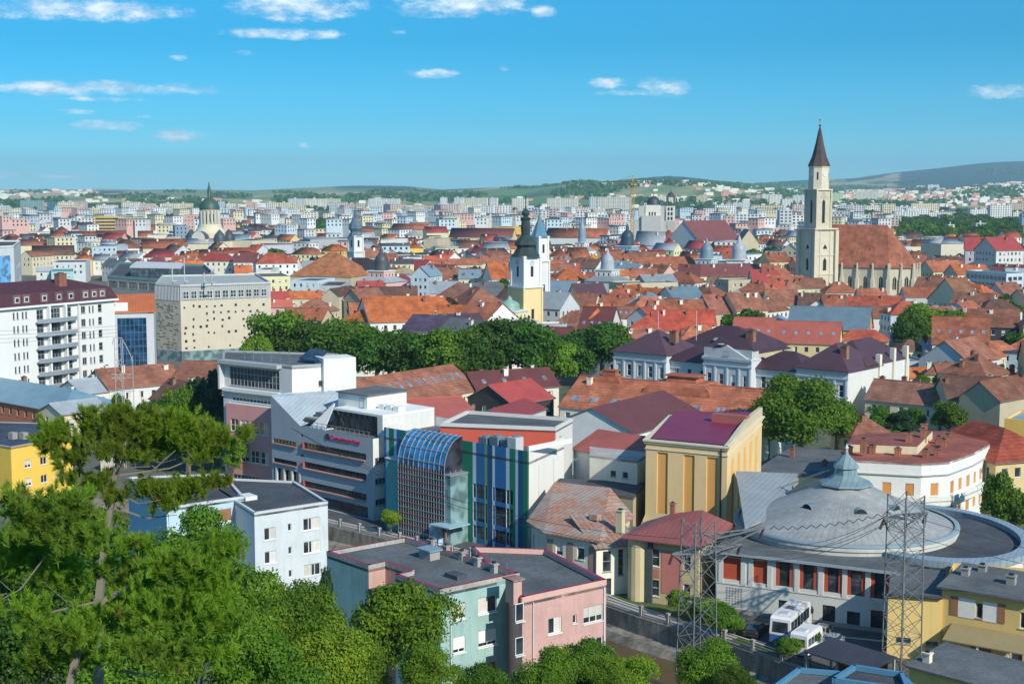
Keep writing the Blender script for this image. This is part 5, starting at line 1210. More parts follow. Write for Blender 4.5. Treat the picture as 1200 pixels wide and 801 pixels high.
# small lantern towers and neo-baroque domes
def dome_house(px, D, base_y, y0, y1, r, colour, label, wall='pale_blue', rot=-30):
    z0, z1 = zz(y0, D), zz(y1, D); root = empty('domed_house', (atD(px, 300, D).x, D, 0), R(rot), label, 'house', 'domed corner houses')
    mb = MB(); w = r*1.4; m_ = P(wall, .3); rr = []
    for k, (o, d, nr, L, ro) in faces(2*w, 2*w).items():
        rc = wall_face(mb, (o[0]-w, o[1]-w), d, nr, L, 0, z0, grid(L, z0, 2, 2.4, .9, 1.5), m_); put_windows(root, ((o[0]-w, o[1]-w), d, nr, L, ro), rc)
    q = w*1.9; zb = max(3, z0-4.5); mb.box(-q, -q, 0, q, q, zb, m_); mb.lathe([(q*1.5, zb), (w*1.2, zb+2.6)], M('metal', 'grey_metal'), 4, ph=R(45)); mb.poly([(-w,-w,z0),(w,-w,z0),(w,w,z0),(-w,w,z0)], m_); mb.box(-w-.4,-w-.4,z0,w+.4,w+.4,z0+.4,P('white')); mb.build('wall', root)
    hh = z1-z0; mb = MB(); mb.lathe([(r*1.1, z0+.4), (r*1.1, z0+hh*.2), (r*1.0, z0+hh*.3), (r*1.05, z0+hh*.4), (r*.85, z0+hh*.58), (r*.45, z0+hh*.7), (r*.28, z0+hh*.74), (r*.28, z0+hh*.84), (r*.05, z0+hh)], M('metal', colour), 12); mb.build('dome', root, smooth=True)
    FOOT.append((root.location.x, D, w+2))
for a in ((682,850,330,284,252,2.2,'blue_metal','pale house with slim dark lantern dome left of the yellow crane','white'),
          (828,740,330,303,278,3.2,'blue_metal','pale blue corner house with tall silvery dome, left of a matching pair','pale_blue'),
          (866,740,330,304,275,3.6,'grey_metal','pale blue corner house with silvery dome and finial, right of a matching pair','pale_blue'),
          (712,620,340,316,290,2.8,'grey_metal','small house with pale grey pointed lantern roof among orange roofs','white'),
          (447,620,340,317,288,3.0,(.07,.075,.08),'pink and white corner house with pointed dark turret roof','pink'),
          (597,462,340,364,346,3.2,(.28,.48,.40),'pale green copper lantern roof at the foot of the onion spired tower','pale_yellow'),
          (735,900,300,288,262,4.0,(.03,.06,.09),'dark blue drum with cap beside the unfinished church','blue')):
    dome_house(a[0], a[1], a[2], a[3], a[4], a[5], a[6], a[7], a[8])
# --- orthodox cathedral
def cathedral():
    D = 1000; k = D/F; x0 = (247-600)*k; root = empty('orthodox_cathedral', (x0, D, 0), R(-20), 'cream orthodox cathedral with large dark green dome on a columned drum', 'cathedral')
    Z = lambda y: zz(y, D); st = P('stone', .2); gr = M('metal', (.05,.10,.08)); dk = M('metal', (.06,.08,.10))
    r = 11*k
    mb = MB(); mb.box(-26*k, -16*k, 0, 26*k, 16*k, Z(282), st); mb.box(-15*k, -24*k, 0, 15*k, 24*k, Z(284), st); mb.lathe([(18*k, Z(286)), (18*k, Z(272)), (14*k, Z(266)), (13*k, Z(262))], st, 24); mb.build('wall', root)
    mb = MB(); mb.lathe([(9.5*k, Z(262)), (9.5*k, Z(247)), (11.5*k, Z(246.5)), (11.5*k, Z(245.5))], st, 24)
    for a in range(16): t_ = 2*math.pi*a/16; mb.beam((11*k*math.cos(t_), 11*k*math.sin(t_), Z(262)), (11*k*math.cos(t_), 11*k*math.sin(t_), Z(246.5)), 1.2, P('warm_white')); 
    for a in range(16): t_ = 2*math.pi*(a+.5)/16; mb.beam((9.6*k*math.cos(t_), 9.6*k*math.sin(t_), Z(259)), (9.6*k*math.cos(t_), 9.6*k*math.sin(t_), Z(250)), .9, DARK)
    mb.build('drum', root)
    mb = MB(); mb.lathe([(11.6*k, Z(245.5)), (11.2*k, Z(241)), (9*k, Z(236.5)), (5.5*k, Z(233)), (2.5*k, Z(231.5)), (2*k, Z(231)), (2*k, Z(222)), (1.2*k, Z(219)), (.3*k, Z(213))], gr, 24); mb.build('dome', root, smooth=True)
    for (x, y) in ((-19, -10), (19, -10), (-19, 10), (19, 10)):
        mb = MB(); mb.lathe([(7*k, Z(283)), (7*k, Z(279)), (5.5*k, Z(274)), (3*k, Z(271)), (.5*k, Z(268))], dk, 12, x*k, y*k); mb.build('small_dome', root, smooth=True)
    mb = MB(); mb.box(-10*k, -25*k, Z(283), 10*k, -10*k, Z(279), st)
    for q in range(12):
        a0, a1 = math.pi*q/12, math.pi*(q+1)/12; mb.poly([(9*k*math.cos(a0), -25*k, Z(279)+9*k*math.sin(a0)), (9*k*math.cos(a1), -25*k, Z(279)+9*k*math.sin(a1)), (9*k*math.cos(a1), -8*k, Z(279)+9*k*math.sin(a1)), (9*k*math.cos(a0), -8*k, Z(279)+9*k*math.sin(a0))], dk)
    mb.poly([(9*k*math.cos(math.pi*q/12), -24.9*k, Z(279)+9*k*math.sin(math.pi*q/12)) for q in range(13)], P('warm_white')); mb.build('arched_gable', root)
    LAND.append((247, 250, 'the green domed cathedral')); FOOT.append((x0, D, 34))
cathedral()
# --- unfinished greek-catholic cathedral, crane
def unfinished():
    D = 1100; k = D/F; x0 = (765-600)*k; Z = lambda y: zz(y, D); root = empty('unfinished_church', (x0, D, 0), R(-12), 'unfinished grey concrete church with white drum, dark dome and twin-storey belfry', 'church')
    c = P((.50,.49,.46), .4); wh_ = P('warm_white'); dk = M('metal', (.06,.06,.08))
    mb = MB(); mb.box(-22*k, -12*k, 0, 18*k, 14*k, Z(258), c); mb.box(-12*k, -15*k, 0, 11*k, 12*k, Z(252), c); mb.box(-16*k, -10*k, 0, 14*k, 12*k, Z(241), c); mb.box(-26*k, -14*k, 0, 26*k, 16*k, Z(272), c); mb.build('wall', root)
    mb = MB(); mb.box(-8*k, -11*k, Z(257), 9*k, 8*k, Z(240), wh_)
    for x in (-3.2, 0, 3.2): mb.box((x-.8)*k, -11.2*k, Z(256), (x+.8)*k, -11.02*k, Z(248), DARK)
    mb.build('drum', root); mb = MB(); mb.lathe([(8*k, Z(240)), (7.6*k, Z(236)), (6*k, Z(232.5)), (3*k, Z(230.3)), (.4*k, Z(229.7)), (.2*k, Z(226))], dk, 20); mb.build('dome', root, smooth=True)
    for tx in (21,):
        mb = MB(); mb.box((tx-5)*k, -12*k, 0, (tx+5)*k, -3*k, Z(258), c); mb.box((tx-4.6)*k, -11.6*k, Z(258), (tx+4.6)*k, -3.4*k, Z(241), wh_)
        for i in range(2):
            for j in range(3): mb.box((tx-3+3.6*i)*k, -11.9*k, Z(257-5.4*j), (tx-1+3.6*i)*k, -11.63*k, Z(253.5-5.4*j), DARK)
        for dx in (-4, 4): 
            for dy in (-11, -4): mb.box((tx+dx-.8)*k, (dy-.8)*k, Z(241), (tx+dx+.8)*k, (dy+.8)*k, Z(229), P((.16,.13,.14)))
        mb.box((tx-4.8)*k, -11.8*k, Z(231), (tx+4.8)*k, -3.2*k, Z(229), P((.16,.13,.14))); mb.lathe([(4.6*k, Z(229)), (3*k, Z(226.5)), (.5*k, Z(225)), (.2*k, Z(221))], dk, 12, tx*k, -7.5*k); mb.build('belfry', root)
    for x in range(8):
        mb = MB(); a = (-24+6.4*x)*k; mb.box(a, -14.3*k, Z(282), a+3*k, -14.03*k, Z(275), DARK); mb.build('window', root)
    LAND.append((765, 255, 'the unfinished concrete church')); FOOT.append((x0, D, 32))
    Y = M('paint', (.52,.33,.10)); x1 = (740.5-600)*900/F; Dk_ = 900; cr = empty('tower_crane', (x1, Dk_, 0), R(20), 'yellow tower crane mast left of the unfinished church', 'crane')
    mb = MB(); zt = zz(217, Dk_); w = .8
    for sx in (-w, w):
        for sy in (-w, w): mb.beam((sx, sy, 0), (sx, sy, zt), .22, Y)
    z = 0; q = 0
    while z < zt-2.2:
        for (a, b_) in (((-w,-w), (w,-w)), ((w,-w), (w,w)), ((w,w), (-w,w)), ((-w,w), (-w,-w))): mb.beam((*a, z), (*b_, z+2.2), .14, Y)
        z += 2.2
    mb.build('mast', cr); mb = MB(); mb.box(-1.8, -1.8, zt, 1.8, 1.8, zt+1.2, Y); mb.beam((0, 0, zt), (0, 0, zt+6), .8, Y, .3)
    for t_ in (-1, 1): mb.beam((0, 0, zt+6), (0, t_*12 if t_ < 0 else 30, zt+1.6), .12, Y)
    mb.build('head', cr); mb = MB()
    for zq in (1.0, 2.2): mb.beam((0, -12, zt+zq), (0, 34, zt+zq), .3, Y)
    for i in range(20): mb.beam((0, -10+2.2*i, zt+1.0), (0, -9+2.2*i, zt+2.2), .2, Y)
    mb.box(-1, -12.5, zt-1, 1, -10, zt+1.2, P('concrete')); mb.build('jib', cr)
unfinished()
# --- red roofed church with plain cream gable
def reformed():
    r, fr, ro = house((820,283),(868,281), h=13, depth=30, kind='g', ridge='x', roof='maroon', wall='pale_grey', t=.95, chim=0, floors=0, label='old church with steep maroon roof and plain cream gable end', name='church', cat='church')
    e, fr2, r2 = house((867,284),(889,284), h=13.2, depth=24, kind='g', ridge='y', roof='maroon', wall='cream', t=1.35, chim=0, floors=0, label='steep cream gable front of the maroon roofed church', name='church_front', cat=None)
    del e['label']; e.parent = r; rot = Matrix.Rotation(-r.rotation_euler.z, 4, 'Z'); e.location = rot @ (e.location-r.location); e.rotation_euler.z -= r.rotation_euler.z
    LAND.append((855, 270, 'the maroon roofed church'))
reformed()
# --- left foreground city blocks
def white_block():
    h = 23.5; b = Bld('apartment_block', 'white seven-storey apartment block with dark maroon mansard roof and curved balconies', 'apartment block', [(-40,366),(134,351),(118,338),(-40,345)], h)
    E = b.edges(); L = E[0][3]; fl = 3.05
    def S(px):
        lo, hi = 0, L
        for _ in range(30):
            m_ = (lo+hi)/2
            if proj(b.fr.w(m_, 0, 15))[0] < px: lo = m_
            else: hi = m_
        return lo
    rr = []
    for f in range(7):
        z = h-2.6-fl*f
        for px in (17.5, 22, 28, 32): rr.append((S(px), z, .5, 1.6, 'g'))
        for px in (98.5,): rr.append((S(px), z, 1.3, 1.7, 'g'))
        for px in (106, 110): rr.append((S(px), z, .5, 1.6, 'g'))
        rr.append((S(118), z, 1.2, 1.8, 'g'))
        for px, w in ((48, 2.4), (64.5, 4.4), (81, 2.2)): rr.append((S(px), z-.5, w*.8, 2.3, 'g'))
        rr.append((S(-20), z, 1.3, 1.7, 'g'))
    b.shell(P('white', .15), {0: rr, 1: [(2, h-2.8-fl*f, 1, 1.7, 'g') for f in range(7)]}, rev=.25)
    mb = MB(); mb.box(S(2), -.5, 0, S(2)+.01, -.01, h, P('blue')) ; 
    gy = P((.28,.32,.36), .3)
    for f in range(7):
        z = h-3.9-fl*f; a, c = S(42), S(88); mb = MB(); n = 10; out = [(a, .02)]; ex = 1.5
        arc = [(a+(c-a)*k/n, -1.0-ex*.5*math.sin(math.pi*k/n)) for k in range(n+1)]
        mb.prism([(a, -.01)]+arc+[(c, -.01)], z, z+.2, gy)
        for (xa, ya), (xb, yb) in zip(arc[:-1], arc[1:]): mb.prism([(xa, ya), (xb, yb), (xb, yb+.12), (xa, ya+.12)], z+.2, z+.95, gy if f else gy)
        mb.build('balcony', b.root)
    for px in (56, 75, 92): 
        mb = MB(); x = S(px); mb.box(x-.2, -1.2 if px < 90 else -.5, 0, x+.2, -.05, h-.1, P('white', .2)); mb.build('column', b.root)
    mb = MB(); mb.box(-.5, -.9, h-.1, L+.6, .2, h+.35, P('white', .15)); mb.build('cornice', b.root)
    rm_ = M('tile', (.075,.030,.042), .3); mb = MB(); D_ = max(p[1] for p in b.pts)
    mb.slab([(-.6,-.8,h+.36), (L+.5,-.8,h+.36), (L-.6,.6,h+3.1), (-.6,.6,h+3.1)], .15, rm_); mb.slab([(L+.5,-.8,h+.36), (L+.5,16,h+.36), (L-.6,15,h+3.1), (L-.6,.6,h+3.1)], .15, rm_)
    mb.slab([(-.6,.6,h+3.1), (L-.6,.6,h+3.1), (L-8,8,h+5.3), (-.6,8,h+5.3)], .15, rm_); mb.slab([(L-.6,.6,h+3.1), (L-.6,15,h+3.1), (L-8,8,h+5.3)], .15, rm_); mb.slab([(L-.6,15,h+3.1), (-.6,15,h+3.1), (-.6,8,h+5.3), (L-8,8,h+5.3)], .15, rm_)
    ro = mb.build('roof', b.root)
    for px in (20, 31, 52, 69, 83, 100, 110, 119.5):
        x = S(px); mb = MB(); mb.box(x-1.05, -.55, h+.9, x+1.05, 1.2, h+2.9, P((.20,.12,.12))); mb.box(x-.6, -.6, h+1.2, x+.6, -.556, h+2.4, FRAME); mb.box(x-.45, -.64, h+1.35, x+.45, -.604, h+2.25, GLASS); mb.build('dormer', ro)
    chimney(ro, S(87), 4, h+4.0, 3.0, 2.2); 
    b.root['px'] = [60, 400]; LAND.append((60, 380, 'the white apartment block with curved balconies'))
white_block()
def library():
    h = 22.0; b = Bld('culture_block', 'beige stone cube with scattered small square windows and grey glazed crown', 'block', [(182,334),(211,335.5),(317,332),(300,322),(190,324)], h)
    E = b.edges(); L0, L1 = E[0][3], E[1][3]; rng = random.Random(3); rr = []
    for r_ in range(7):
        for c in range(12):
            if rng.random() < .62: rr.append((1.4+c*(L1-2.4)/11.5+rng.uniform(-.3, .3), 3.6+r_*2.0+rng.uniform(-.25, .25), rng.choice((.55, .75)), rng.choice((.6, .8)), 'k'))
    st = P((.60,.54,.42), .35); b.shell(st, {1: rr}, z0=3, z1=h-4.3, mats={0: P((.50,.45,.36), .9)}); 
    mb = MB(); gm = P((.40,.42,.38), .4)
    pts = b.pts; mb.prism(pts, h-4.3, h, gm); mb.prism([(p[0], p[1]) for p in pts], 0, 3.0, M('glass', (.09,.14,.15))); mb.build('upper_band', b.root)
    mb = MB()
    for i, L in ((0, L0), (1, L1)):
        o, d, nr, LL, rot = E[i]; n = int(LL/.6)
        for k in range(n):
            q = Vector(o)+Vector(d)*(k*.6)+Vector(nr)*.12; mb.beam((*q, h-4.2), (*q, h-.2 if i == 0 else h-3.0 if 0 else h-.2), .14, P('pale_grey'))
    mb.build('fin', b.root); 
    o, d, nr, LL, rot = E[1]
    for k in range(11):
        w = link(bpy.data.objects.new('window', win_mesh(1.7, 2.2, 'w')), b.root); q = Vector(o)+Vector(d)*(1.6+k*(LL-2.6)/10.5)+Vector(nr)*.36; w.location = (q.x, q.y, h-3.7); w.rotation_euler = (0, 0, R(rot))
    mb = MB()
    for k in range(90):
        o, d, nr, LL, rot = E[0]; q = Vector(o)+Vector(d)*rng.uniform(.8, LL-.8)+Vector(nr)*.01; z = rng.uniform(3.6, h-5.2); mb.beam((*(q-Vector(d)*.5), z), (*(q+Vector(d)*.5), z+rng.uniform(-.3,.3)), .28, P((.36,.32,.26)))
    mb.build('relief', b.root)
    ro = b.flat(M('flat', 'tar_light'), par=.5, pm=P('pale_grey')); LAND.append((250, 375, 'the beige stone cube'))
    for (x, y, hh) in ((4, 3, 6), (8, 4, 8), (15, 5, 4), (19, 4, 5)):
        mb = MB(); mb.beam((x, y, h), (x, y, h+hh), .2, P('pale_grey')); mb.beam((x-.9, y, h+hh*.8), (x+.9, y, h+hh*.8), .1, P('pale_grey')); mb.lathe([(.01, h+1), (.7, h+1.2), (.01, h+1.4)], P('white'), 8, x+1, y); mb.build('antenna', ro)
library()
def blue_glass():
    b = Bld('glass_office', 'blue mirror-glass office front between white block and beige cube', 'office building', [(134,367),(180,366),(182,352),(134,352)], 20)
    L = b.edges()[0][3]; b.shell(P('pale_grey'), {0: [(L/2-.6, 1.2, L-2.4, 17.6, 'hole')]}); mb = MB(); mb.poly([(.5, .15, 1), (L-1.6, .15, 1), (L-1.6, .15, 19), (.5, .15, 19)], BGLASS); mb.build('glass_wall', b.root)
    mb = MB()
    for k in range(8): x = .6+(L-2.3)*k/7; mb.box(x-.05, .02, 1.2, x+.05, .12, 18.8, M('paint', (.10,.20,.32)))
    for k in range(11): z = 1.3+17.4*k/10; mb.box(.6, .03, z-.05, L-1.8, .11, z+.05, M('paint', (.10,.20,.32)))
    mb.build('glazing_bars', b.root)
    mb = MB(); mb.slab([(-4, -.5, 20.4), (L+.5, -.5, 20.4), (L+.5, 9, 24.0), (-4, 9, 24.0)], .3, M('metal', 'orange')); mb.build('roof', b.root)
    mb = MB(); mb.box(0, -.1, 20.5, 3.2, .3, 22.6, P('white')); mb.build('sign_board', b.root)
blue_glass()
def left_low():
    h = 5.6; r, fr, ro = house((-60,459),(72,483), h=h, yr=449, kind='h', roof=(.20,.36,.46), wall=(.55,.19,.09), t=.42, chim=2, floors=2, sp=3.0, ww=1.0, wh=1.4, wst='g', label='red brick workshop with blue-grey metal hipped roof', name='brick_workshop', cat='workshop')
    hn('cream gable annex of the brick workshop with pink graffiti', (73,486),(126,479), h=5.5, yr=470, kind='g', roof='grey_metal', wall='cream', t=.4, chim=0, floors=1)
    mb = MB(); x = W(108, 487, 3.5)
    r2, fr2, ro2 = hn('long grey sheet roof running behind the brick workshop', (97,462),(159,455), h=6.0, yr=443, kind='g', roof='grey_metal', wall='warm_white', t=.42, chim=3, floors=1, sp=3.4, wst='o')
    hn('weathered brown tiled roof above red doors beside the lattice portal', (128,456),(216,448), h=6.5, yr=430, kind='g', roof='brown', wall='white', t=.5, chim=4, floors=1)
    hn('terracotta-brown roof with pale fire wall stripe left of the dark trees', (197,450),(262,452), h=6.5, yr=424, kind='g', roof='brown', wall='cream', t=.5, chim=0, floors=1)
    b = Bld('yellow_block', 'yellow block with flat dark roof and small white windows behind the pine', 'house', [(-60,512),(12.5,524),(84,511),(60,496),(-20,494)], 9)
    L1 = b.edges()[1][3]; b.shell(P((.82,.55,.10), .25), {1: [(3.2+3.1*k, 5.2-3*f, 1.3, 1.3, 'w') for k in range(4) for f in range(2)]}); ro = b.flat(M('flat', (.045,.06,.085)), par=.1, pm=P('grey'))
    for x, y in ((9, 5), (10.5, 6)): 
        mb = MB(); mb.box(x, y, 8.9, x+1.2, y+1, 10, P('concrete')); mb.build('vent_box', ro)
    for lab, p in (('low white garden wall with murals behind the pine', ((84,488),(165,478))),):
        a, c = W(*p[0], 0), W(*p[1], 0); a = W(120, 552, 0); c = W(200, 512, 0); f3 = Fr(a, c, 1); rt = empty('garden_wall', f3.P0, f3.ang, lab, 'wall'); mb = MB(); mb.box(0, 0, 0, f3.Lx, .3, 2.4, P('warm_white', .9)); mb.box(0, -.06, 2.4, f3.Lx, .36, 2.5, P('concrete')); mb.build('wall', rt)
left_low()
def glass_left():
    b = Bld('glass_office', 'white framed office with blue glass front at the left edge', 'office building', [(-40,292),(16,289),(24,283),(-30,283)], 30)
    L, L1 = b.edges()[0][3], b.edges()[1][3]; b.shell(P('pale_grey'), {0: [(L*.62, 15-8*0, L*.6, 12, 'hole')], 1: [(L1/2, 6+5*k, L1*.5, 2, 'g') for k in range(4)]}); mb = MB(); mb.poly([(0,.1,14),(L*.95,.1,14),(L*.95,.1,28),(0,.1,28)], M('glass', (.08,.22,.38))); mb.build('glass_wall', b.root); b.flat(M('flat', 'tar'), par=.5, pm=P('white'))
glass_left()
def deck_block():
    b = Bld('grey_roof_deck_block', 'low modern block with green copper fascia and roof decks behind the beige cube', 'office building', [(126,325),(210,331),(254,325),(240,312),(140,309)], 16)
    E = b.edges(); b.shell(P('concrete'), {0: [(E[0][3]*(k+.5)/7, 12.2, E[0][3]/8.5, 2.6, 'g') for k in range(7)]}); b.flat(M('flat', 'tar'), par=.9, pm=M('metal', (.22,.40,.37)))
    mb = MB(); q = [b.loc(W(*p, 20)) for p in ((152,312),(212,313),(216,308),(160,306))]; mb.prism(q, 19.4, 20, P('pale_grey')); mb.prism([tuple(Vector(p)*.985+Vector((.3,.3))) for p in q], 16, 19.4, M('glass', (.04,.06,.07))); mb.build('penthouse', b.root)
deck_block()

house((691,372),(711,372), 12, depth=5.5, kind='h', roof='orange', wall='white', t=1.0, chim=0, floors=3, sp=1.6, ww=.6, wh=.8, label='small white tower house with orange pyramid roof beside a dark tree', name='tower_house')
# ================================================================ the roofs of the old town, read off region by region (coordinates in 4x enlargements)
def Q(ox, oy, rows):
    for r in rows:
        xa, ya, xb, yb, yr, h, kind, roof, wall = r[:9]; k = dict(r[9]) if len(r) > 9 else {}
        k.setdefault('chim', 2 if kind != 'f' else 0)
        a = dict(kind=kind, roof=roof, wall=wall, **k)
        if 'depth' not in a: a['yr'] = oy+yr/4
        p0, p1 = (ox+xa/4, oy+ya/4), (ox+xb/4, oy+yb/4); w0, w1 = W(*p0, h), W(*p1, h)
        if w0.y > 380:
            lim = .32*abs(w1.x-w0.x); ym = (w0.y+w1.y)/2; dd = max(-lim, min(lim, w1.y-w0.y)); y0_, y1_ = ym-dd/2, ym+dd/2
            p0 = (p0[0], YH+(H-h)*F/y0_); p1 = (p1[0], YH+(H-h)*F/y1_)
        house(p0, p1, h, **a)
T, O, Bn, DB, RD_, CR, SA, MA, GR, BL, CG, PL = 'terracotta', 'orange', 'brown', 'dark_brown', 'red', 'crimson', 'salmon', 'maroon', 'grey_metal', 'blue_metal', 'copper_green', 'plum'
G_ = dict(ridge='y')
Q(0, 200, [
 (95,402,150,405,357,11,'g',Bn,'cream',{'ridge':'y','depth':40,'chim':0}), (150,400,345,394,352,11,'g',DB,'cream',{'floors':3,'sp':2.6,'chim':1}),
 (75,292,245,292,285,9,'f','tar_light','white'), (90,352,200,350,322,9,'g',Bn,'cream'), (205,350,315,347,324,9,'g',T,'beige'), (245,293,325,290,258,12,'h',RD_,'cream'), (335,277,385,274,250,12,'h',RD_,'cream'),
 (320,318,450,316,284,11,'g',T,'cream',{'floors':2}), (450,312,590,308,281,11,'g',T,'cream'), (430,366,548,352,318,14,'f','tar_light','pale_blue',{'floors':3}),
 (520,366,660,362,322,12,'h',Bn,'white',{'floors':3}), (670,366,875,362,320,12,'g',T,'cream',{'chim':4}), (480,386,560,385,362,10,'g',Bn,'cream'), (350,418,430,412,378,10,'h',O,'ochre'),
 (435,420,540,420,392,9,'g',GR,'white'), (675,408,835,404,366,11,'h',CR,'warm_white',{'chim':4}), (925,425,1100,425,388,11,'h',CR,'warm_white'), (1010,388,1200,386,362,12,'g',RD_,'white',{'floors':2}),
 (560,270,640,265,222,16,'h',CR,'lilac',{'floors':3}), (440,218,560,217,210,24,'f','tar',(.66,.46,.18),{'floors':7,'sp':3.0,'ww':2.9,'wh':1.7,'wst':'k'}), (1105,492,1185,490,445,9,'g',O,'cream'), (245,440,400,430,405,11,'f','tar_light','pale_grey',{'floors':2}),
 (170,475,245,470,452,8,'g',GR,'white',{'chim':0}), (240,480,345,478,460,9,'f','copper_green','teal'),  (860,210,940,210,205,26,'f','tar','pink',{'floors':6}), (690,310,800,300,285,14,'f','tar_light','warm_white',{'floors':3}), (880,345,1000,340,318,13,'g',GR,'stone'), (1060,330,1180,335,318,14,'f','tar_light','stone',{'floors':2}),
 (820,262,880,261,255,22,'f','tar',(.25,.33,.40),{'floors':5,'wst':'g'}), (470,345,540,345,330,12,'g',GR,'blue'), (1095,430,1200,430,385,11,'g',MA,'white')])
Q(300, 200, [
 (0,438,195,432,386,12,'h',RD_,'white',{'floors':2,'sp':3.6}), (160,492,445,500,382,10,'h',(.42,.16,.07),'beige',{'chim':0,'floors':0}), (305,372,405,378,345,12,'h',O,'yellow'), (365,462,560,470,408,12,'h',(.045,.045,.05),'lilac',{'floors':3,'sp':2.4}),
 (555,470,640,472,430,12,'h',DB,'pink',{'floors':3,'sp':2.2}), (635,480,720,486,445,12,'h',(.42,.34,.2),'pale_blue',{'floors':3,'sp':2.2,'wst':'w'}), (725,490,815,500,445,13,'g',BL,'pale_blue',{'ridge':'y','depth':14,'floors':3,'sp':2.2,'t':.9}),
 (640,440,740,436,415,12,'g',(.07,.08,.09),'cream'), (505,410,575,407,365,12,'g',Bn,'cream'), (585,326,705,326,320,14,'f','tar_light','white',{'floors':3,'sp':3,'ww':2}), (715,365,785,360,322,13,'h',O,'yellow'),
 (785,322,850,324,316,16,'f','tar_light','beige',{'floors':0}), (840,290,900,290,262,14,'g',T,'yellow',{'ridge':'y','depth':12}), (905,312,1200,314,270,12,'g',MA,'ochre',{'chim':0,'floors':2}), (632,275,800,278,249,14,'g',T,'cream'),
 (800,292,900,290,262,14,'g',CR,'cream'), (1105,268,1200,270,262,16,'f','tar',(.75,.52,.12),{'floors':2}), (35,352,255,350,338,12,'f','tar_light','lilac',{'floors':2,'sp':2.6}), (255,325,430,322,300,14,'f','blue_metal','grey'),
 (440,300,540,300,275,14,'f','tar_light','pale_grey'), (70,606,155,604,568,8,'g',CR,'white'), (155,600,310,598,566,8,'g',O,'cream',{'chim':4}), (70,640,170,638,608,8,'g',SA,'pink'), (170,658,335,662,600,8,'h',Bn,'cream',{'chim':3}), (120,694,310,700,645,7,'g',T,'beige',{'chim':3}),
 (310,585,390,590,535,11,'g',DB,'beige',{'ridge':'y','depth':18,'floors':0}), (395,600,470,600,545,8,'g',Bn,'white'), (480,592,755,590,545,8,'g',DB,'beige',{'chim':4}), (395,700,540,712,598,8,'h',O,'cream',{'t':.62}), (535,716,850,700,592,8,'g',O,'white',{'chim':4,'t':.62}),
 (850,668,1110,668,632,9,'g',O,'orange_wall',{'floors':0}), (600,622,860,622,590,9,'g',O,'cream',{'chim':1}), (815,592,1000,625,508,9,'h',(.24,.11,.075),'beige',{'chim':0,'floors':0}), (985,635,1175,625,510,9,'h',Bn,'brick',{'chim':1,'floors':0}),
 (680,745,945,765,680,9,'g',(.10,.07,.12),'warm_white',{'t':.4,'floors':2}), (945,765,1090,740,672,9,'g',PL,'warm_white',{'t':.4}), (795,440,905,432,400,11,'g',RD_,'white'), (905,442,1060,440,414,11,'g',T,'cream'), (1060,438,1195,430,400,11,'g',Bn,'cream'),
 (800,502,955,502,455,10,'g',Bn,'cream'), (950,508,1050,508,465,10,'s',BL,'cream',{'t':.5}), (1040,508,1100,512,462,10,'g',Bn,'beige',{'ridge':'y','depth':12}), (1105,510,1195,506,430,11,'g',O,'white',{'t':1.0}), (880,372,1000,370,340,12,'f','tar_light','white',{'floors':3}), (1000,388,1090,386,345,12,'h',MA,'pale_blue',{'floors':3}),
 (1085,372,1190,370,335,13,'g',GR,'white',{'floors':3}), (590,400,660,400,372,12,'g',GR,'white',{'ridge':'y','depth':12}), (690,412,790,410,384,12,'f','tar_light','pale_grey'), (480,545,600,540,520,9,'g',CR,'lilac'), (1100,480,1200,470,450,10,'g',PL,'cream'),
 (160,520,290,522,505,9,'f','tar_light','pale_blue',{'floors':2}), (0,505,160,500,478,10,'f','tar_light','pale_yellow',{'floors':2}), (0,470,70,470,455,10,'f','tar_light','white'), (295,545,400,545,520,8,'f','tar','grey')])
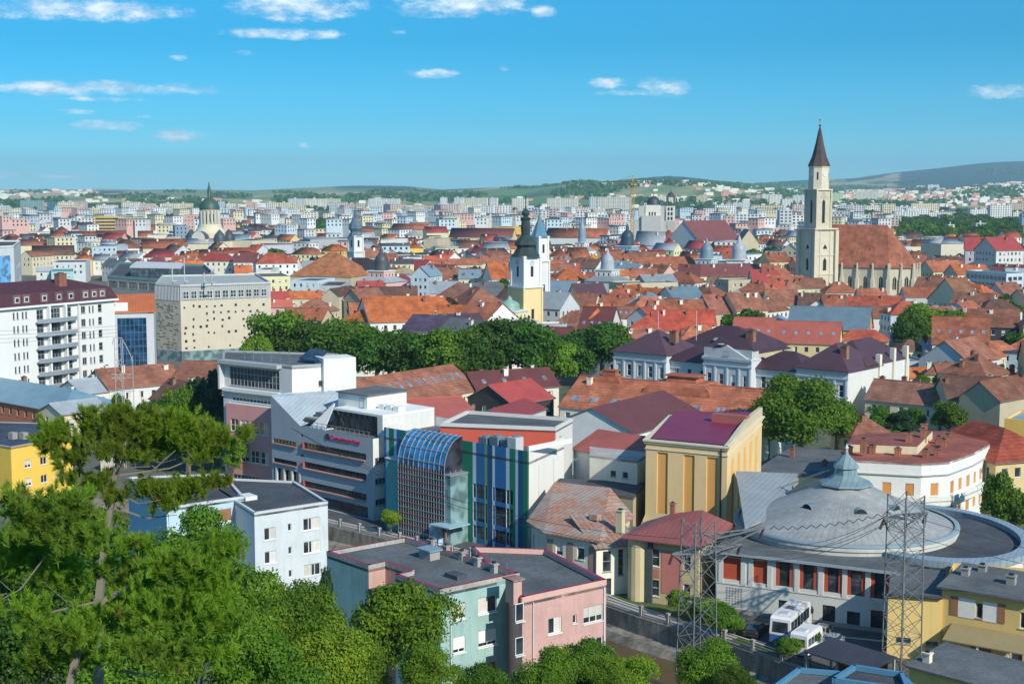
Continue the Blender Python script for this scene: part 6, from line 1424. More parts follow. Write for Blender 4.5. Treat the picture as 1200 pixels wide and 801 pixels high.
Q(600, 200, [
 (155,312,440,318,270,13,'g',T,'white',{'floors':2,'sp':3.0,'chim':5}), (482,362,620,362,318,12,'h',RD_,'brick'), (705,352,775,352,300,13,'h',(.42,.08,.06),'white',{'t':1.0}), (705,318,770,318,278,14,'h',RD_,'white',{'t':1.3}),
 (575,350,705,352,285,13,'g',GR,'lilac',{'floors':3,'sp':2.2,'t':1.2,'ridge':'x'}), (750,232,800,232,205,20,'h',RD_,'white'), (550,462,868,456,405,10,'g',T,(.45,.17,.11),{'chim':4,'floors':0}), (845,430,910,430,400,10,'g',O,'cream'), (468,462,565,462,424,10,'g',CG,'cream'),
 (160,415,285,415,345,10,'h',T,'cream',{'chim':4}), (290,412,370,410,360,10,'g',T,'cream'), (345,428,430,428,385,10,'h',(.62,.25,.04),'cream'), (190,525,395,522,455,9,'h',O,'cream',{'chim':3,'t':.6}), (118,502,195,500,430,10,'h',(.55,.13,.05),'white',{'t':1.0}),
 (392,478,520,482,470,12,'f','tar','beige',{'floors':0,'h':1} if 0 else {'floors':0}), (520,540,778,525,520,11,'f','tar_light','beige',{'floors':0}), (470,492,550,490,468,12,'g',O,'beige'), (625,525,775,520,488,11,'g',GR,'beige',{'t':.5}),
 (780,485,880,512,440,10,'g',MA,'pale_yellow',{'chim':1,'floors':3}), (880,512,1145,475,438,10,'g',MA,'pale_yellow',{'chim':4,'floors':3,'sky':1}), (305,585,445,582,530,9,'g',PL,'cream'), (120,568,310,570,518,9,'g',BL,'beige',{'chim':4,'t':.5}),
 (155,628,385,638,575,8,'g',Bn,'pale_blue',{'chim':3,'floors':2}), (385,632,620,632,585,8,'g',T,'cream',{'chim':3}), (600,625,720,622,595,8,'g',Bn,'cream'), (700,640,800,638,600,8,'g',DB,'cream'), (805,668,940,672,568,8,'h',DB,'beige',{'chim':1,'floors':0}), (940,672,1040,668,582,8,'g',(.34,.13,.09),'beige',{'floors':0}),
 (760,605,905,600,545,9,'g',BL,'white',{'t':.5}), (985,610,1095,612,568,10,'g',GR,'pale_yellow',{'ridge':'y','depth':14}), (1015,520,1165,515,508,13,'f','tar_light','beige',{'floors':1}), (1055,662,1200,650,572,9,'g',Bn,'cream',{'chim':3}),
 (300,765,450,790,640,7,'g',MA,'white',{'chim':1,'sky':4}), (430,690,595,690,638,8,'g',Bn,'white',{'sky':7,'t':.9,'chim':0}), (520,748,690,765,640,8,'h',(.52,.10,.055),'cream',{'chim':0}), (665,748,960,748,655,8,'g',(.55,.10,.06),'cream',{'chim':3}), (880,792,1040,800,695,8,'h',SA,'cream',{'sky':3,'chim':0}), (1030,800,1220,805,690,8,'g',SA,'cream',{'sky':4,'chim':0}),
 (140,790,270,795,735,8,'g',MA,'white'), (130,738,280,735,715,8,'f','concrete','warm_white'), (1130,530,1200,530,465,12,'g',CR,'white',{'floors':3}), (1100,400,1200,396,378,12,'f','blue_metal','white',{'floors':3}), (960,300,1080,300,270,14,'f','tar','grey'),
 (180,470,300,468,440,10,'g',Bn,'white'), (195,500,300,498,478,9,'f','tar_light','white'), (620,395,720,392,372,11,'g',RD_,'cream'), (420,400,520,398,370,11,'g',T,'cream'), (430,455,475,455,420,12,'h',BL,'white',{'t':1.4}), (1010,438,1130,436,408,12,'f','tar_light','white',{'floors':2}), (900,405,985,405,370,12,'f','blue_metal','pale_blue',{'floors':3})])
Q(900, 200, [
 (0,556,80,556,508,9,'g',RD_,'cream'), (80,556,165,552,500,9,'h',Bn,'cream'), (150,552,275,550,505,9,'g',Bn,'cream'), (270,570,420,570,520,9,'h',T,'cream',{'chim':3}), (0,632,150,632,560,8,'g',Bn,'cream',{'chim':3}), (140,632,250,640,575,8,'g',DB,'white'),
 (185,640,275,645,580,9,'g',T,'white',{'ridge':'y','depth':14,'floors':0}), (270,648,370,648,582,9,'g',T,'white'), (385,640,645,638,590,8,'g',RD_,'white',{'chim':7}), (430,600,560,600,555,9,'g',T,'white',{'chim':4}), (645,592,905,592,548,9,'g',T,'pale_grey',{'chim':5,'floors':0}),
 (830,545,945,545,495,9,'h',T,'cream'), (915,622,1010,618,505,9,'g',(.34,.15,.08),'cream',{'chim':1}), (1000,612,1110,585,515,9,'h',(.56,.14,.05),'cream',{'sky':2}), (1105,578,1200,574,525,10,'g',Bn,'pale_grey',{'floors':2}), (530,645,715,648,640,9,'f','tar_light','white',{'floors':1,'sp':8,'ww':2.2}),
 (0,712,100,735,632,9,'h',BL,'cream',{'chim':0,'t':.5}), (90,735,470,755,640,9,'g',BL,(.80,.45,.12),{'chim':0,'t':.5,'floors':1}), (-20,800,330,815,708,8,'g',SA,'ochre',{'sky':6,'chim':0,'t':.8}), (330,790,560,800,745,8,'h',RD_,'ochre',{'chim':1}), 
 (665,355,820,352,322,12,'h',T,'cream'), (645,405,740,405,378,11,'h',T,'white'), (625,360,670,360,320,13,'f','tar_light','pale_blue'), (812,345,925,340,308,16,'h',GR,(.62,.56,.44),{'floors':3,'sp':2.6,'ww':1.2,'wh':2.2,'t':.4}), (925,372,1070,376,315,19,'g',CR,'lilac',{'floors':4,'sp':2.6,'chim':4}),
 (1070,378,1200,372,312,20,'g',CR,(.60,.58,.55),{'floors':4,'sp':2.4,'chim':2}), (1118,490,1200,486,470,14,'f','blue_metal','pale_blue',{'floors':2,'wst':'g','sp':2.6,'ww':2}), (8,432,110,425,385,12,'g',T,'ochre',{'floors':2}), (-10,425,45,428,395,12,'g',GR,'white',{'ridge':'y','depth':16}),
 (0,502,60,500,468,10,'g',CR,'cream'), (45,320,110,318,195,30,'f','tar_light','white',{'floors':7,'sp':1.4,'ww':.6,'wh':2.4,'wst':'g','depth':16}) if 0 else (0,330,40,330,305,13,'h',T,'white'), (930,680,1090,690,648,8,'g',DB,'cream'), (720,640,800,640,625,8,'f','tar','grey')])
Q(900, 350, [
 (770,208,1035,218,88,8.5,'g',T,'white',{'sky':5,'chim':0,'t':.85,'label':'large terracotta roofed house with five skylights and white gable wall at the right'}), (985,128,1178,135,48,9,'g',Bn,'dark',{'chim':1}), (1095,245,1200,252,238,8,'f','tar','pale_blue',{'parap':0}), (1050,272,1200,255,198,7,'h',T,'cream'),
 (755,262,985,262,214,5.5,'s',GR,'pale_grey',{'t':.3,'chim':0}), (620,242,750,240,192,6,'h',DB,'cream',{'chim':0}), (660,302,760,300,278,5,'f','blue_metal','grey'), (840,300,1090,305,268,4.5,'g',MA,'white',{'t':.4}), (740,350,840,352,310,5.5,'h',Bn,'cream'), (800,352,1060,350,302,5.5,'g',Bn,'cream',{'chim':3}), (1065,375,1200,372,330,6,'h',T,'cream',{'chim':3}),
 (845,470,1125,470,368,7.5,'g',DB,'cream',{'chim':4,'t':.7}), (455,470,800,502,392,5.5,'g',(.36,.17,.12),'cream',{'chim':4,'t':.7,'label':'low house with long pinkish-brown tiled roof beside the palace end wall'}), (395,645,590,635,548,5,'h',Bn,'cream',{'chim':1}), (665,368,760,365,330,4,'g',O,'cream',{'chim':0})])
house((1139,465),(1179,468), 8.5, depth=8, kind='f', roof='tar_light', wall='pale_grey', chim=0, label='grey cubic modern house with wide upper window', wins={'A': [(5.8, 5.4, 2.6, 1.4, 'w'), (1.6, 3.6, .8, 3.0, 'w'), (6, 1.5, 2.8, 1.8, 'g')]}, name='modern_house')
house((1172,470),(1215,462), 8.5, depth=9, kind='g', roof='brown', wall='beige', chim=0, floors=0, label='house with blank beige gable wall beside the grey cubic house')
house((1177,493),(1225,497), 8.0, depth=12, kind='f', roof='grey_metal', wall='yellow', chim=0, label='bright yellow building with grey flat roof at the right edge', wins={'A': [(4.5, .8, 6, 2.4, 'g')]})
hn('large smooth terracotta hipped roof house behind the rounded white building', (1075,516),(1167,542), h=8.5, depth=13, kind='h', roof=(.46,.10,.055), wall='ochre', t=.6, chim=0, floors=2, sp=2.4)
# ================================================================ vehicles and pylons
def arcwheel(parent, x, y, r=.36, w=.24):
    mb = MB(); mb.lathe([(r*.55, -w/2), (r, -w/2), (r, w/2), (r*.55, w/2)], M('paint', (.015,.015,.016)), 18); t = mb.build('wheel', parent); t.location = (x, y, r); t.rotation_euler = (R(90), 0, 0)
    mb = MB(); mb.lathe([(.01, w/2-.02), (r*.56, w/2-.02), (r*.56, -w/2+.02), (.01, -w/2+.02)], M('gloss', (.35,.36,.38)), 12); mb.build('rim', t)
def body_extrude(prof, w, m, taper=None):
    """side profile (x,z) extruded across y with a slightly tumblehome upper part"""
    mb = MB(); n = len(prof); zs = [p[1] for p in prof]; zmx = max(zs); i = len(mb.v)
    def yw(z): return w/2*(1-.10*max(0, (z-.9)/(zmx-.9)) ** 1.5) if taper is None else w/2*(1-taper*max(0, (z-.9)/(zmx-.9)))
    for s_ in (-1, 1):
        for x, z in prof: mb.v.append((x, s_*yw(z), z))
    k = mb.mat(m); mb.f.append(tuple(range(n))); mb.mi.append(k); mb.f.append(tuple(reversed(range(n, 2*n)))); mb.mi.append(k)
    for a in range(n): b2 = (a+1) % n; mb.f.append((b2, a, n+a, n+b2)); mb.mi.append(k)
    return mb, yw
def bus(loc, rz, L, hgt, label, name, cat, stripe=None, coach=True):
    root = empty(name, loc, rz, label, cat); W2 = 2.4 if coach else 2.0; wh_ = M('gloss', (.78,.79,.80))
    if coach: prof = [(-L/2, .35), (L/2, .35), (L/2+.08, 1.2), (L/2-.15, 2.3), (L/2-.5, hgt-.1), (L/2-.8, hgt), (-L/2+.35, hgt), (-L/2+.05, hgt-.25), (-L/2-.02, 1.4)]
    else: prof = [(-L/2, .35), (L/2, .35), (L/2+.02, .95), (L/2-.9, 1.25), (L/2-1.7, hgt-.2), (L/2-2.1, hgt), (-L/2+.15, hgt), (-L/2, hgt-.2)]
    mb, yw = body_extrude(prof, W2, wh_, .07); mb.build('body', root)
    g = GLASS; nwd = 6 if coach else 4; z0 = 1.45 if coach else 1.3; z1 = hgt-.55 if coach else hgt-.6
    for s_ in (-1, 1):
        for k in range(nwd):
            x0 = -L/2+.35+(L-1.2-(0 if coach else 1.3))*k/nwd; x1 = x0+(L-1.2-(0 if coach else 1.3))/nwd-.12; mb = MB(); ya, yb = s_*(yw(z0)+.015), s_*(yw(z1)+.015)
            mb.poly([(x0, ya, z0), (x1, ya, z0), (x1, yb, z1), (x0, yb, z1)][::(1 if s_ < 0 else -1)], g); mb.build('window', root)
    mb = MB(); xb = -L/2-.03; mb.poly([(xb, -W2*.38, z0), (xb, W2*.38, z0), (xb+(.06 if coach else 0), W2*.36, z1), (xb+(.06 if coach else 0), -W2*.36, z1)], g); mb.build('rear_window', root)
    mb = MB()
    if coach: mb.poly([(L/2+.09, -W2*.42, 1.25), (L/2+.09, W2*.42, 1.25), (L/2-.32, W2*.4, hgt-.3), (L/2-.32, -W2*.4, hgt-.3)][::-1], g)
    else: mb.poly([(L/2-.88, -W2*.42, 1.28), (L/2-.88, W2*.42, 1.28), (L/2-1.66, W2*.4, hgt-.25), (L/2-1.66, -W2*.4, hgt-.25)][::-1], g)
    mb.build('windscreen', root)
    if stripe:
        mb = MB(); sc_ = M('gloss', stripe)
        for s_ in (-1, 1): mb.poly([(-L/2, s_*(yw(.4)+.012), .4), (L*.1, s_*(yw(.4)+.012), .4), (-L*.1, s_*(yw(1.2)+.012), 1.2), (-L/2, s_*(yw(1.3)+.012), 1.3)], sc_)
        mb.poly([(-L/2-.025, -W2*.49, .4), (-L/2-.025, W2*.49, .4), (-L/2-.035, W2*.49, 1.25), (-L/2-.035, -W2*.49, 1.1)], sc_); mb.build('livery_stripe', root)
    for s_ in (-1, 1):
        mb = MB(); mb.box(-L/2-.05, s_*W2*.42-.09, .8, -L/2-.005, s_*W2*.42+.09, 1.1, M('gloss', (.5,.02,.02))); mb.build('tail_light', root)
        mb = MB(); mb.box(L/2+.0, s_*W2*.38-.14, .62, L/2+.1, s_*W2*.38+.14, .85, M('gloss', (.7,.7,.65))); mb.build('headlight', root)
        mb = MB(); mb.box(L/2-.4, s_*(W2/2+.03), hgt*.55, L/2-.25, s_*(W2/2+.28), hgt*.72, DARK); mb.build('mirror', root)
        for x in (-L*.3, L*.32): arcwheel(root, x, s_*(W2/2-.14), .45 if coach else .36, .26)
    for k in range(3 if coach else 1):
        mb = MB(); x = -L*.3+L*.28*k; mb.box(x-.5, -.45, hgt-.02, x+.5, .45, hgt+.14, M('gloss', (.6,.62,.65) if k != 1 else (.12,.14,.16))); mb.build('roof_vent', root)
def car(loc, rz, colour, label, rear=False):
    root = empty('car', loc, rz, label, 'car'); L = 4.3; m_ = M('gloss', colour)
    mb, yw = body_extrude([(-2.1, .3), (2.1, .3), (2.15, .62), (1.95, .8), (1.0, .95), (-1.75, .98), (-2.12, .85)], 1.75, m_, .05); mb.build('body', root)
    mb, yw2 = body_extrude([(1.05, .93), (.35, 1.42), (-1.05, 1.46), (-1.85, .97)], 1.6, m_, .22); mb.build('cabin', root)
    mb = MB(); q = .02
    mb.poly([(1.04, -.68, .98), (1.04, .68, .98), (.42, .6, 1.38), (.42, -.6, 1.38)][::-1], GLASS); mb.build('windscreen', root); mb = MB(); mb.poly([(-1.84, -.66, 1.02), (-1.84, .66, 1.02), (-1.15, .58, 1.42), (-1.15, -.58, 1.42)], GLASS); mb.build('rear_window', root)
    for s_ in (-1, 1):
        for (a, b_) in ((-.35, .75), (-1.45, -.45)):
            mb = MB(); mb.poly([(a, s_*.8, 1.0), (b_, s_*.8, 1.0), (b_-.28 if b_ > 0 else b_, s_*.69, 1.37), (a+.02 if b_ > 0 else a+.3, s_*.69, 1.39)], GLASS); mb.build('side_window', root)
        for x in (-1.3, 1.3): arcwheel(root, x, s_*.78, .32, .2)
        mb = MB(); mb.box(2.08, s_*.66-.15, .58, 2.17, s_*.66+.15, .74, M('gloss', (.7,.7,.65))); mb.build('headlight', root); mb = MB(); mb.box(-2.15, s_*.7-.12, .68, -2.08, s_*.7+.12, .84, M('gloss', (.45,.02,.02))); mb.build('tail_light', root)
def vdir(p, q): a, b = W(*p), W(*q); return math.atan2(b.y-a.y, b.x-a.x)
rb = R(62)
p = W(929, 748); bus((p.x, p.y+1.2, .02), rb, 8.2, 3.2, 'white and blue coach with white roof vents parked behind the minibus', 'coach', 'bus', (.03,.14,.36))
p = W(944, 761); bus((p.x+.3, p.y-.2, .02), R(57), 6.0, 2.7, 'plain white minibus parked between the coach and the shed', 'minibus', 'minibus', None, False)
p = W(962, 748); car((p.x, p.y, .02), R(-120), (.50,.42,.38), 'silver-beige hatchback parked in front of the theatre door')
p = W(974, 759); car((p.x, p.y, .02), R(-120), (.35,.42,.48), 'grey-blue car half hidden under the edge of the lean-to shed')
p = W(893, 746); car((p.x-.5, p.y+1, .02), R(62), (.03,.035,.04), 'dark car in the shadow left of the coach')
ST = M('steel', (.27,.28,.285))
def lattice(root, w0, w1, z0, z1, n, t, name='lattice_mast'):
    mb = MB(); wz = lambda z: w0+(w1-w0)*(z-z0)/(z1-z0); C = [(-1,-1),(1,-1),(1,1),(-1,1)]
    for sx, sy in C: mb.beam((sx*w0, sy*w0, z0), (sx*w1, sy*w1, z1), t*1.5, ST)
    for k in range(n):
        za, zb = z0+(z1-z0)*k/n, z0+(z1-z0)*(k+1)/n; a, b_ = wz(za), wz(zb)
        for (c0, c1) in zip(C, C[1:]+C[:1]):
            mb.beam((c0[0]*a, c0[1]*a, za), (c1[0]*b_, c1[1]*b_, zb), t*.7, ST); mb.beam((c1[0]*a, c1[1]*a, za), (c0[0]*b_, c0[1]*b_, zb), t*.7, ST)
            if k % 2 == 0: mb.beam((c0[0]*a, c0[1]*a, za), (c1[0]*a, c1[1]*a, za), t*.6, ST)
    return mb.build(name, root)
def insulator(root, a, b):
    mb = MB(); a, b = Vector(a), Vector(b); n = 6
    for k in range(n): mb.beam(a+(b-a)*(k/n), a+(b-a)*((k+.55)/n), .22, M('gloss', (.12,.07,.05)))
    mb.beam(a, b, .05, DARK); mb.build('insulator', root)
def pylon(px, py, h, w0, w1, label, arms, rz, top=None, zb=0, n=9):
    g = W(px, py, zb); root = empty('lattice_pylon', g, rz, label, 'pylon', None); lattice(root, w0, w1, 0, h, n, .07)
    for (z, half, side) in arms:
        mb = MB(); tip = half*side
        for sy in (-w1, w1): mb.beam((0, sy, z), (tip, 0, z+.2), .14, ST); mb.beam((side*w1, sy, z-1.3), (tip, 0, z+.2), .12, ST)
        for k in range(1, 6): f = k/6; mb.beam((tip*f, w1*(1-f), z+.2*f), (tip*f, -w1*(1-f), z+.2*f), .08, ST); mb.beam((tip*f, w1*(1-f), z+.2*f), (side*w1+(tip-side*w1)*f, 0, z-1.3+1.5*f), .08, ST)
        mb.build('crossarm', root); insulator(root, (tip*.98, 0, z+.1), (tip*.98, .6, z-1.1))
    if top:
        mb = MB()
        for sx in (-w1, w1):
            for sy in (-w1, w1): mb.beam((sx, sy, h), (0, 0, h+top), .12, ST)
        mb.build('peak', root)
    return root
zt1 = 50-(602-222)*147/F
py1 = pylon(816, 793, 16.6, 1.5, 1.2, 'shorter grey lattice pylon standing by the river wall at the bottom centre', [(13.2, 5.5, 1), (13.2, 3.2, -1), (14.6, 8.5, 1)], R(28), n=8)
py2 = pylon(1056, 783, 18.6, 1.4, 1.3, 'taller grey lattice pylon in front of the round theatre', [(16.2, 3.0, 1), (16.2, 3.0, -1)], R(28), n=10)
def portal():
    g = W(148, 548, 0); root = empty('lattice_portal', g, R(5), 'pale thin lattice portal mast with arched head among the trees on the left', 'pylon'); mb = MB(); h = 50-(397-222)*g.y/F; t = .1
    D = g.y; px = lambda v: (v-148)*D/F
    for x in (px(138.5), px(146), px(148), px(159)):
        mb.beam((x, 0, 0), (x, 0, h if x < px(150) else h-3), .12, M('steel', (.55,.58,.58)))
    for k in range(12): z = h*.25+k*h*.06; mb.beam((px(138.5), 0, z), (px(146), 0, z+h*.06*(1 if k % 2 else -1)), .1, M('steel', (.55,.58,.58)))
    pts = [(px(136), h-1), (px(138), h+.2), (px(147), h+.2), (px(153), h-1.6), (px(157), h-3), (px(159), h-4.5)]
    for a, b_ in zip(pts[:-1], pts[1:]): mb.beam((a[0], 0, a[1]), (b_[0], 0, b_[1]), .12, M('steel', (.55,.58,.58)))
    for z in (.70, .73, .6): mb.beam((px(134), 0, h*z), (px(160), 0, h*z), .10, M('steel', (.55,.58,.58)))
    mb.build('lattice_mast', root)
portal()
def wire(a, b, sag, lab, r=.045, n=14):
    mb = MB(); a, b = Vector(a), Vector(b); P_ = [a+(b-a)*(k/n)-Vector((0, 0, sag*4*(k/n)*(1-k/n))) for k in range(n+1)]
    for p, q in zip(P_[:-1], P_[1:]): mb.beam(p, q, r, M('paint', (.07,.07,.075)))
    tag(mb.build('power_cable'), lab, 'cable', 'overhead power cables')
a1, a2 = Vector(py1.location), Vector(py2.location)
for i, dz in enumerate((13.3, 14.7)):
    for q in (-1.0, 1.0): wire(a1+Vector((1.5, q, dz)), a2+Vector((-1.5, q, 16.3)), 2.2, ('lower', 'upper')[i]+' dark power cable between the two lattice pylons')
for z in (14, 16.0): wire(a2+Vector((1.5, 0, z)), Vector((95, 118, 12)), 2, 'dark power cable leaving the taller pylon to the right')
for k in range(4): wire(Vector((-150, 250+2*k, 24+.8*k)), W(148, 548, 0)+Vector((0, 0, 24+.6*k)), 1.5, 'dark power cable running in front of the white apartment block')
for z in (13.2, 14.6): wire(a1+Vector((-2, 0, z)), Vector((-30, 190, 18)), 3.0, 'dark power cable crossing the striped hall')
mb = MB(); a = a1+Vector((8, 4, 14.6)); b_ = a2+Vector((-1.5, 0, 16.6)); zg = [a+(b_-a)*(k/26)+Vector((0, 0, (.32 if k % 2 else -.05)-2.0*(k/26)*(1-k/26))) for k in range(27)]
for p, q in zip(zg[:-1], zg[1:]): mb.beam(p, q, .06, DARK)
tag(mb.build('power_cable'), 'zigzag line of dark insulators and jumpers strung across the theatre dome', 'cable', 'overhead power cables')
# ================================================================ trees
def leaf_mat(name, c1, c2, c3=None):
    m, nt, ln, b = base_mat(name); tcg = N(nt, 'ShaderNodeNewGeometry')
    rnd = tcg.outputs['Random Per Island']; pos = tcg.outputs['Position']
    o = mix_rgb(nt, ln, rnd, c1, c2); o = mix_rgb(nt, ln, ramp(nt, ln, noise_tex(nt, ln, pos, .35, 2), .4, .62, 0, .55), o, c3 or tuple(x*.6 for x in c1))
    if 'pine' in name: o = mix_rgb(nt, ln, ramp(nt, ln, noise_tex(nt, ln, pos, 1.1, 3), .64, .70, 0, .8), o, (.20,.12,.05))
    hs = N(nt, 'ShaderNodeHueSaturation'); oi = N(nt, 'ShaderNodeObjectInfo').outputs['Random']; ln.new(o, hs.inputs['Color']); ln.new(ramp(nt, ln, oi, 0, 1, .75, 1.25), hs.inputs['Value']); mm_ = N(nt, 'ShaderNodeMath', operation='FRACT'); m3 = N(nt, 'ShaderNodeMath', operation='MULTIPLY'); m3.inputs[1].default_value = 7.3; ln.new(oi, m3.inputs[0]); ln.new(m3.outputs[0], mm_.inputs[0]); ln.new(ramp(nt, ln, mm_.outputs[0], 0, 1, .485, .52), hs.inputs['Hue']); o = hs.outputs[0]
    ln.new(o, b.inputs['Base Color']); b.inputs['Roughness'].default_value = .6; b.inputs['Specular IOR Level'].default_value = .25
    tr = N(nt, 'ShaderNodeBsdfTranslucent'); tm = mix_rgb(nt, ln, 1.0, o, (1.0, 1.25, .45), 'MULTIPLY'); ln.new(tm, tr.inputs[0]); mx = N(nt, 'ShaderNodeMixShader'); mx.inputs[0].default_value = .38
    ln.new(b.outputs[0], mx.inputs[1]); ln.new(tr.outputs[0], mx.inputs[2]); ln.new(mx.outputs[0], nt['Material Output'].inputs[0]); return m
LEAF = [leaf_mat('leaf_green', (.10,.21,.016), (.22,.34,.025), (.05,.13,.014)), leaf_mat('leaf_dark', (.06,.14,.016), (.13,.24,.024), (.03,.08,.012)), leaf_mat('leaf_yellow', (.15,.28,.02), (.28,.38,.03), (.08,.20,.018)), leaf_mat('leaf_blue_green', (.03,.09,.04), (.07,.15,.055))]
NEEDLE = leaf_mat('pine_needle', (.11,.26,.02), (.30,.44,.035), (.13,.17,.03)); BARK = M('plaster', (.20,.16,.125), .9); GBARK = M('plaster', (.26,.22,.18), .9)
def quads(pts, nrm, size, mat, name, parent=None, aspect=1.6, rng=None):
    """a leaf cloud: one small quad per point"""
    n = len(pts); rng = rng or np.random.default_rng(1)
    nr = nrm+rng.normal(0, .55, (n, 3)); nr /= np.linalg.norm(nr, axis=1)[:, None]+1e-6
    r = rng.normal(0, 1, (n, 3)); u = np.cross(nr, r); u /= np.linalg.norm(u, axis=1)[:, None]+1e-6; v = np.cross(nr, u)
    s = size*rng.uniform(.6, 1.3, (n, 1)); u = u*s*.5; v = v*s*.5*aspect
    V = np.empty((n, 4, 3)); V[:, 0] = pts-u-v*.2; V[:, 1] = pts-v; V[:, 2] = pts+u+v*.2; V[:, 3] = pts+v
    return mesh_np(V.reshape(-1, 3), 4, mat, name)
def mesh_np(V, k, mat, name):
    n = len(V)//k; me = bpy.data.meshes.new(name); me.vertices.add(len(V)); me.vertices.foreach_set('co', V.astype(np.float32).ravel())
    me.loops.add(n*k); me.loops.foreach_set('vertex_index', np.arange(n*k, dtype=np.int32)); me.polygons.add(n); me.polygons.foreach_set('loop_start', np.arange(0, n*k, k, dtype=np.int32))
    try: me.polygons.foreach_set('loop_total', np.full(n, k, dtype=np.int32))
    except Exception: pass
    me.materials.append(mat); me.update(calc_edges=True); me.validate(); return me
def tree_proto(seed, r, h, n, leaf, mat, tall=1.0, trunk=True, low=.25):
    """unit trees: crown of many clumps, each a noisy shell of leaves"""
    rng = np.random.default_rng(seed); P_ = []; Nn = []; clumps = []
    nc = max(9, int(26 if n > 3000 else 14)); cz = h*(low+(1-low)/2); rz = h*(1-low)/2
    for i in range(nc):
        d = rng.normal(0, 1, 3); d /= np.linalg.norm(d); f = rng.uniform(.45, .82); c = np.array([d[0]*r*f, d[1]*r*f, cz+d[2]*rz*f]); cr = r*rng.uniform(.26, .46); clumps.append((c, cr))
    clumps.append((np.array([0, 0, cz]), r*.5))
    for c, cr in clumps:
        k = int(n/len(clumps)); d = rng.normal(0, 1, (k, 3)); d /= np.linalg.norm(d, axis=1)[:, None]; d[:, 2] = np.where(d[:, 2] < -.3, -d[:, 2], d[:, 2])
        rad = cr*np.clip(rng.normal(.92, .16, (k, 1)), .3, 1.35); P_.append(c+d*rad*np.array([1, 1, .85*tall])); Nn.append(d)
    crown = quads(np.concatenate(P_), np.concatenate(Nn), leaf, mat, 'crown', rng=rng)
    mb = MB(); th = h*.55; tr = max(.12, r*.06); mb.beam((0, 0, -1.5), (0, 0, th), tr*2.4, BARK, tr*1.1)
    for c, cr in clumps[:9]: z = th*rng.uniform(.45, 1); mb.beam((0, 0, z), tuple(c), tr*1.1, BARK, tr*.3)
    return crown, mb.mesh('trunk')
PROTO = {}
def proto(kind, lod):
    if (kind, lod) not in PROTO:
        sd = len(PROTO)*7+3; n, lf = {0: (30000, .21), 1: (8000, .36), 2: (1500, .8), 3: (380, 1.6)}[lod]
        if kind == 'cone': PROTO[kind, lod] = tree_proto(sd, 2.4, 11, n, lf, LEAF[3], 1.6, low=.1)
        else: PROTO[kind, lod] = tree_proto(sd, 5, 11, n, lf, LEAF[kind])
    return PROTO[kind, lod]
TREES = []
def tree(x, y, z, r, h, kind=0, lod=1, label=None, group=None, rz=None, name=None, var=0, ck=1):
    key = (kind, lod, var)
    if var and key not in PROTO: sd = 50+var*13+lod; n, lf = {0: (30000, .21), 1: (8000, .36), 2: (1500, .8), 3: (380, 1.6)}[lod]; PROTO[key] = tree_proto(sd, 5, 11, n, lf, LEAF[kind if isinstance(kind, int) else 3])
    cm, tm = PROTO[key] if var else proto(kind, lod)
    s = r/5 if kind != 'cone' else r/2.4; rng = random.Random(int(x*13+y*7))
    root = empty(name or ('conifer' if kind == 'cone' else 'broadleaf_tree'), (x, y, z), rng.uniform(0, 6.28) if rz is None else rz, label, 'tree', group); root.scale = (s, s, h/11)
    c_ = link(bpy.data.objects.new('crown', cm), root); c_.scale = (1, 1, ck); c_.location = (0, 0, 11*(1-ck))
    if lod < 3: t_ = link(bpy.data.objects.new('trunk', tm), root); t_.scale = (1, 1, 1 if ck > .9 else .92)
    TREES.append((root, kind)); return root
def tpx(cx, ytop, ybase, wpx, kind=0, lod=1, label=None, z0=0, D=None, group=None, var=0):
    D = D or (H-z0)*F/(ybase-YH); x = (cx-600)*D/F; h = zz(ytop, D)-z0; r = wpx/2*D/F
    FOOT.append((x, D, r*.7)); return tree(x, D, z0, r, h, kind, lod, label, group, var=var)
# park row behind the pink building
row = [(325,362,455,76,0),(352,375,458,60,1),(385,385,462,62,1),(412,372,455,66,0),(440,388,465,60,1),(468,392,466,62,1),(497,390,468,64,1),(522,385,470,60,0),(548,392,470,60,1),(575,388,470,56,1),(598,373,462,80,1),(628,385,468,70,1),(652,398,470,50,0),(300,395,470,40,0),(455,395,458,50,0),(560,378,452,50,1)]
for i, (cx, yt, yb, w, k) in enumerate(row): tpx(cx, yt, yb, w*1.12, k, 1, group='park trees behind the crimson hall roofs', var=i % 3)
tpx(706, 379, 452, 84, 1, 1, 'broad dark tree left of the white palace', var=1); tpx(680, 395, 455, 50, 1, 1, 'dark tree beside the small white orange-capped tower')
tpx(943, 440, 560, 118, 0, 0, 'big round tree in front of the palace right wing', D=250); tpx(905, 470, 560, 50, 1, 1, 'smaller dark tree at the left foot of the big round tree', D=262); tpx(985, 468, 560, 50, 0, 1, 'green tree at the right foot of the big round tree', D=262, var=1)
for i, (a) in enumerate([(1088,354,420,62,0),(1068,368,425,40,1),(1118,366,415,40,0)]): tpx(*a, 1, group='trees right of the blue-grey metal roof', var=i)
for i, a in enumerate([(1118,470,520,44,0),(1060,482,520,36,'cone'),(1035,475,518,30,1),(1075,478,516,34,1),(1085,440,470,24,0),(1108,441,470,26,2),(1050,505,535,40,1),(1180,555,640,50,1)]): tpx(*a[:4], a[4], 1, ('bushy green tree behind the brown tiled roofs','slender dark conifer in the courtyard','dark tree beside the pinkish-brown roof','dark courtyard tree right of the conifer','small tree among terracotta roofs','yellow-green shrubby tree among terracotta roofs','low dark shrub behind the rounded white building','dark tree at the right edge below the ochre wall')[i])
tpx(1195, 575, 660, 60, 1, 1, 'leafy dark tree cut off by the right picture edge', D=200)
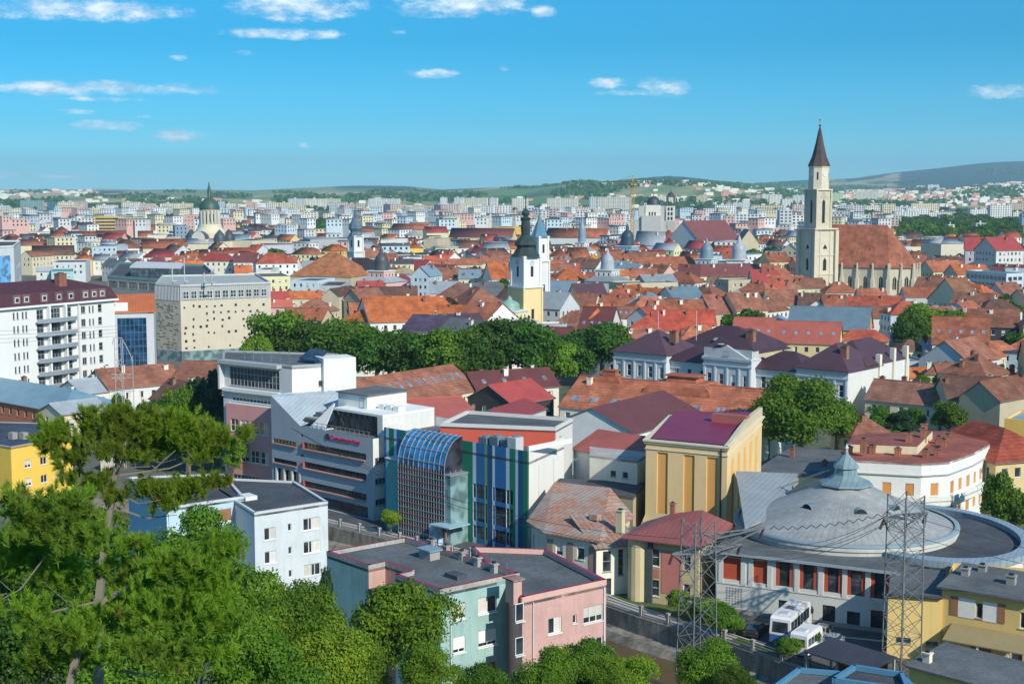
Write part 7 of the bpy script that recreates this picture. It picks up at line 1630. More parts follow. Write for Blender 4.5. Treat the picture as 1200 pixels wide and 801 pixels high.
for i, a in enumerate([(205,452,545,44,0),(228,440,540,40,'cone'),(250,432,548,40,'cone'),(190,470,545,60,1),(215,485,560,70,0),(245,490,560,60,0),(165,470,540,36,1),(135,462,520,26,0),(268,510,575,30,2)]): tpx(*a[:4], a[4], 1, group='trees between the pine and the pink building', var=(i % 2) if a[4] != 'cone' else 0)
for i, a in enumerate([(330,800),]): pass
tpx(455, 600, 632, 24, 2, 1, 'small round street tree beside the striped hall')
# shrubs along the quay
for i, (x, y, w, t_) in enumerate([(852,760,36,718),(840,742,34,712),(868,755,24,735),(825,740,28,708),(935,790,26,760),(965,775,14,752),(1075,760,18,725),(800,735,20,700)]): tpx(x, t_, y, w*1.3, (0, 2, 0, 1, 0)[i % 5], 1, group='shrubs on the river bank', var=i % 3)
# near deciduous trees on the slope
def slope_tree(cx, ytop, w, D, kind, label, var=0, lod=0):
    x = (cx-600)*D/F; z0 = max(-.3, min(47, 47.5-D*.415))-.3; h = zz(ytop, D)-z0; r = w/2*D/F; h = max(h, 6); return tree(x, D, z0, r, h, kind, lod, label, 'trees on the near slope', var=var, ck=min(1, 2.3*r/h) if kind != 'cone' else 1)
slope_tree(470, 692, 128, 104, 0, 'large round green tree in front of the teal flats', 1); slope_tree(405, 768, 90, 98, 2, 'yellow-green tree left of the round tree')
slope_tree(352, 694, 100, 92, 0, 'green tree at the foot of the pale blue flats', 2); slope_tree(310, 700, 120, 86, 0, 'leafy green tree mass lower left of the flats', 1); slope_tree(270, 668, 130, 80, 0, 'green tree just right of the pine trunk', 0)
slope_tree(375, 740, 110, 82, 2, 'bright yellow-green tree at the bottom edge', 1); slope_tree(300, 755, 140, 76, 0, 'dense green tree at the bottom edge right of the pine', 2); slope_tree(200, 700, 150, 72, 0, 'green tree behind the pine trunk', 1); slope_tree(215, 610, 120, 96, 0, 'green tree crown below the pine\'s upper branches', 2)
slope_tree(60, 590, 150, 90, 0, 'green tree crown behind the left pine branches', 1); slope_tree(130, 640, 150, 84, 1, 'darker tree behind the pine trunk', 0); slope_tree(20, 690, 160, 74, 1, 'dark tree in the lower left corner', 2); slope_tree(120, 770, 170, 66, 0, 'tree at the bottom edge below the pine', 0); slope_tree(20, 640, 100, 100, 0, 'tree crown below the yellow block', 2)
slope_tree(835, 765, 78, 134, 0, 'green tree at the foot of the shorter pylon', 2); slope_tree(690, 765, 84, 118, 0, 'bushy tree at the bottom edge before the pink flats', 1); slope_tree(745, 778, 70, 120, 2, 'yellowish bush at the bottom edge by the river', 0); slope_tree(640, 778, 80, 112, 0, 'low tree crown at the bottom centre', 2); slope_tree(715, 785, 60, 112, 2, 'yellow-green bush at the bottom centre', 1); slope_tree(560, 795, 80, 108, 0, 'tree top just showing below the teal flats', 1)
slope_tree(375, 655, 30, 112, 'cone', 'thin dark conifer between the pale blue and teal flats', 0); slope_tree(500, 770, 80, 96, 0, 'green tree crown below the round tree', 2); slope_tree(870, 795, 50, 128, 1, 'dark bush below the shorter pylon', 1)
# --- the big pine
def pine(name, base, top, lean, tufts, limbs, label, seed=5, tr=.19):
    root = empty(name, base, 0, label, 'tree'); rng = np.random.default_rng(seed); mb = MB(); B_ = Vector(base)
    tl = [Vector(p)-B_ for p in top]
    for i, (a, b_) in enumerate(zip(tl[:-1], tl[1:])): mb.beam(a, b_, tr*2*(1-.75*i/len(tl)), GBARK, tr*2*(1-.75*(i+1)/len(tl)))
    for (a, b_, w) in limbs:
        a, b_ = Vector(a)-B_, Vector(b_)-B_; m_ = (a+b_)/2+Vector((0, 0, -.25)); w *= .62; mb.beam(a, m_, w, GBARK, w*.7); mb.beam(m_, b_, w*.7, GBARK, w*.35)
        for q in range(3):
            s = a+(b_-a)*rng.uniform(.3, 1); e = s+Vector(rng.normal(0, .45, 3))+Vector((0, 0, .25)); mb.beam(s, e, w*.3, GBARK, w*.12)
    mb.build('trunk', root)
    # needle tufts: brushes of thin needles pointing outward and up
    V = []
    for (c, rx, ry, rz_, n) in tufts:
        c = np.array(Vector(c)-B_)
        for i in range(int(n*4.0)):
            p = c+rng.uniform(-1, 1, 3)*np.array([rx, ry, rz_])*rng.uniform(.2, 1.0); ax = rng.normal(0, .38, 3)+np.array([0, -.15, .9]); ax /= np.linalg.norm(ax); k = 100
            d = ax+rng.normal(0, .42, (k, 3)); d /= np.linalg.norm(d, axis=1)[:, None]; s = p+ax*rng.uniform(0, .28, (k, 1)); L = rng.uniform(.12, .25, (k, 1)); sd = np.cross(d, rng.normal(0, 1, (k, 3))); sd /= np.linalg.norm(sd, axis=1)[:, None]; w = .010
            q = np.empty((k, 4, 3)); q[:, 0] = s-sd*w; q[:, 1] = s+sd*w; q[:, 2] = s+d*L+sd*w*.3; q[:, 3] = s+d*L-sd*w*.3; V.append(q.reshape(-1, 3))
    link(bpy.data.objects.new('needles', mesh_np(np.concatenate(V), 4, NEEDLE, 'needles')), root); return root
Dp = 46; X_ = lambda px, d=0: (px-600)*(Dp+d)/F; Z_ = lambda py, d=0: H-(py-YH)*(Dp+d)/F
def pt(px, py, d=0): return (X_(px, d), Dp+d, Z_(py, d))
kk = Dp/F
def tf(cx, cy, wx, wy, n, d=0): return (pt(cx, cy, d), wx*kk/2, max(.5, wx*kk*.3), wy*kk/2, n)
tufts = [tf(60,515,70,36,26), tf(110,510,70,40,30), tf(160,505,70,44,34), tf(210,515,70,40,32), tf(250,520,50,36,18), tf(50,528,44,30,12), tf(285,515,16,20,4), tf(180,530,80,30,24,.6), tf(120,535,60,22,14,-.5), tf(235,540,40,16,8), tf(100,492,26,24,6), tf(140,480 and 492,60,24,12),
  tf(140,508,90,40,26), tf(200,498,60,26,16), tf(75,545,50,22,12), tf(150,540,60,22,10), tf(105,575,46,26,16), tf(75,570,30,20,6), tf(170,582,60,26,24), tf(215,580,60,26,22), tf(190,600,50,20,10), tf(245,572,26,24,6), tf(260,572,10,20,2), tf(130,590,40,20,6)]
limbs = [(pt(125,590), pt(70,528,.8), .10), (pt(128,575), pt(200,530,-.6), .12), (pt(128,560), pt(150,500), .10), (pt(125,598), pt(200,608,.5), .09), (pt(130,560), pt(255,525,.4), .09), (pt(128,580), pt(180,590,-.5), .08), (pt(87,560), pt(87,535), .07)]
pine('pine_tree', pt(98,860), [pt(98,860), pt(104,710), pt(112,650), pt(121,600), pt(128,560), pt(138,510)], 0, tufts, limbs, 'tall foreground pine with bare grey trunk and tiered needle branches on the left', 5, .14)
Dp = 38; kk = Dp/F
low = []; rg2 = np.random.default_rng(8)
for (cx, cy, wx, wy, n) in [(40,620,110,70,40),(20,660,90,60,30),(90,640,90,50,22),(60,690,120,50,26),(150,690,110,50,30),(200,680,120,60,34),(240,700,90,60,26),(180,730,130,60,36),(250,740,90,60,22),(110,740,90,50,18),(60,760,100,50,22),(20,740,60,60,14),(160,780,120,40,24),(230,785,100,40,16),(90,790,90,30,12),(30,790,70,30,10),(75,600,60,30,10),(10,600,40,40,8),(255,655,60,40,12),(150,650,60,30,8)]: low.append(tf(cx, cy, wx, wy, int(n*1.15), float(rg2.uniform(-1.5, 1.5))))
limbs = [(pt(110,712), pt(-30,722), .10), (pt(65,765), pt(-10,800), .12), (pt(65,765), pt(95,748), .06), (pt(160,735), pt(240,700), .08), (pt(40,660), pt(-20,715), .07), (pt(130,800), pt(190,790), .1)]
pine('pine_tree', pt(60,900), [pt(60,900), pt(62,830), pt(80,760), pt(110,712), pt(150,690)], 0, low, limbs, 'nearer spreading pine with dense needle branches filling the lower left corner', 9, .12)
# ================================================================ the rest of the city: only where nothing hand placed stands and only what can be seen
for r_ in [o for o in scol.objects if o.type == 'EMPTY' and o.parent is None]: pass
rng = random.Random(11)
cell = {}
def addf(x, y, r): cell.setdefault((int(x//40), int(y//40)), []).append((x, y, r))
for f in FOOT: addf(*f)
def free(x, y, r):
    for i in range(int(x//40)-1, int(x//40)+2):
        for j in range(int(y//40)-1, int(y//40)+2):
            for (a, b_, c) in cell.get((i, j), ()):
                if (a-x)**2+(b_-y)**2 < (c+r)**2: return False
    return True
HM_ = {}
def fill_house(x, y, ang, Lx, Ly, h, kind, roof, wall, t, chim, lod):
    """shared meshes for far houses; parts stay separate"""
    key = (round(Lx/2), round(Ly/2), round(h), kind, roof, wall, lod); Lx, Ly, h = key[0]*2, key[1]*2, key[2]
    if key not in HM_:
        mb = MB(); wm_ = M('plaster', wall); P_, zf = roof_fn(kind, Lx, Ly, h, t); fw = []
        for k, (o, d, nr, L, rot) in faces(Lx, Ly).items():
            rr = grid(L, h, 2, 3.0, 1.1, 1.5) if lod < 2 else grid(L, h, 2, 3.4, 1.3, 1.6); rr = wall_face(mb, o, d, nr, L, 0, h-.02, rr, wm_, .25)
            if lod < 1 and k in 'ABC': fw.append((k, rr))
            elif k in 'ABC':
                for r_ in rr:
                    P2 = lambda s, z: (o[0]+d[0]*s-nr[0]*.2, o[1]+d[1]*s-nr[1]*.2, z); mb.poly([P2(r_[0]-r_[2]/2, r_[1]), P2(r_[0]+r_[2]/2, r_[1]), P2(r_[0]+r_[2]/2, r_[1]+r_[3]), P2(r_[0]-r_[2]/2, r_[1]+r_[3])], GLASS)
        if kind == 'g':
            for xx in (0, Lx): mb.poly([(xx, 0, h-.02), (xx, Ly, h-.02), (xx, Ly/2, h+t*Ly/2-.03)], wm_)
        rb = MB(); rm = rmat(roof)
        if kind == 'f': rb.box(-.2, -.2, h-.3, Lx+.2, Ly+.2, h+.3, rm)
        else: clipslab(rb, P_, .14, rm, rm)
        HM_[key] = (mb.mesh('wall'), rb.mesh('roof'), zf)
    wmsh, rmsh, zf = HM_[key]; root = empty('house', (x, y, 0), ang, None, 'house')
    link(bpy.data.objects.new('wall', wmsh), root); ro = link(bpy.data.objects.new('roof', rmsh), root)
    for k in range(chim): xx = Lx*(k+.5)/chim+rng.uniform(-1, 1); yy = Ly*rng.choice((.38, .6)); chimney(ro, xx, yy, zf(xx, yy), 1.4, 1.0, None if rng.random() < .5 else M('plaster', 'warm_white'))
    describe(root, wall, roof, kind); root['px'] = [float(q) for q in proj((x+math.cos(ang)*Lx/2, y+math.sin(ang)*Lx/2, h))]; return root
ROOFS = ['terracotta']*7+['brown']*4+['orange']*3+['red']*3+['dark_brown']*4+['crimson', 'maroon', 'grey_metal', 'grey_metal', 'blue_metal', 'tar_light']
WALLS = ['cream', 'warm_white', 'warm_white', 'white', 'white', 'white', 'beige', 'pale_yellow', 'pale_grey', 'pale_grey', 'ochre', 'pink', 'pale_blue']
def visible(fr, Lx, Ly, h, thr): 
    v, a, b_, y = cover(fr, Lx, Ly, h); return v > thr, a, b_, y
nfill = 0; spots = []
y = 235.0
while y < 2100:
    step = 15+y*.012; half = y*.375+20; x = -half
    while x < half:
        w = rng.uniform(11, 20)*(1 if y < 900 else .85); spots.append((y+rng.uniform(-3, 3), x+rng.uniform(-3, 3), w)); x += w*rng.uniform(1.0, 1.35)
    y += step
spots.sort(); cov = sorted(COV, key=lambda c: c[0]); ci = 0
hc = sorted([(r['px'][0], r['px'][1], r) for r in []], key=lambda c: c[0])
HB = []   # hand houses as silhouettes
for o in list(scol.objects):
    if o.name.startswith('wall') and o.parent and o.parent.type == 'EMPTY' and o.parent.parent is None and len(o.data.vertices):
        e = o.parent; mw = Matrix.Translation(e.location) @ Matrix.Rotation(e.rotation_euler.z, 4, 'Z'); bb = [mw @ Vector(c) for c in o.bound_box]; pp = [proj(q) for q in bb]
        HB.append((min(q.y for q in bb), max(0, int(min(p[0] for p in pp))), min(1299, int(max(p[0] for p in pp))), min(p[1] for p in pp[1:])))
HB.sort(); hi = 0
for (yy, xx, w) in spots:
    while hi < len(HB) and HB[hi][0] < yy:
        if HB[hi][2] > HB[hi][1]: stamp(HB[hi][1], HB[hi][2], HB[hi][3])
        hi += 1
    river = yy < 300 and (xx < -20 and yy < 232-(xx+31)*.55 or xx >= -20 and yy < 215-xx*1.1)
    if river: continue
    px, py = proj((xx, yy, 0))
    if 560 < px < 1200 and yy < 600 and False: continue
    dpt = rng.uniform(9, 14); h = rng.choice((6, 7, 8, 9, 10)) if yy < 900 else rng.choice((7, 9, 10, 12, 14)); rad = max(w, dpt)*.42
    if yy > 1150 and rng.random() < .35: h = rng.choice((14, 17, 20))
    if 925 < px < 1095 and 540 < yy < 668: continue
    if (yy < 310 and 400 < px < 1212) or (yy < 360 and 880 < px < 960): continue
    if not free(xx, yy, rad): continue
    if px < 10 and yy < 420 or (255 < px < 670 and 290 < yy < 375): continue
    # parks
    pk = (yy > 800 and ((1040 < px < 1200 and 258 < py < 292) or (355 < px < 400 and yy > 1300)))
    ang_ = R(rng.choice((-42, -30, 8, -8, 20, 50)))+rng.uniform(-.1, .1) if yy > 300 else R(-42)
    kind = rng.choice('ggghh') if h < 14 else rng.choice('ffgh'); roof = rng.choice(ROOFS); wall = rng.choice(WALLS)
    if yy > 650 and kind == 'h' and rng.random() < .75: kind = 'g'
    if yy > 850 and rng.random() < (.42 if yy < 1250 else .72): kind = 'f'; h = rng.choice((8, 10, 12, 15) if yy < 1250 else (9, 12, 15, 18, 24)); wall = rng.choice(('white', 'white', 'warm_white', 'pale_grey', 'pale_blue', 'pink', 'cream'))
    elif yy > 850: kind = rng.choice('gggh'); h = rng.choice((6, 8, 9, 11))
    if kind == 'f': roof = rng.choice(('tar_light', 'concrete', 'tar'))
    if pk or rng.random() < (.30 if yy > 800 else .16 if yy > 500 else .10):
        fr = Fr((xx-4, yy), (xx+4, yy), 6); ok, a, b_, yt = visible(fr, 8, 6, 9, .8)
        if ok: tree(xx, yy, 0, rng.uniform(4, 7), rng.uniform(8, 12), rng.choice((0, 1, 1)), 2 if yy < 900 else 3, None, None, var=rng.randint(0, 2)); addf(xx, yy, 4)
        continue
    c, s = math.cos(ang_), math.sin(ang_); P0 = (xx-c*w/2+s*dpt/2, yy-s*w/2-c*dpt/2); fr = Fr(P0, (P0[0]+c, P0[1]+s), dpt)
    ok, a, b_, yt = visible(fr, w, dpt, h+3 if kind != 'f' else h, 1.3)
    if not ok: continue
    lod = 0 if yy < 420 else (1 if yy < 900 else 2)
    fill_house(P0[0], P0[1], ang_, w, dpt, h, kind, roof, wall, .72, rng.choice((1, 2, 3, 3, 4)) if yy < 1100 and kind != 'f' else 0, lod); addf(xx, yy, rad); nfill += 1; stamp(a, b_, proj(fr.w(w/2, dpt/2, h))[1])
print('fill houses', nfill)
# ---------------------------------------------------------------- housing estates further out
BMC = {}
def block_mat(col):
    key = ('block', col)
    if key in MATS: return MATS[key]
    m, nt, ln, b = base_mat('panel_block'); tc = N(nt, 'ShaderNodeTexCoord').outputs['Object']; c = COL[col] if isinstance(col, str) else col
    rnd = N(nt, 'ShaderNodeObjectInfo').outputs['Random']; o = mix_rgb(nt, ln, ramp(nt, ln, noise_tex(nt, ln, tc, .08, 3), .4, .65, 0, .35), c, tuple(x*.7 for x in c)); ln.new(o, b.inputs['Base Color']); b.inputs['Roughness'].default_value = .9; MATS[key] = m; return m
def block_mesh(L, Dp_, h, col):
    key = (round(L/6)*6, round(Dp_/3)*3, round(h/3)*3, col)
    if key not in BMC:
        L, Dp_, h = key[:3]; L = max(L, 6); Dp_ = max(Dp_, 9); h = max(6, h); mb = MB(); m_ = block_mat(col); fs = max(1, int(h/3)); wd = GLASS
        for k, (o, d, nr, LL, rot) in faces(L, Dp_).items():
            if k == 'D': wall_face(mb, o, d, nr, LL, 0, h, [], m_); continue
            n = max(1, int(LL/4)); rr = [(LL*(q+.5)/n, h-2.3-3*f, 2.0 if q % 3 else 2.6, 1.5) for q in range(n) for f in range(fs) if k == 'A' or q % 2 == 0]
            rr = wall_face(mb, o, d, nr, LL, 0, h, rr, m_, .6)
            for r_ in rr:
                P2 = lambda s, z: (o[0]+d[0]*s-nr[0]*.55, o[1]+d[1]*s-nr[1]*.55, z); mb.poly([P2(r_[0]-r_[2]/2, r_[1]), P2(r_[0]+r_[2]/2, r_[1]), P2(r_[0]+r_[2]/2, r_[1]+r_[3]), P2(r_[0]-r_[2]/2, r_[1]+r_[3])], wd)
        mb.poly([(0,0,h),(L,0,h),(L,Dp_,h),(0,Dp_,h)], M('flat', 'tar_light')); mb.box(L*.3, 2, h, L*.42, 5, h+2.5, m_)
        BMC[key] = mb.mesh('apartment_block'), L, Dp_
    return BMC[key]
NB = 0
def block(px0, px1, yt, yb, col='white', dep=14, rot=None, cat='apartment block', label=None):
    global NB
    D = (H)*F/max(6, yb-YH); x0, x1 = (px0-600)*D/F, (px1-600)*D/F; h = zz(yt, D); rot = rng.uniform(-.25, .12) if rot is None else rot
    me, L, dd = block_mesh(min(110, (x1-x0)/math.cos(rot)), dep, h, col); o = bpy.data.objects.new('apartment_block', me); link(o); o.location = (x0, D, 0); o.rotation_euler = (0, 0, rot); NB += 1
    n = 3
    for k in range(n): FOOT.append((x0+(x1-x0)*(k+.5)/n, D, (x1-x0)/n*.6)); addf(*FOOT[-1])
    o['category'] = cat; o['px'] = [(px0+px1)/2, (yt+yb)/2]; AUTO.append((o, col, None, 'block', h, '')); return o
Wt, Wm, Cr, Pk, Pg, Pb = 'white', 'warm_white', 'cream', (.66,.50,.44), 'pale_grey', (.52,.62,.68)
def BK(ox, oy, rows):
    for r in rows: block(ox+r[0]/4, ox+r[1]/4, oy+r[2]/4, oy+r[3]/4, r[4] if len(r) > 4 else Wm)
BK(0, 200, [(230,315,150,195,(.05,.20,.30)),(318,425,152,195,(.06,.05,.14)),(105,205,140,185,(.28,.42,.42)),(0,40,155,185,(.04,.06,.12)),(578,652,149,200,Wm),(652,735,150,200,Pk),(765,840,152,198,Wm),(840,908,152,198,Cr),(1030,1062,145,195,Pb),(1065,1100,155,200,Wm),(1110,1160,170,210,Wt),(1160,1200,160,215,Pk),(0,45,165,215,Pg),(50,140,190,240,Wt),(140,230,195,245,Wm),(235,310,200,250,Pk),(310,400,205,250,Wm),(660,760,205,250,Wt),(740,830,225,260,Pb),(570,650,195,240,Wm),(0,90,230,275,Wt),(90,180,235,272,Pk),(180,260,232,270,Wm),(350,430,215,260,Wt),(860,905,225,300,Pg),(1100,1200,225,290,Wt),(1040,1110,215,270,Wm)])
BK(300, 200, [(50,110,150,205),(110,180,148,205,Cr),(155,245,128,180,Wt),(245,330,130,182,Wm),(330,395,130,180,Cr),(395,420,165,215,(.16,.14,.2)),(418,515,156,215,Pk),(530,625,130,180,Wt),(630,675,128,180,Wt),(600,628,160,220,(.13,.12,.2)),(625,708,158,220,Pk),(865,902,125,180,Wt),(930,970,126,180,Wt),(980,1085,126,185,Wm),(1095,1134,126,185,Wt),(835,868,160,225,(.15,.12,.18)),(868,945,158,225,Pk),(1140,1200,160,245,Wt),(0,118,225,295,Wt),(550,590,217,285,Pg),(590,610,220,285,(.6,.45,.15)),(610,722,217,285,Wt),(230,290,195,250,Wm),(700,780,170,205,Wm),(160,210,205,250,Wt),(740,830,180,215,Pg),(940,1000,195,240,Wm),(460,540,205,245,Pb)])
BK(600, 200, [(0,75,130,190),(163,300,128,188),(362,395,125,190,Pg),(395,545,125,190),(660,765,120,175,Wm),(860,908,120,175,Cr),(125,180,190,275,Wt),(175,215,180,280,(.5,.4,.42)),(210,250,195,285,Wt),(250,300,200,290,Pg),(300,350,190,285,Wt),(345,400,195,290,Wt),(400,450,200,290,Pb),(450,520,205,300,Wt),(500,545,200,290,Wt),(300,360,170,230,Pk),(380,450,175,240,Wm),(0,40,190,280,Pk),(75,120,170,270,Pb),(1165,1200,110,165,Wt),(1075,1115,140,185,Wt),(1030,1075,145,190,Wt),(1000,1030,148,190,Pk),(770,860,180,215,Pg),(940,1000,165,200,Wm),(1090,1170,190,235,Pg),(440,545,240,310,Wt),(520,560,290,330,Wt)])
BK(900, 200, [(0,60,112,170,Wm),(110,165,112,165,Wt),(290,345,105,160,(.55,.68,.45)),(400,500,97,158,Wm),(498,540,97,150,Wm),(553,608,95,140,Pg),(648,690,85,135,Pb),(685,725,70,135,Wt),(698,726,85,138,(.05,.2,.4)),(738,790,66,138,Wt),(50,108,192,330,Pg),(108,155,205,320,Wt),(0,50,235,320,(.1,.12,.16)),(940,1020,178,220,Wt),(1033,1142,162,228,Wt),(640,752,178,225,Wt),(1140,1200,195,225,Wm),(280,395,178,215,Wm),(580,640,170,200,Pg),(1100,1170,95,140,Wt),(780,860,120,150,Wt),(970,1028,240,310,Wt),(840,880,250,320,Wt),(200,280,150,190,Wm),(60,110,135,175,Wt),(440,530,205,240,Wt),(1000,1035,95,135,(.5,.15,.1))])
# the tall flat white hall strips, procedural middle distance estates
for i in range(170):
    px = rng.uniform(-20, 1220); D = rng.uniform(1500, 3100); yb = YH+H*F/D; x = (px-600)*D/F
    if not free(x, D, 16): continue
    if 640 < px < 940 and D > 2600: continue
    hh = rng.choice((10, 12, 15, 15, 18, 24)); w = rng.uniform(20, 55)*F/D; block(px-w/2, px+w/2, YH+(H-hh)*F/D, yb, rng.choice((Wt, Wt, Wm, Wm, Pg, Cr, Pk, Pb)))
for i in range(330):
    D = rng.uniform(1300, 3300); px = rng.uniform(-20, 1220) if rng.random() < .6 else rng.uniform(930, 1220); x = (px-600)*D/F
    if free(x, D, 5): tree(x, D, 0, rng.uniform(5, 9), rng.uniform(8, 13), rng.choice((0, 1, 1)), 3, None, None, var=rng.randint(0, 2)); addf(x, D, 5)
for px, py, w, n in ((1095,262,60,9),(1060,268,40,7),(1130,275,50,8),(1160,262,40,7),(1020,258,40,6),(1075,283,40,6),(1000,255,30,4),(380,262,20,4),(520,262,50,7),(190,260,18,4),(205,262,14,3),(560,262,26,4),(810,285,24,5),(855,262,20,4),(690,262,10,2)):
    for k in range(n):
        p = W(px+rng.uniform(-w, w), py+rng.uniform(-5, 5), 0)
        tree(p.x, p.y, 0, rng.uniform(7, 11), rng.uniform(10, 15), rng.choice((0, 1)), 2 if p.y < 1500 else 3, None, None, var=rng.randint(0, 2))
# far suburbs on the hills: one mass of tiny houses, and the woods that read as one mass
mb = MB(); hw = [P('white', .1), P('warm_white', .1), P((.60,.30,.22), .1)]; g2 = random.Random(3)
def terr_pt(px, tt): return terr(px, tt)
for i in range(1700):
    zone = g2.random()
    if zone < .45: px, tt = g2.uniform(980, 1210), g2.uniform(.06, .62)
    elif zone < .62: px, tt = g2.uniform(700, 960), g2.uniform(.1, .75)
    elif zone < .74: px, tt = g2.uniform(-10, 120), g2.uniform(.3, .95)
    else: px, tt = g2.uniform(-20, 1220), g2.uniform(.0, .25)
    p = terr_pt(px, tt); s = g2.uniform(7, 16)*(1+p.y/9000)
    if noise.noise(Vector((px*.02, tt*8, 9))) < -.15: continue
    a = g2.choice(hw); mb.box(p.x-s/2, p.y, p.z-4, p.x+s/2, p.y+10, p.z+s*.45, a, g2.choice((a, hw[2], M('flat', 'tar_light'))))
tag(mb.build('far_suburb_houses'), 'mass of tiny pale suburb houses scattered over the distant hills', 'houses', kind='stuff')
pts = []; nr = []; rn = np.random.default_rng(5)
for i in range(3200):
    px, tt = g2.uniform(-20, 1220), g2.uniform(0, .9)
    if noise.noise(Vector((px*.012, tt*5, 4))) < (.02 if px > 640 or tt < .4 else .28): continue
    p = terr_pt(px, tt); q = rn.normal(0, 1, (14, 3)); q /= np.linalg.norm(q, axis=1)[:, None]; s = 9*(1+p.y/9000); pts.append(np.array(p)+q*np.array([s*1.6, s, s*.5])+np.array([0, 0, s*.3])); nr.append(q)
me = quads(np.concatenate(pts), np.concatenate(nr), 12, LEAF[1], 'far_woods', rng=rn); tag(link(bpy.data.objects.new('far_woods', me)), 'dark patches of woodland on the distant hills', 'woods', kind='stuff')
mb_ = None
# ================================================================ labels for the anonymous houses and trees, haze
LAND += [(900, 450, 'the plum roofed palace'), (540, 570, 'the striped hall'), (825, 560, 'the ochre stage tower'), (475, 400, 'the park trees'), (160, 400, 'the blue mirror-glass office'), (740, 240, 'the yellow crane'), (1150, 330, 'the lilac palace at the right'), (1020, 370, 'the big blue-grey roof'), (350, 270, 'the left flats row'), (1140, 390, 'the skylight gable house'), (330, 470, 'the white and pink building')]
LAND = [l for l in LAND if l[2] != 'the left flats row']
def rel(px, py):
    best = min(LAND, key=lambda l: math.hypot((l[0]-px)*.7, (l[1]-py)*1.3)); dx, dy = px-best[0], py-best[1]
    far = math.hypot(dx, dy)
    if abs(dx) > abs(dy)*1.6: w = 'left of' if dx < 0 else 'right of'
    elif abs(dy) > 12: w = 'behind' if dy < 0 else 'in front of'
    else: w = 'beside'
    if far > 110: w = 'far '+w
    return w+' '+best[2]
KN = {'g': 'gabled', 'h': 'hip-roofed', 'f': 'flat-roofed', 's': 'lean-to', 'block': 'block'}
def cn(c):
    if c is None: return ''
    if isinstance(c, str): return CN[c]
    best = min(CN, key=lambda k: sum((a-b)**2 for a, b in zip(COL[k], c)) if k in COL else 9); return CN[best]
groups = {}
def area(o):
    d = max(50, o.location.y); return (o.scale.z*10 if o.name.startswith('broadleaf') else 10)/d
def split(pref, keep):
    l = sorted([o for o in scol.objects if o.parent is None and o.name.split('.')[0] == pref], key=lambda o: -area(o)); return l[keep:]
far_h = split('house', 290); far_t = split('broadleaf_tree', 285); gone = set(far_h) | set(far_t)
AUTO = [a for a in AUTO if a[0] not in gone]; TREES = [t_ for t_ in TREES if t_[0] not in gone]
for (o, wall, roof, kind, size, ex) in AUTO:
    px, py = o.get('px', [600, 300])
    if kind == 'block': txt = f"{cn(wall)} {'tall ' if size and size > 24 else ''}apartment block {rel(px, py)}"
    elif kind == 'f': txt = f"{cn(wall)} flat-roofed building {rel(px, py)}"
    else: txt = f"{cn(wall)} house with {cn(roof)} {'hipped' if kind == 'h' else 'gabled' if kind == 'g' else 'sloping'} roof {rel(px, py)}"
    groups.setdefault(txt, []).append((px, py, o, kind))
for (o, kind) in TREES:
    if 'label' in o: continue
    px, py = proj(o.location+Vector((0, 0, 5))); sz = 'small ' if o.scale.x < 1 else ''
    txt = f"{sz}{'dark conifer' if kind == 'cone' else ('green tree', 'dark green tree', 'yellow-green tree', 'blue-green tree')[kind]} {rel(px, py)}"
    groups.setdefault(txt, []).append((px, py, o, 'tree'))
ORD = ['', 'second', 'third', 'fourth', 'fifth', 'sixth', 'seventh', 'eighth', 'ninth', 'tenth']
for txt, l in groups.items():
    l.sort(key=lambda q: q[0]); n = len(l)
    for i, (px, py, o, kind) in enumerate(l):
        if n == 1: s = txt
        elif i == 0: s = 'leftmost '+txt
        elif i == n-1: s = 'rightmost '+txt
        elif i <= 9: s = ORD[i]+' from left, '+txt
        elif n-1-i <= 9: s = ORD[n-1-i]+' from right, '+txt
        else: s = f'number {i+1} from left, '+txt
        s = ' '.join(s.split()); s = s.replace('far left', 'left').replace('far right', 'right').replace('far behind', 'behind').replace('far in', 'in') if len(s.split()) > 16 else s; s = s.replace(' of the yellow and white onion spired tower', ' of the onion spired tower').replace('behind the yellow and white onion', 'behind the onion') if len(s.split()) > 16 else s; o['label'] = s
        if 'category' not in o: o['category'] = 'house' if kind != 'tree' else 'tree'
        if 'group' not in o: o['group'] = {'tree': 'trees between the houses', 'block': 'apartment blocks on the far side of the city'}.get(kind, 'houses of the old town')
for o in scol.objects:
    l_ = o.get('label', '')
    if len(l_.split()) > 16:
        l_ = l_.replace('plum roofed ', '').replace(' at the right', '').replace('yellow and white onion', 'onion').replace('unfinished concrete church', 'concrete church').replace(' with curved balconies', '').replace('white apartment block with', 'white block').replace('the round theatre dome', 'the theatre dome').replace('green domed ', '').replace('gothic ', '').replace('blue-grey ', 'blue ').replace('grey-blue domed ', '')
        o['label'] = l_; print('LONG', len(l_.split()), l_)
    if 'px' in o: del o['px']
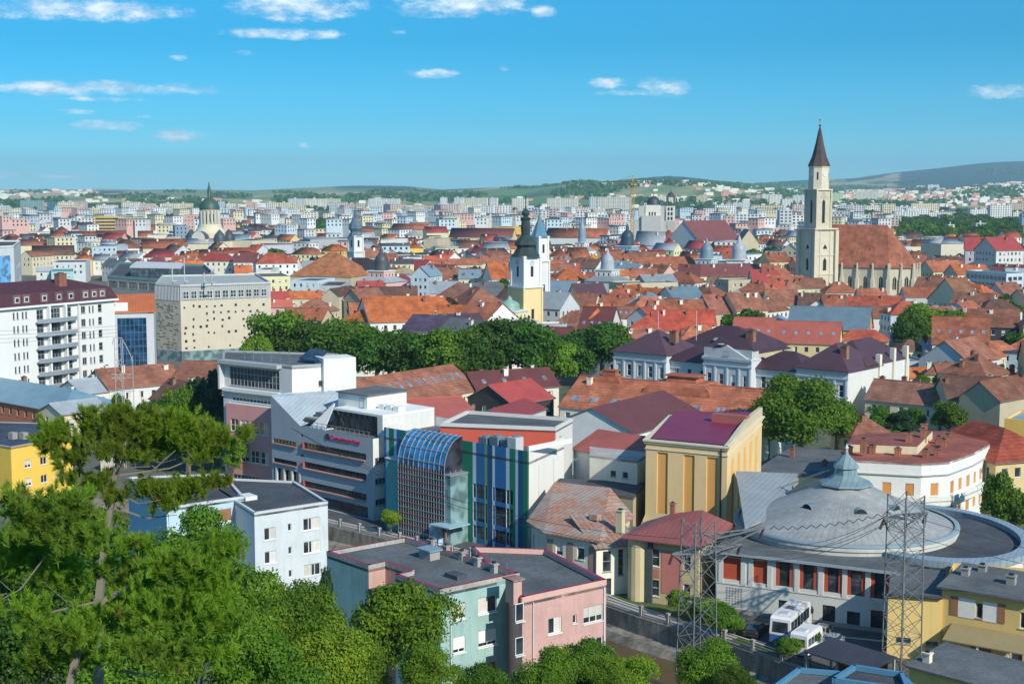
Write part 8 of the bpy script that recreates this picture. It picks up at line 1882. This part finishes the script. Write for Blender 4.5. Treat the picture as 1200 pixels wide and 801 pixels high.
# everything past the 300 largest of a kind becomes one object
def merge(objs, name, label):
    vs, fs, mi, mats, off = [], [], [], [], 0
    kids = {}
    for c in scol.objects:
        if c.parent: kids.setdefault(c.parent.name, []).append(c)
    dead = []
    for o in objs:
        T0 = Matrix.Translation(o.location) @ Matrix.Rotation(o.rotation_euler.z, 4, 'Z') @ Matrix.Diagonal((*o.scale, 1))
        todo = [(o, T0)]
        while todo:
            c, Tm = todo.pop()
            if c.type == 'MESH':
                me = c.data; n = len(me.vertices); a = np.empty(n*3, np.float32); me.vertices.foreach_get('co', a); a = a.reshape(-1, 3) @ np.array(Tm.to_3x3()).T+np.array(Tm.translation); vs.append(a)
                ix = []
                for m_ in me.materials:
                    if m_ not in mats: mats.append(m_)
                    ix.append(mats.index(m_))
                lv = np.empty(len(me.loops), np.int32); me.loops.foreach_get('vertex_index', lv); ls = np.empty(len(me.polygons), np.int32); lt = np.empty(len(me.polygons), np.int32); pm = np.empty(len(me.polygons), np.int32)
                me.polygons.foreach_get('loop_start', ls); me.polygons.foreach_get('loop_total', lt); me.polygons.foreach_get('material_index', pm)
                fs.append((lv+off, lt)); mi.append(np.array(ix, np.int32)[np.minimum(pm, len(ix)-1)]); off += n
            dead.append(c)
            for d in kids.get(c.name, ()): todo.append((d, Tm @ Matrix.Translation(d.location) @ d.rotation_euler.to_matrix().to_4x4()))
    bpy.data.batch_remove(dead)
    V = np.concatenate(vs); lv = np.concatenate([f[0] for f in fs]); lt = np.concatenate([f[1] for f in fs]); me = bpy.data.meshes.new(name)
    me.vertices.add(len(V)); me.vertices.foreach_set('co', V.astype(np.float32).ravel()); me.loops.add(len(lv)); me.loops.foreach_set('vertex_index', lv); me.polygons.add(len(lt)); me.polygons.foreach_set('loop_start', np.concatenate([[0], np.cumsum(lt)[:-1]]).astype(np.int32))
    for m_ in mats: me.materials.append(m_)
    me.polygons.foreach_set('material_index', np.concatenate(mi)); me.update(calc_edges=True); tag(link(bpy.data.objects.new(name, me)), label, name.replace('_', ' ').replace('far ', '')[:20], kind='stuff')
# haze
merge(far_h, 'far_houses', 'the small far houses of the old town beyond the nearer ones'); merge(far_t, 'far_trees', 'the small far trees standing between distant houses')
HZ = 0.00007
mb = MB(); mb.box(-11800, -700, -7.0, 11800, 17500, 420, M('paint', 'white')); hz = mb.build('haze'); hz.data.materials.clear()
m = bpy.data.materials.new('haze'); m.use_nodes = True; nt = m.node_tree.nodes; nt.clear(); vo = nt.new('ShaderNodeVolumePrincipled'); ou = nt.new('ShaderNodeOutputMaterial')
vo.inputs['Color'].default_value = (.60, .85, 1, 1); vo.inputs['Density'].default_value = HZ; vo.inputs['Anisotropy'].default_value = .2; m.node_tree.links.new(vo.outputs[0], ou.inputs['Volume']); m.volume_intersection_method if False else None
hz.data.materials.append(m); tag(hz, 'pale blue haze filling the air over the city', 'haze', kind='stuff')
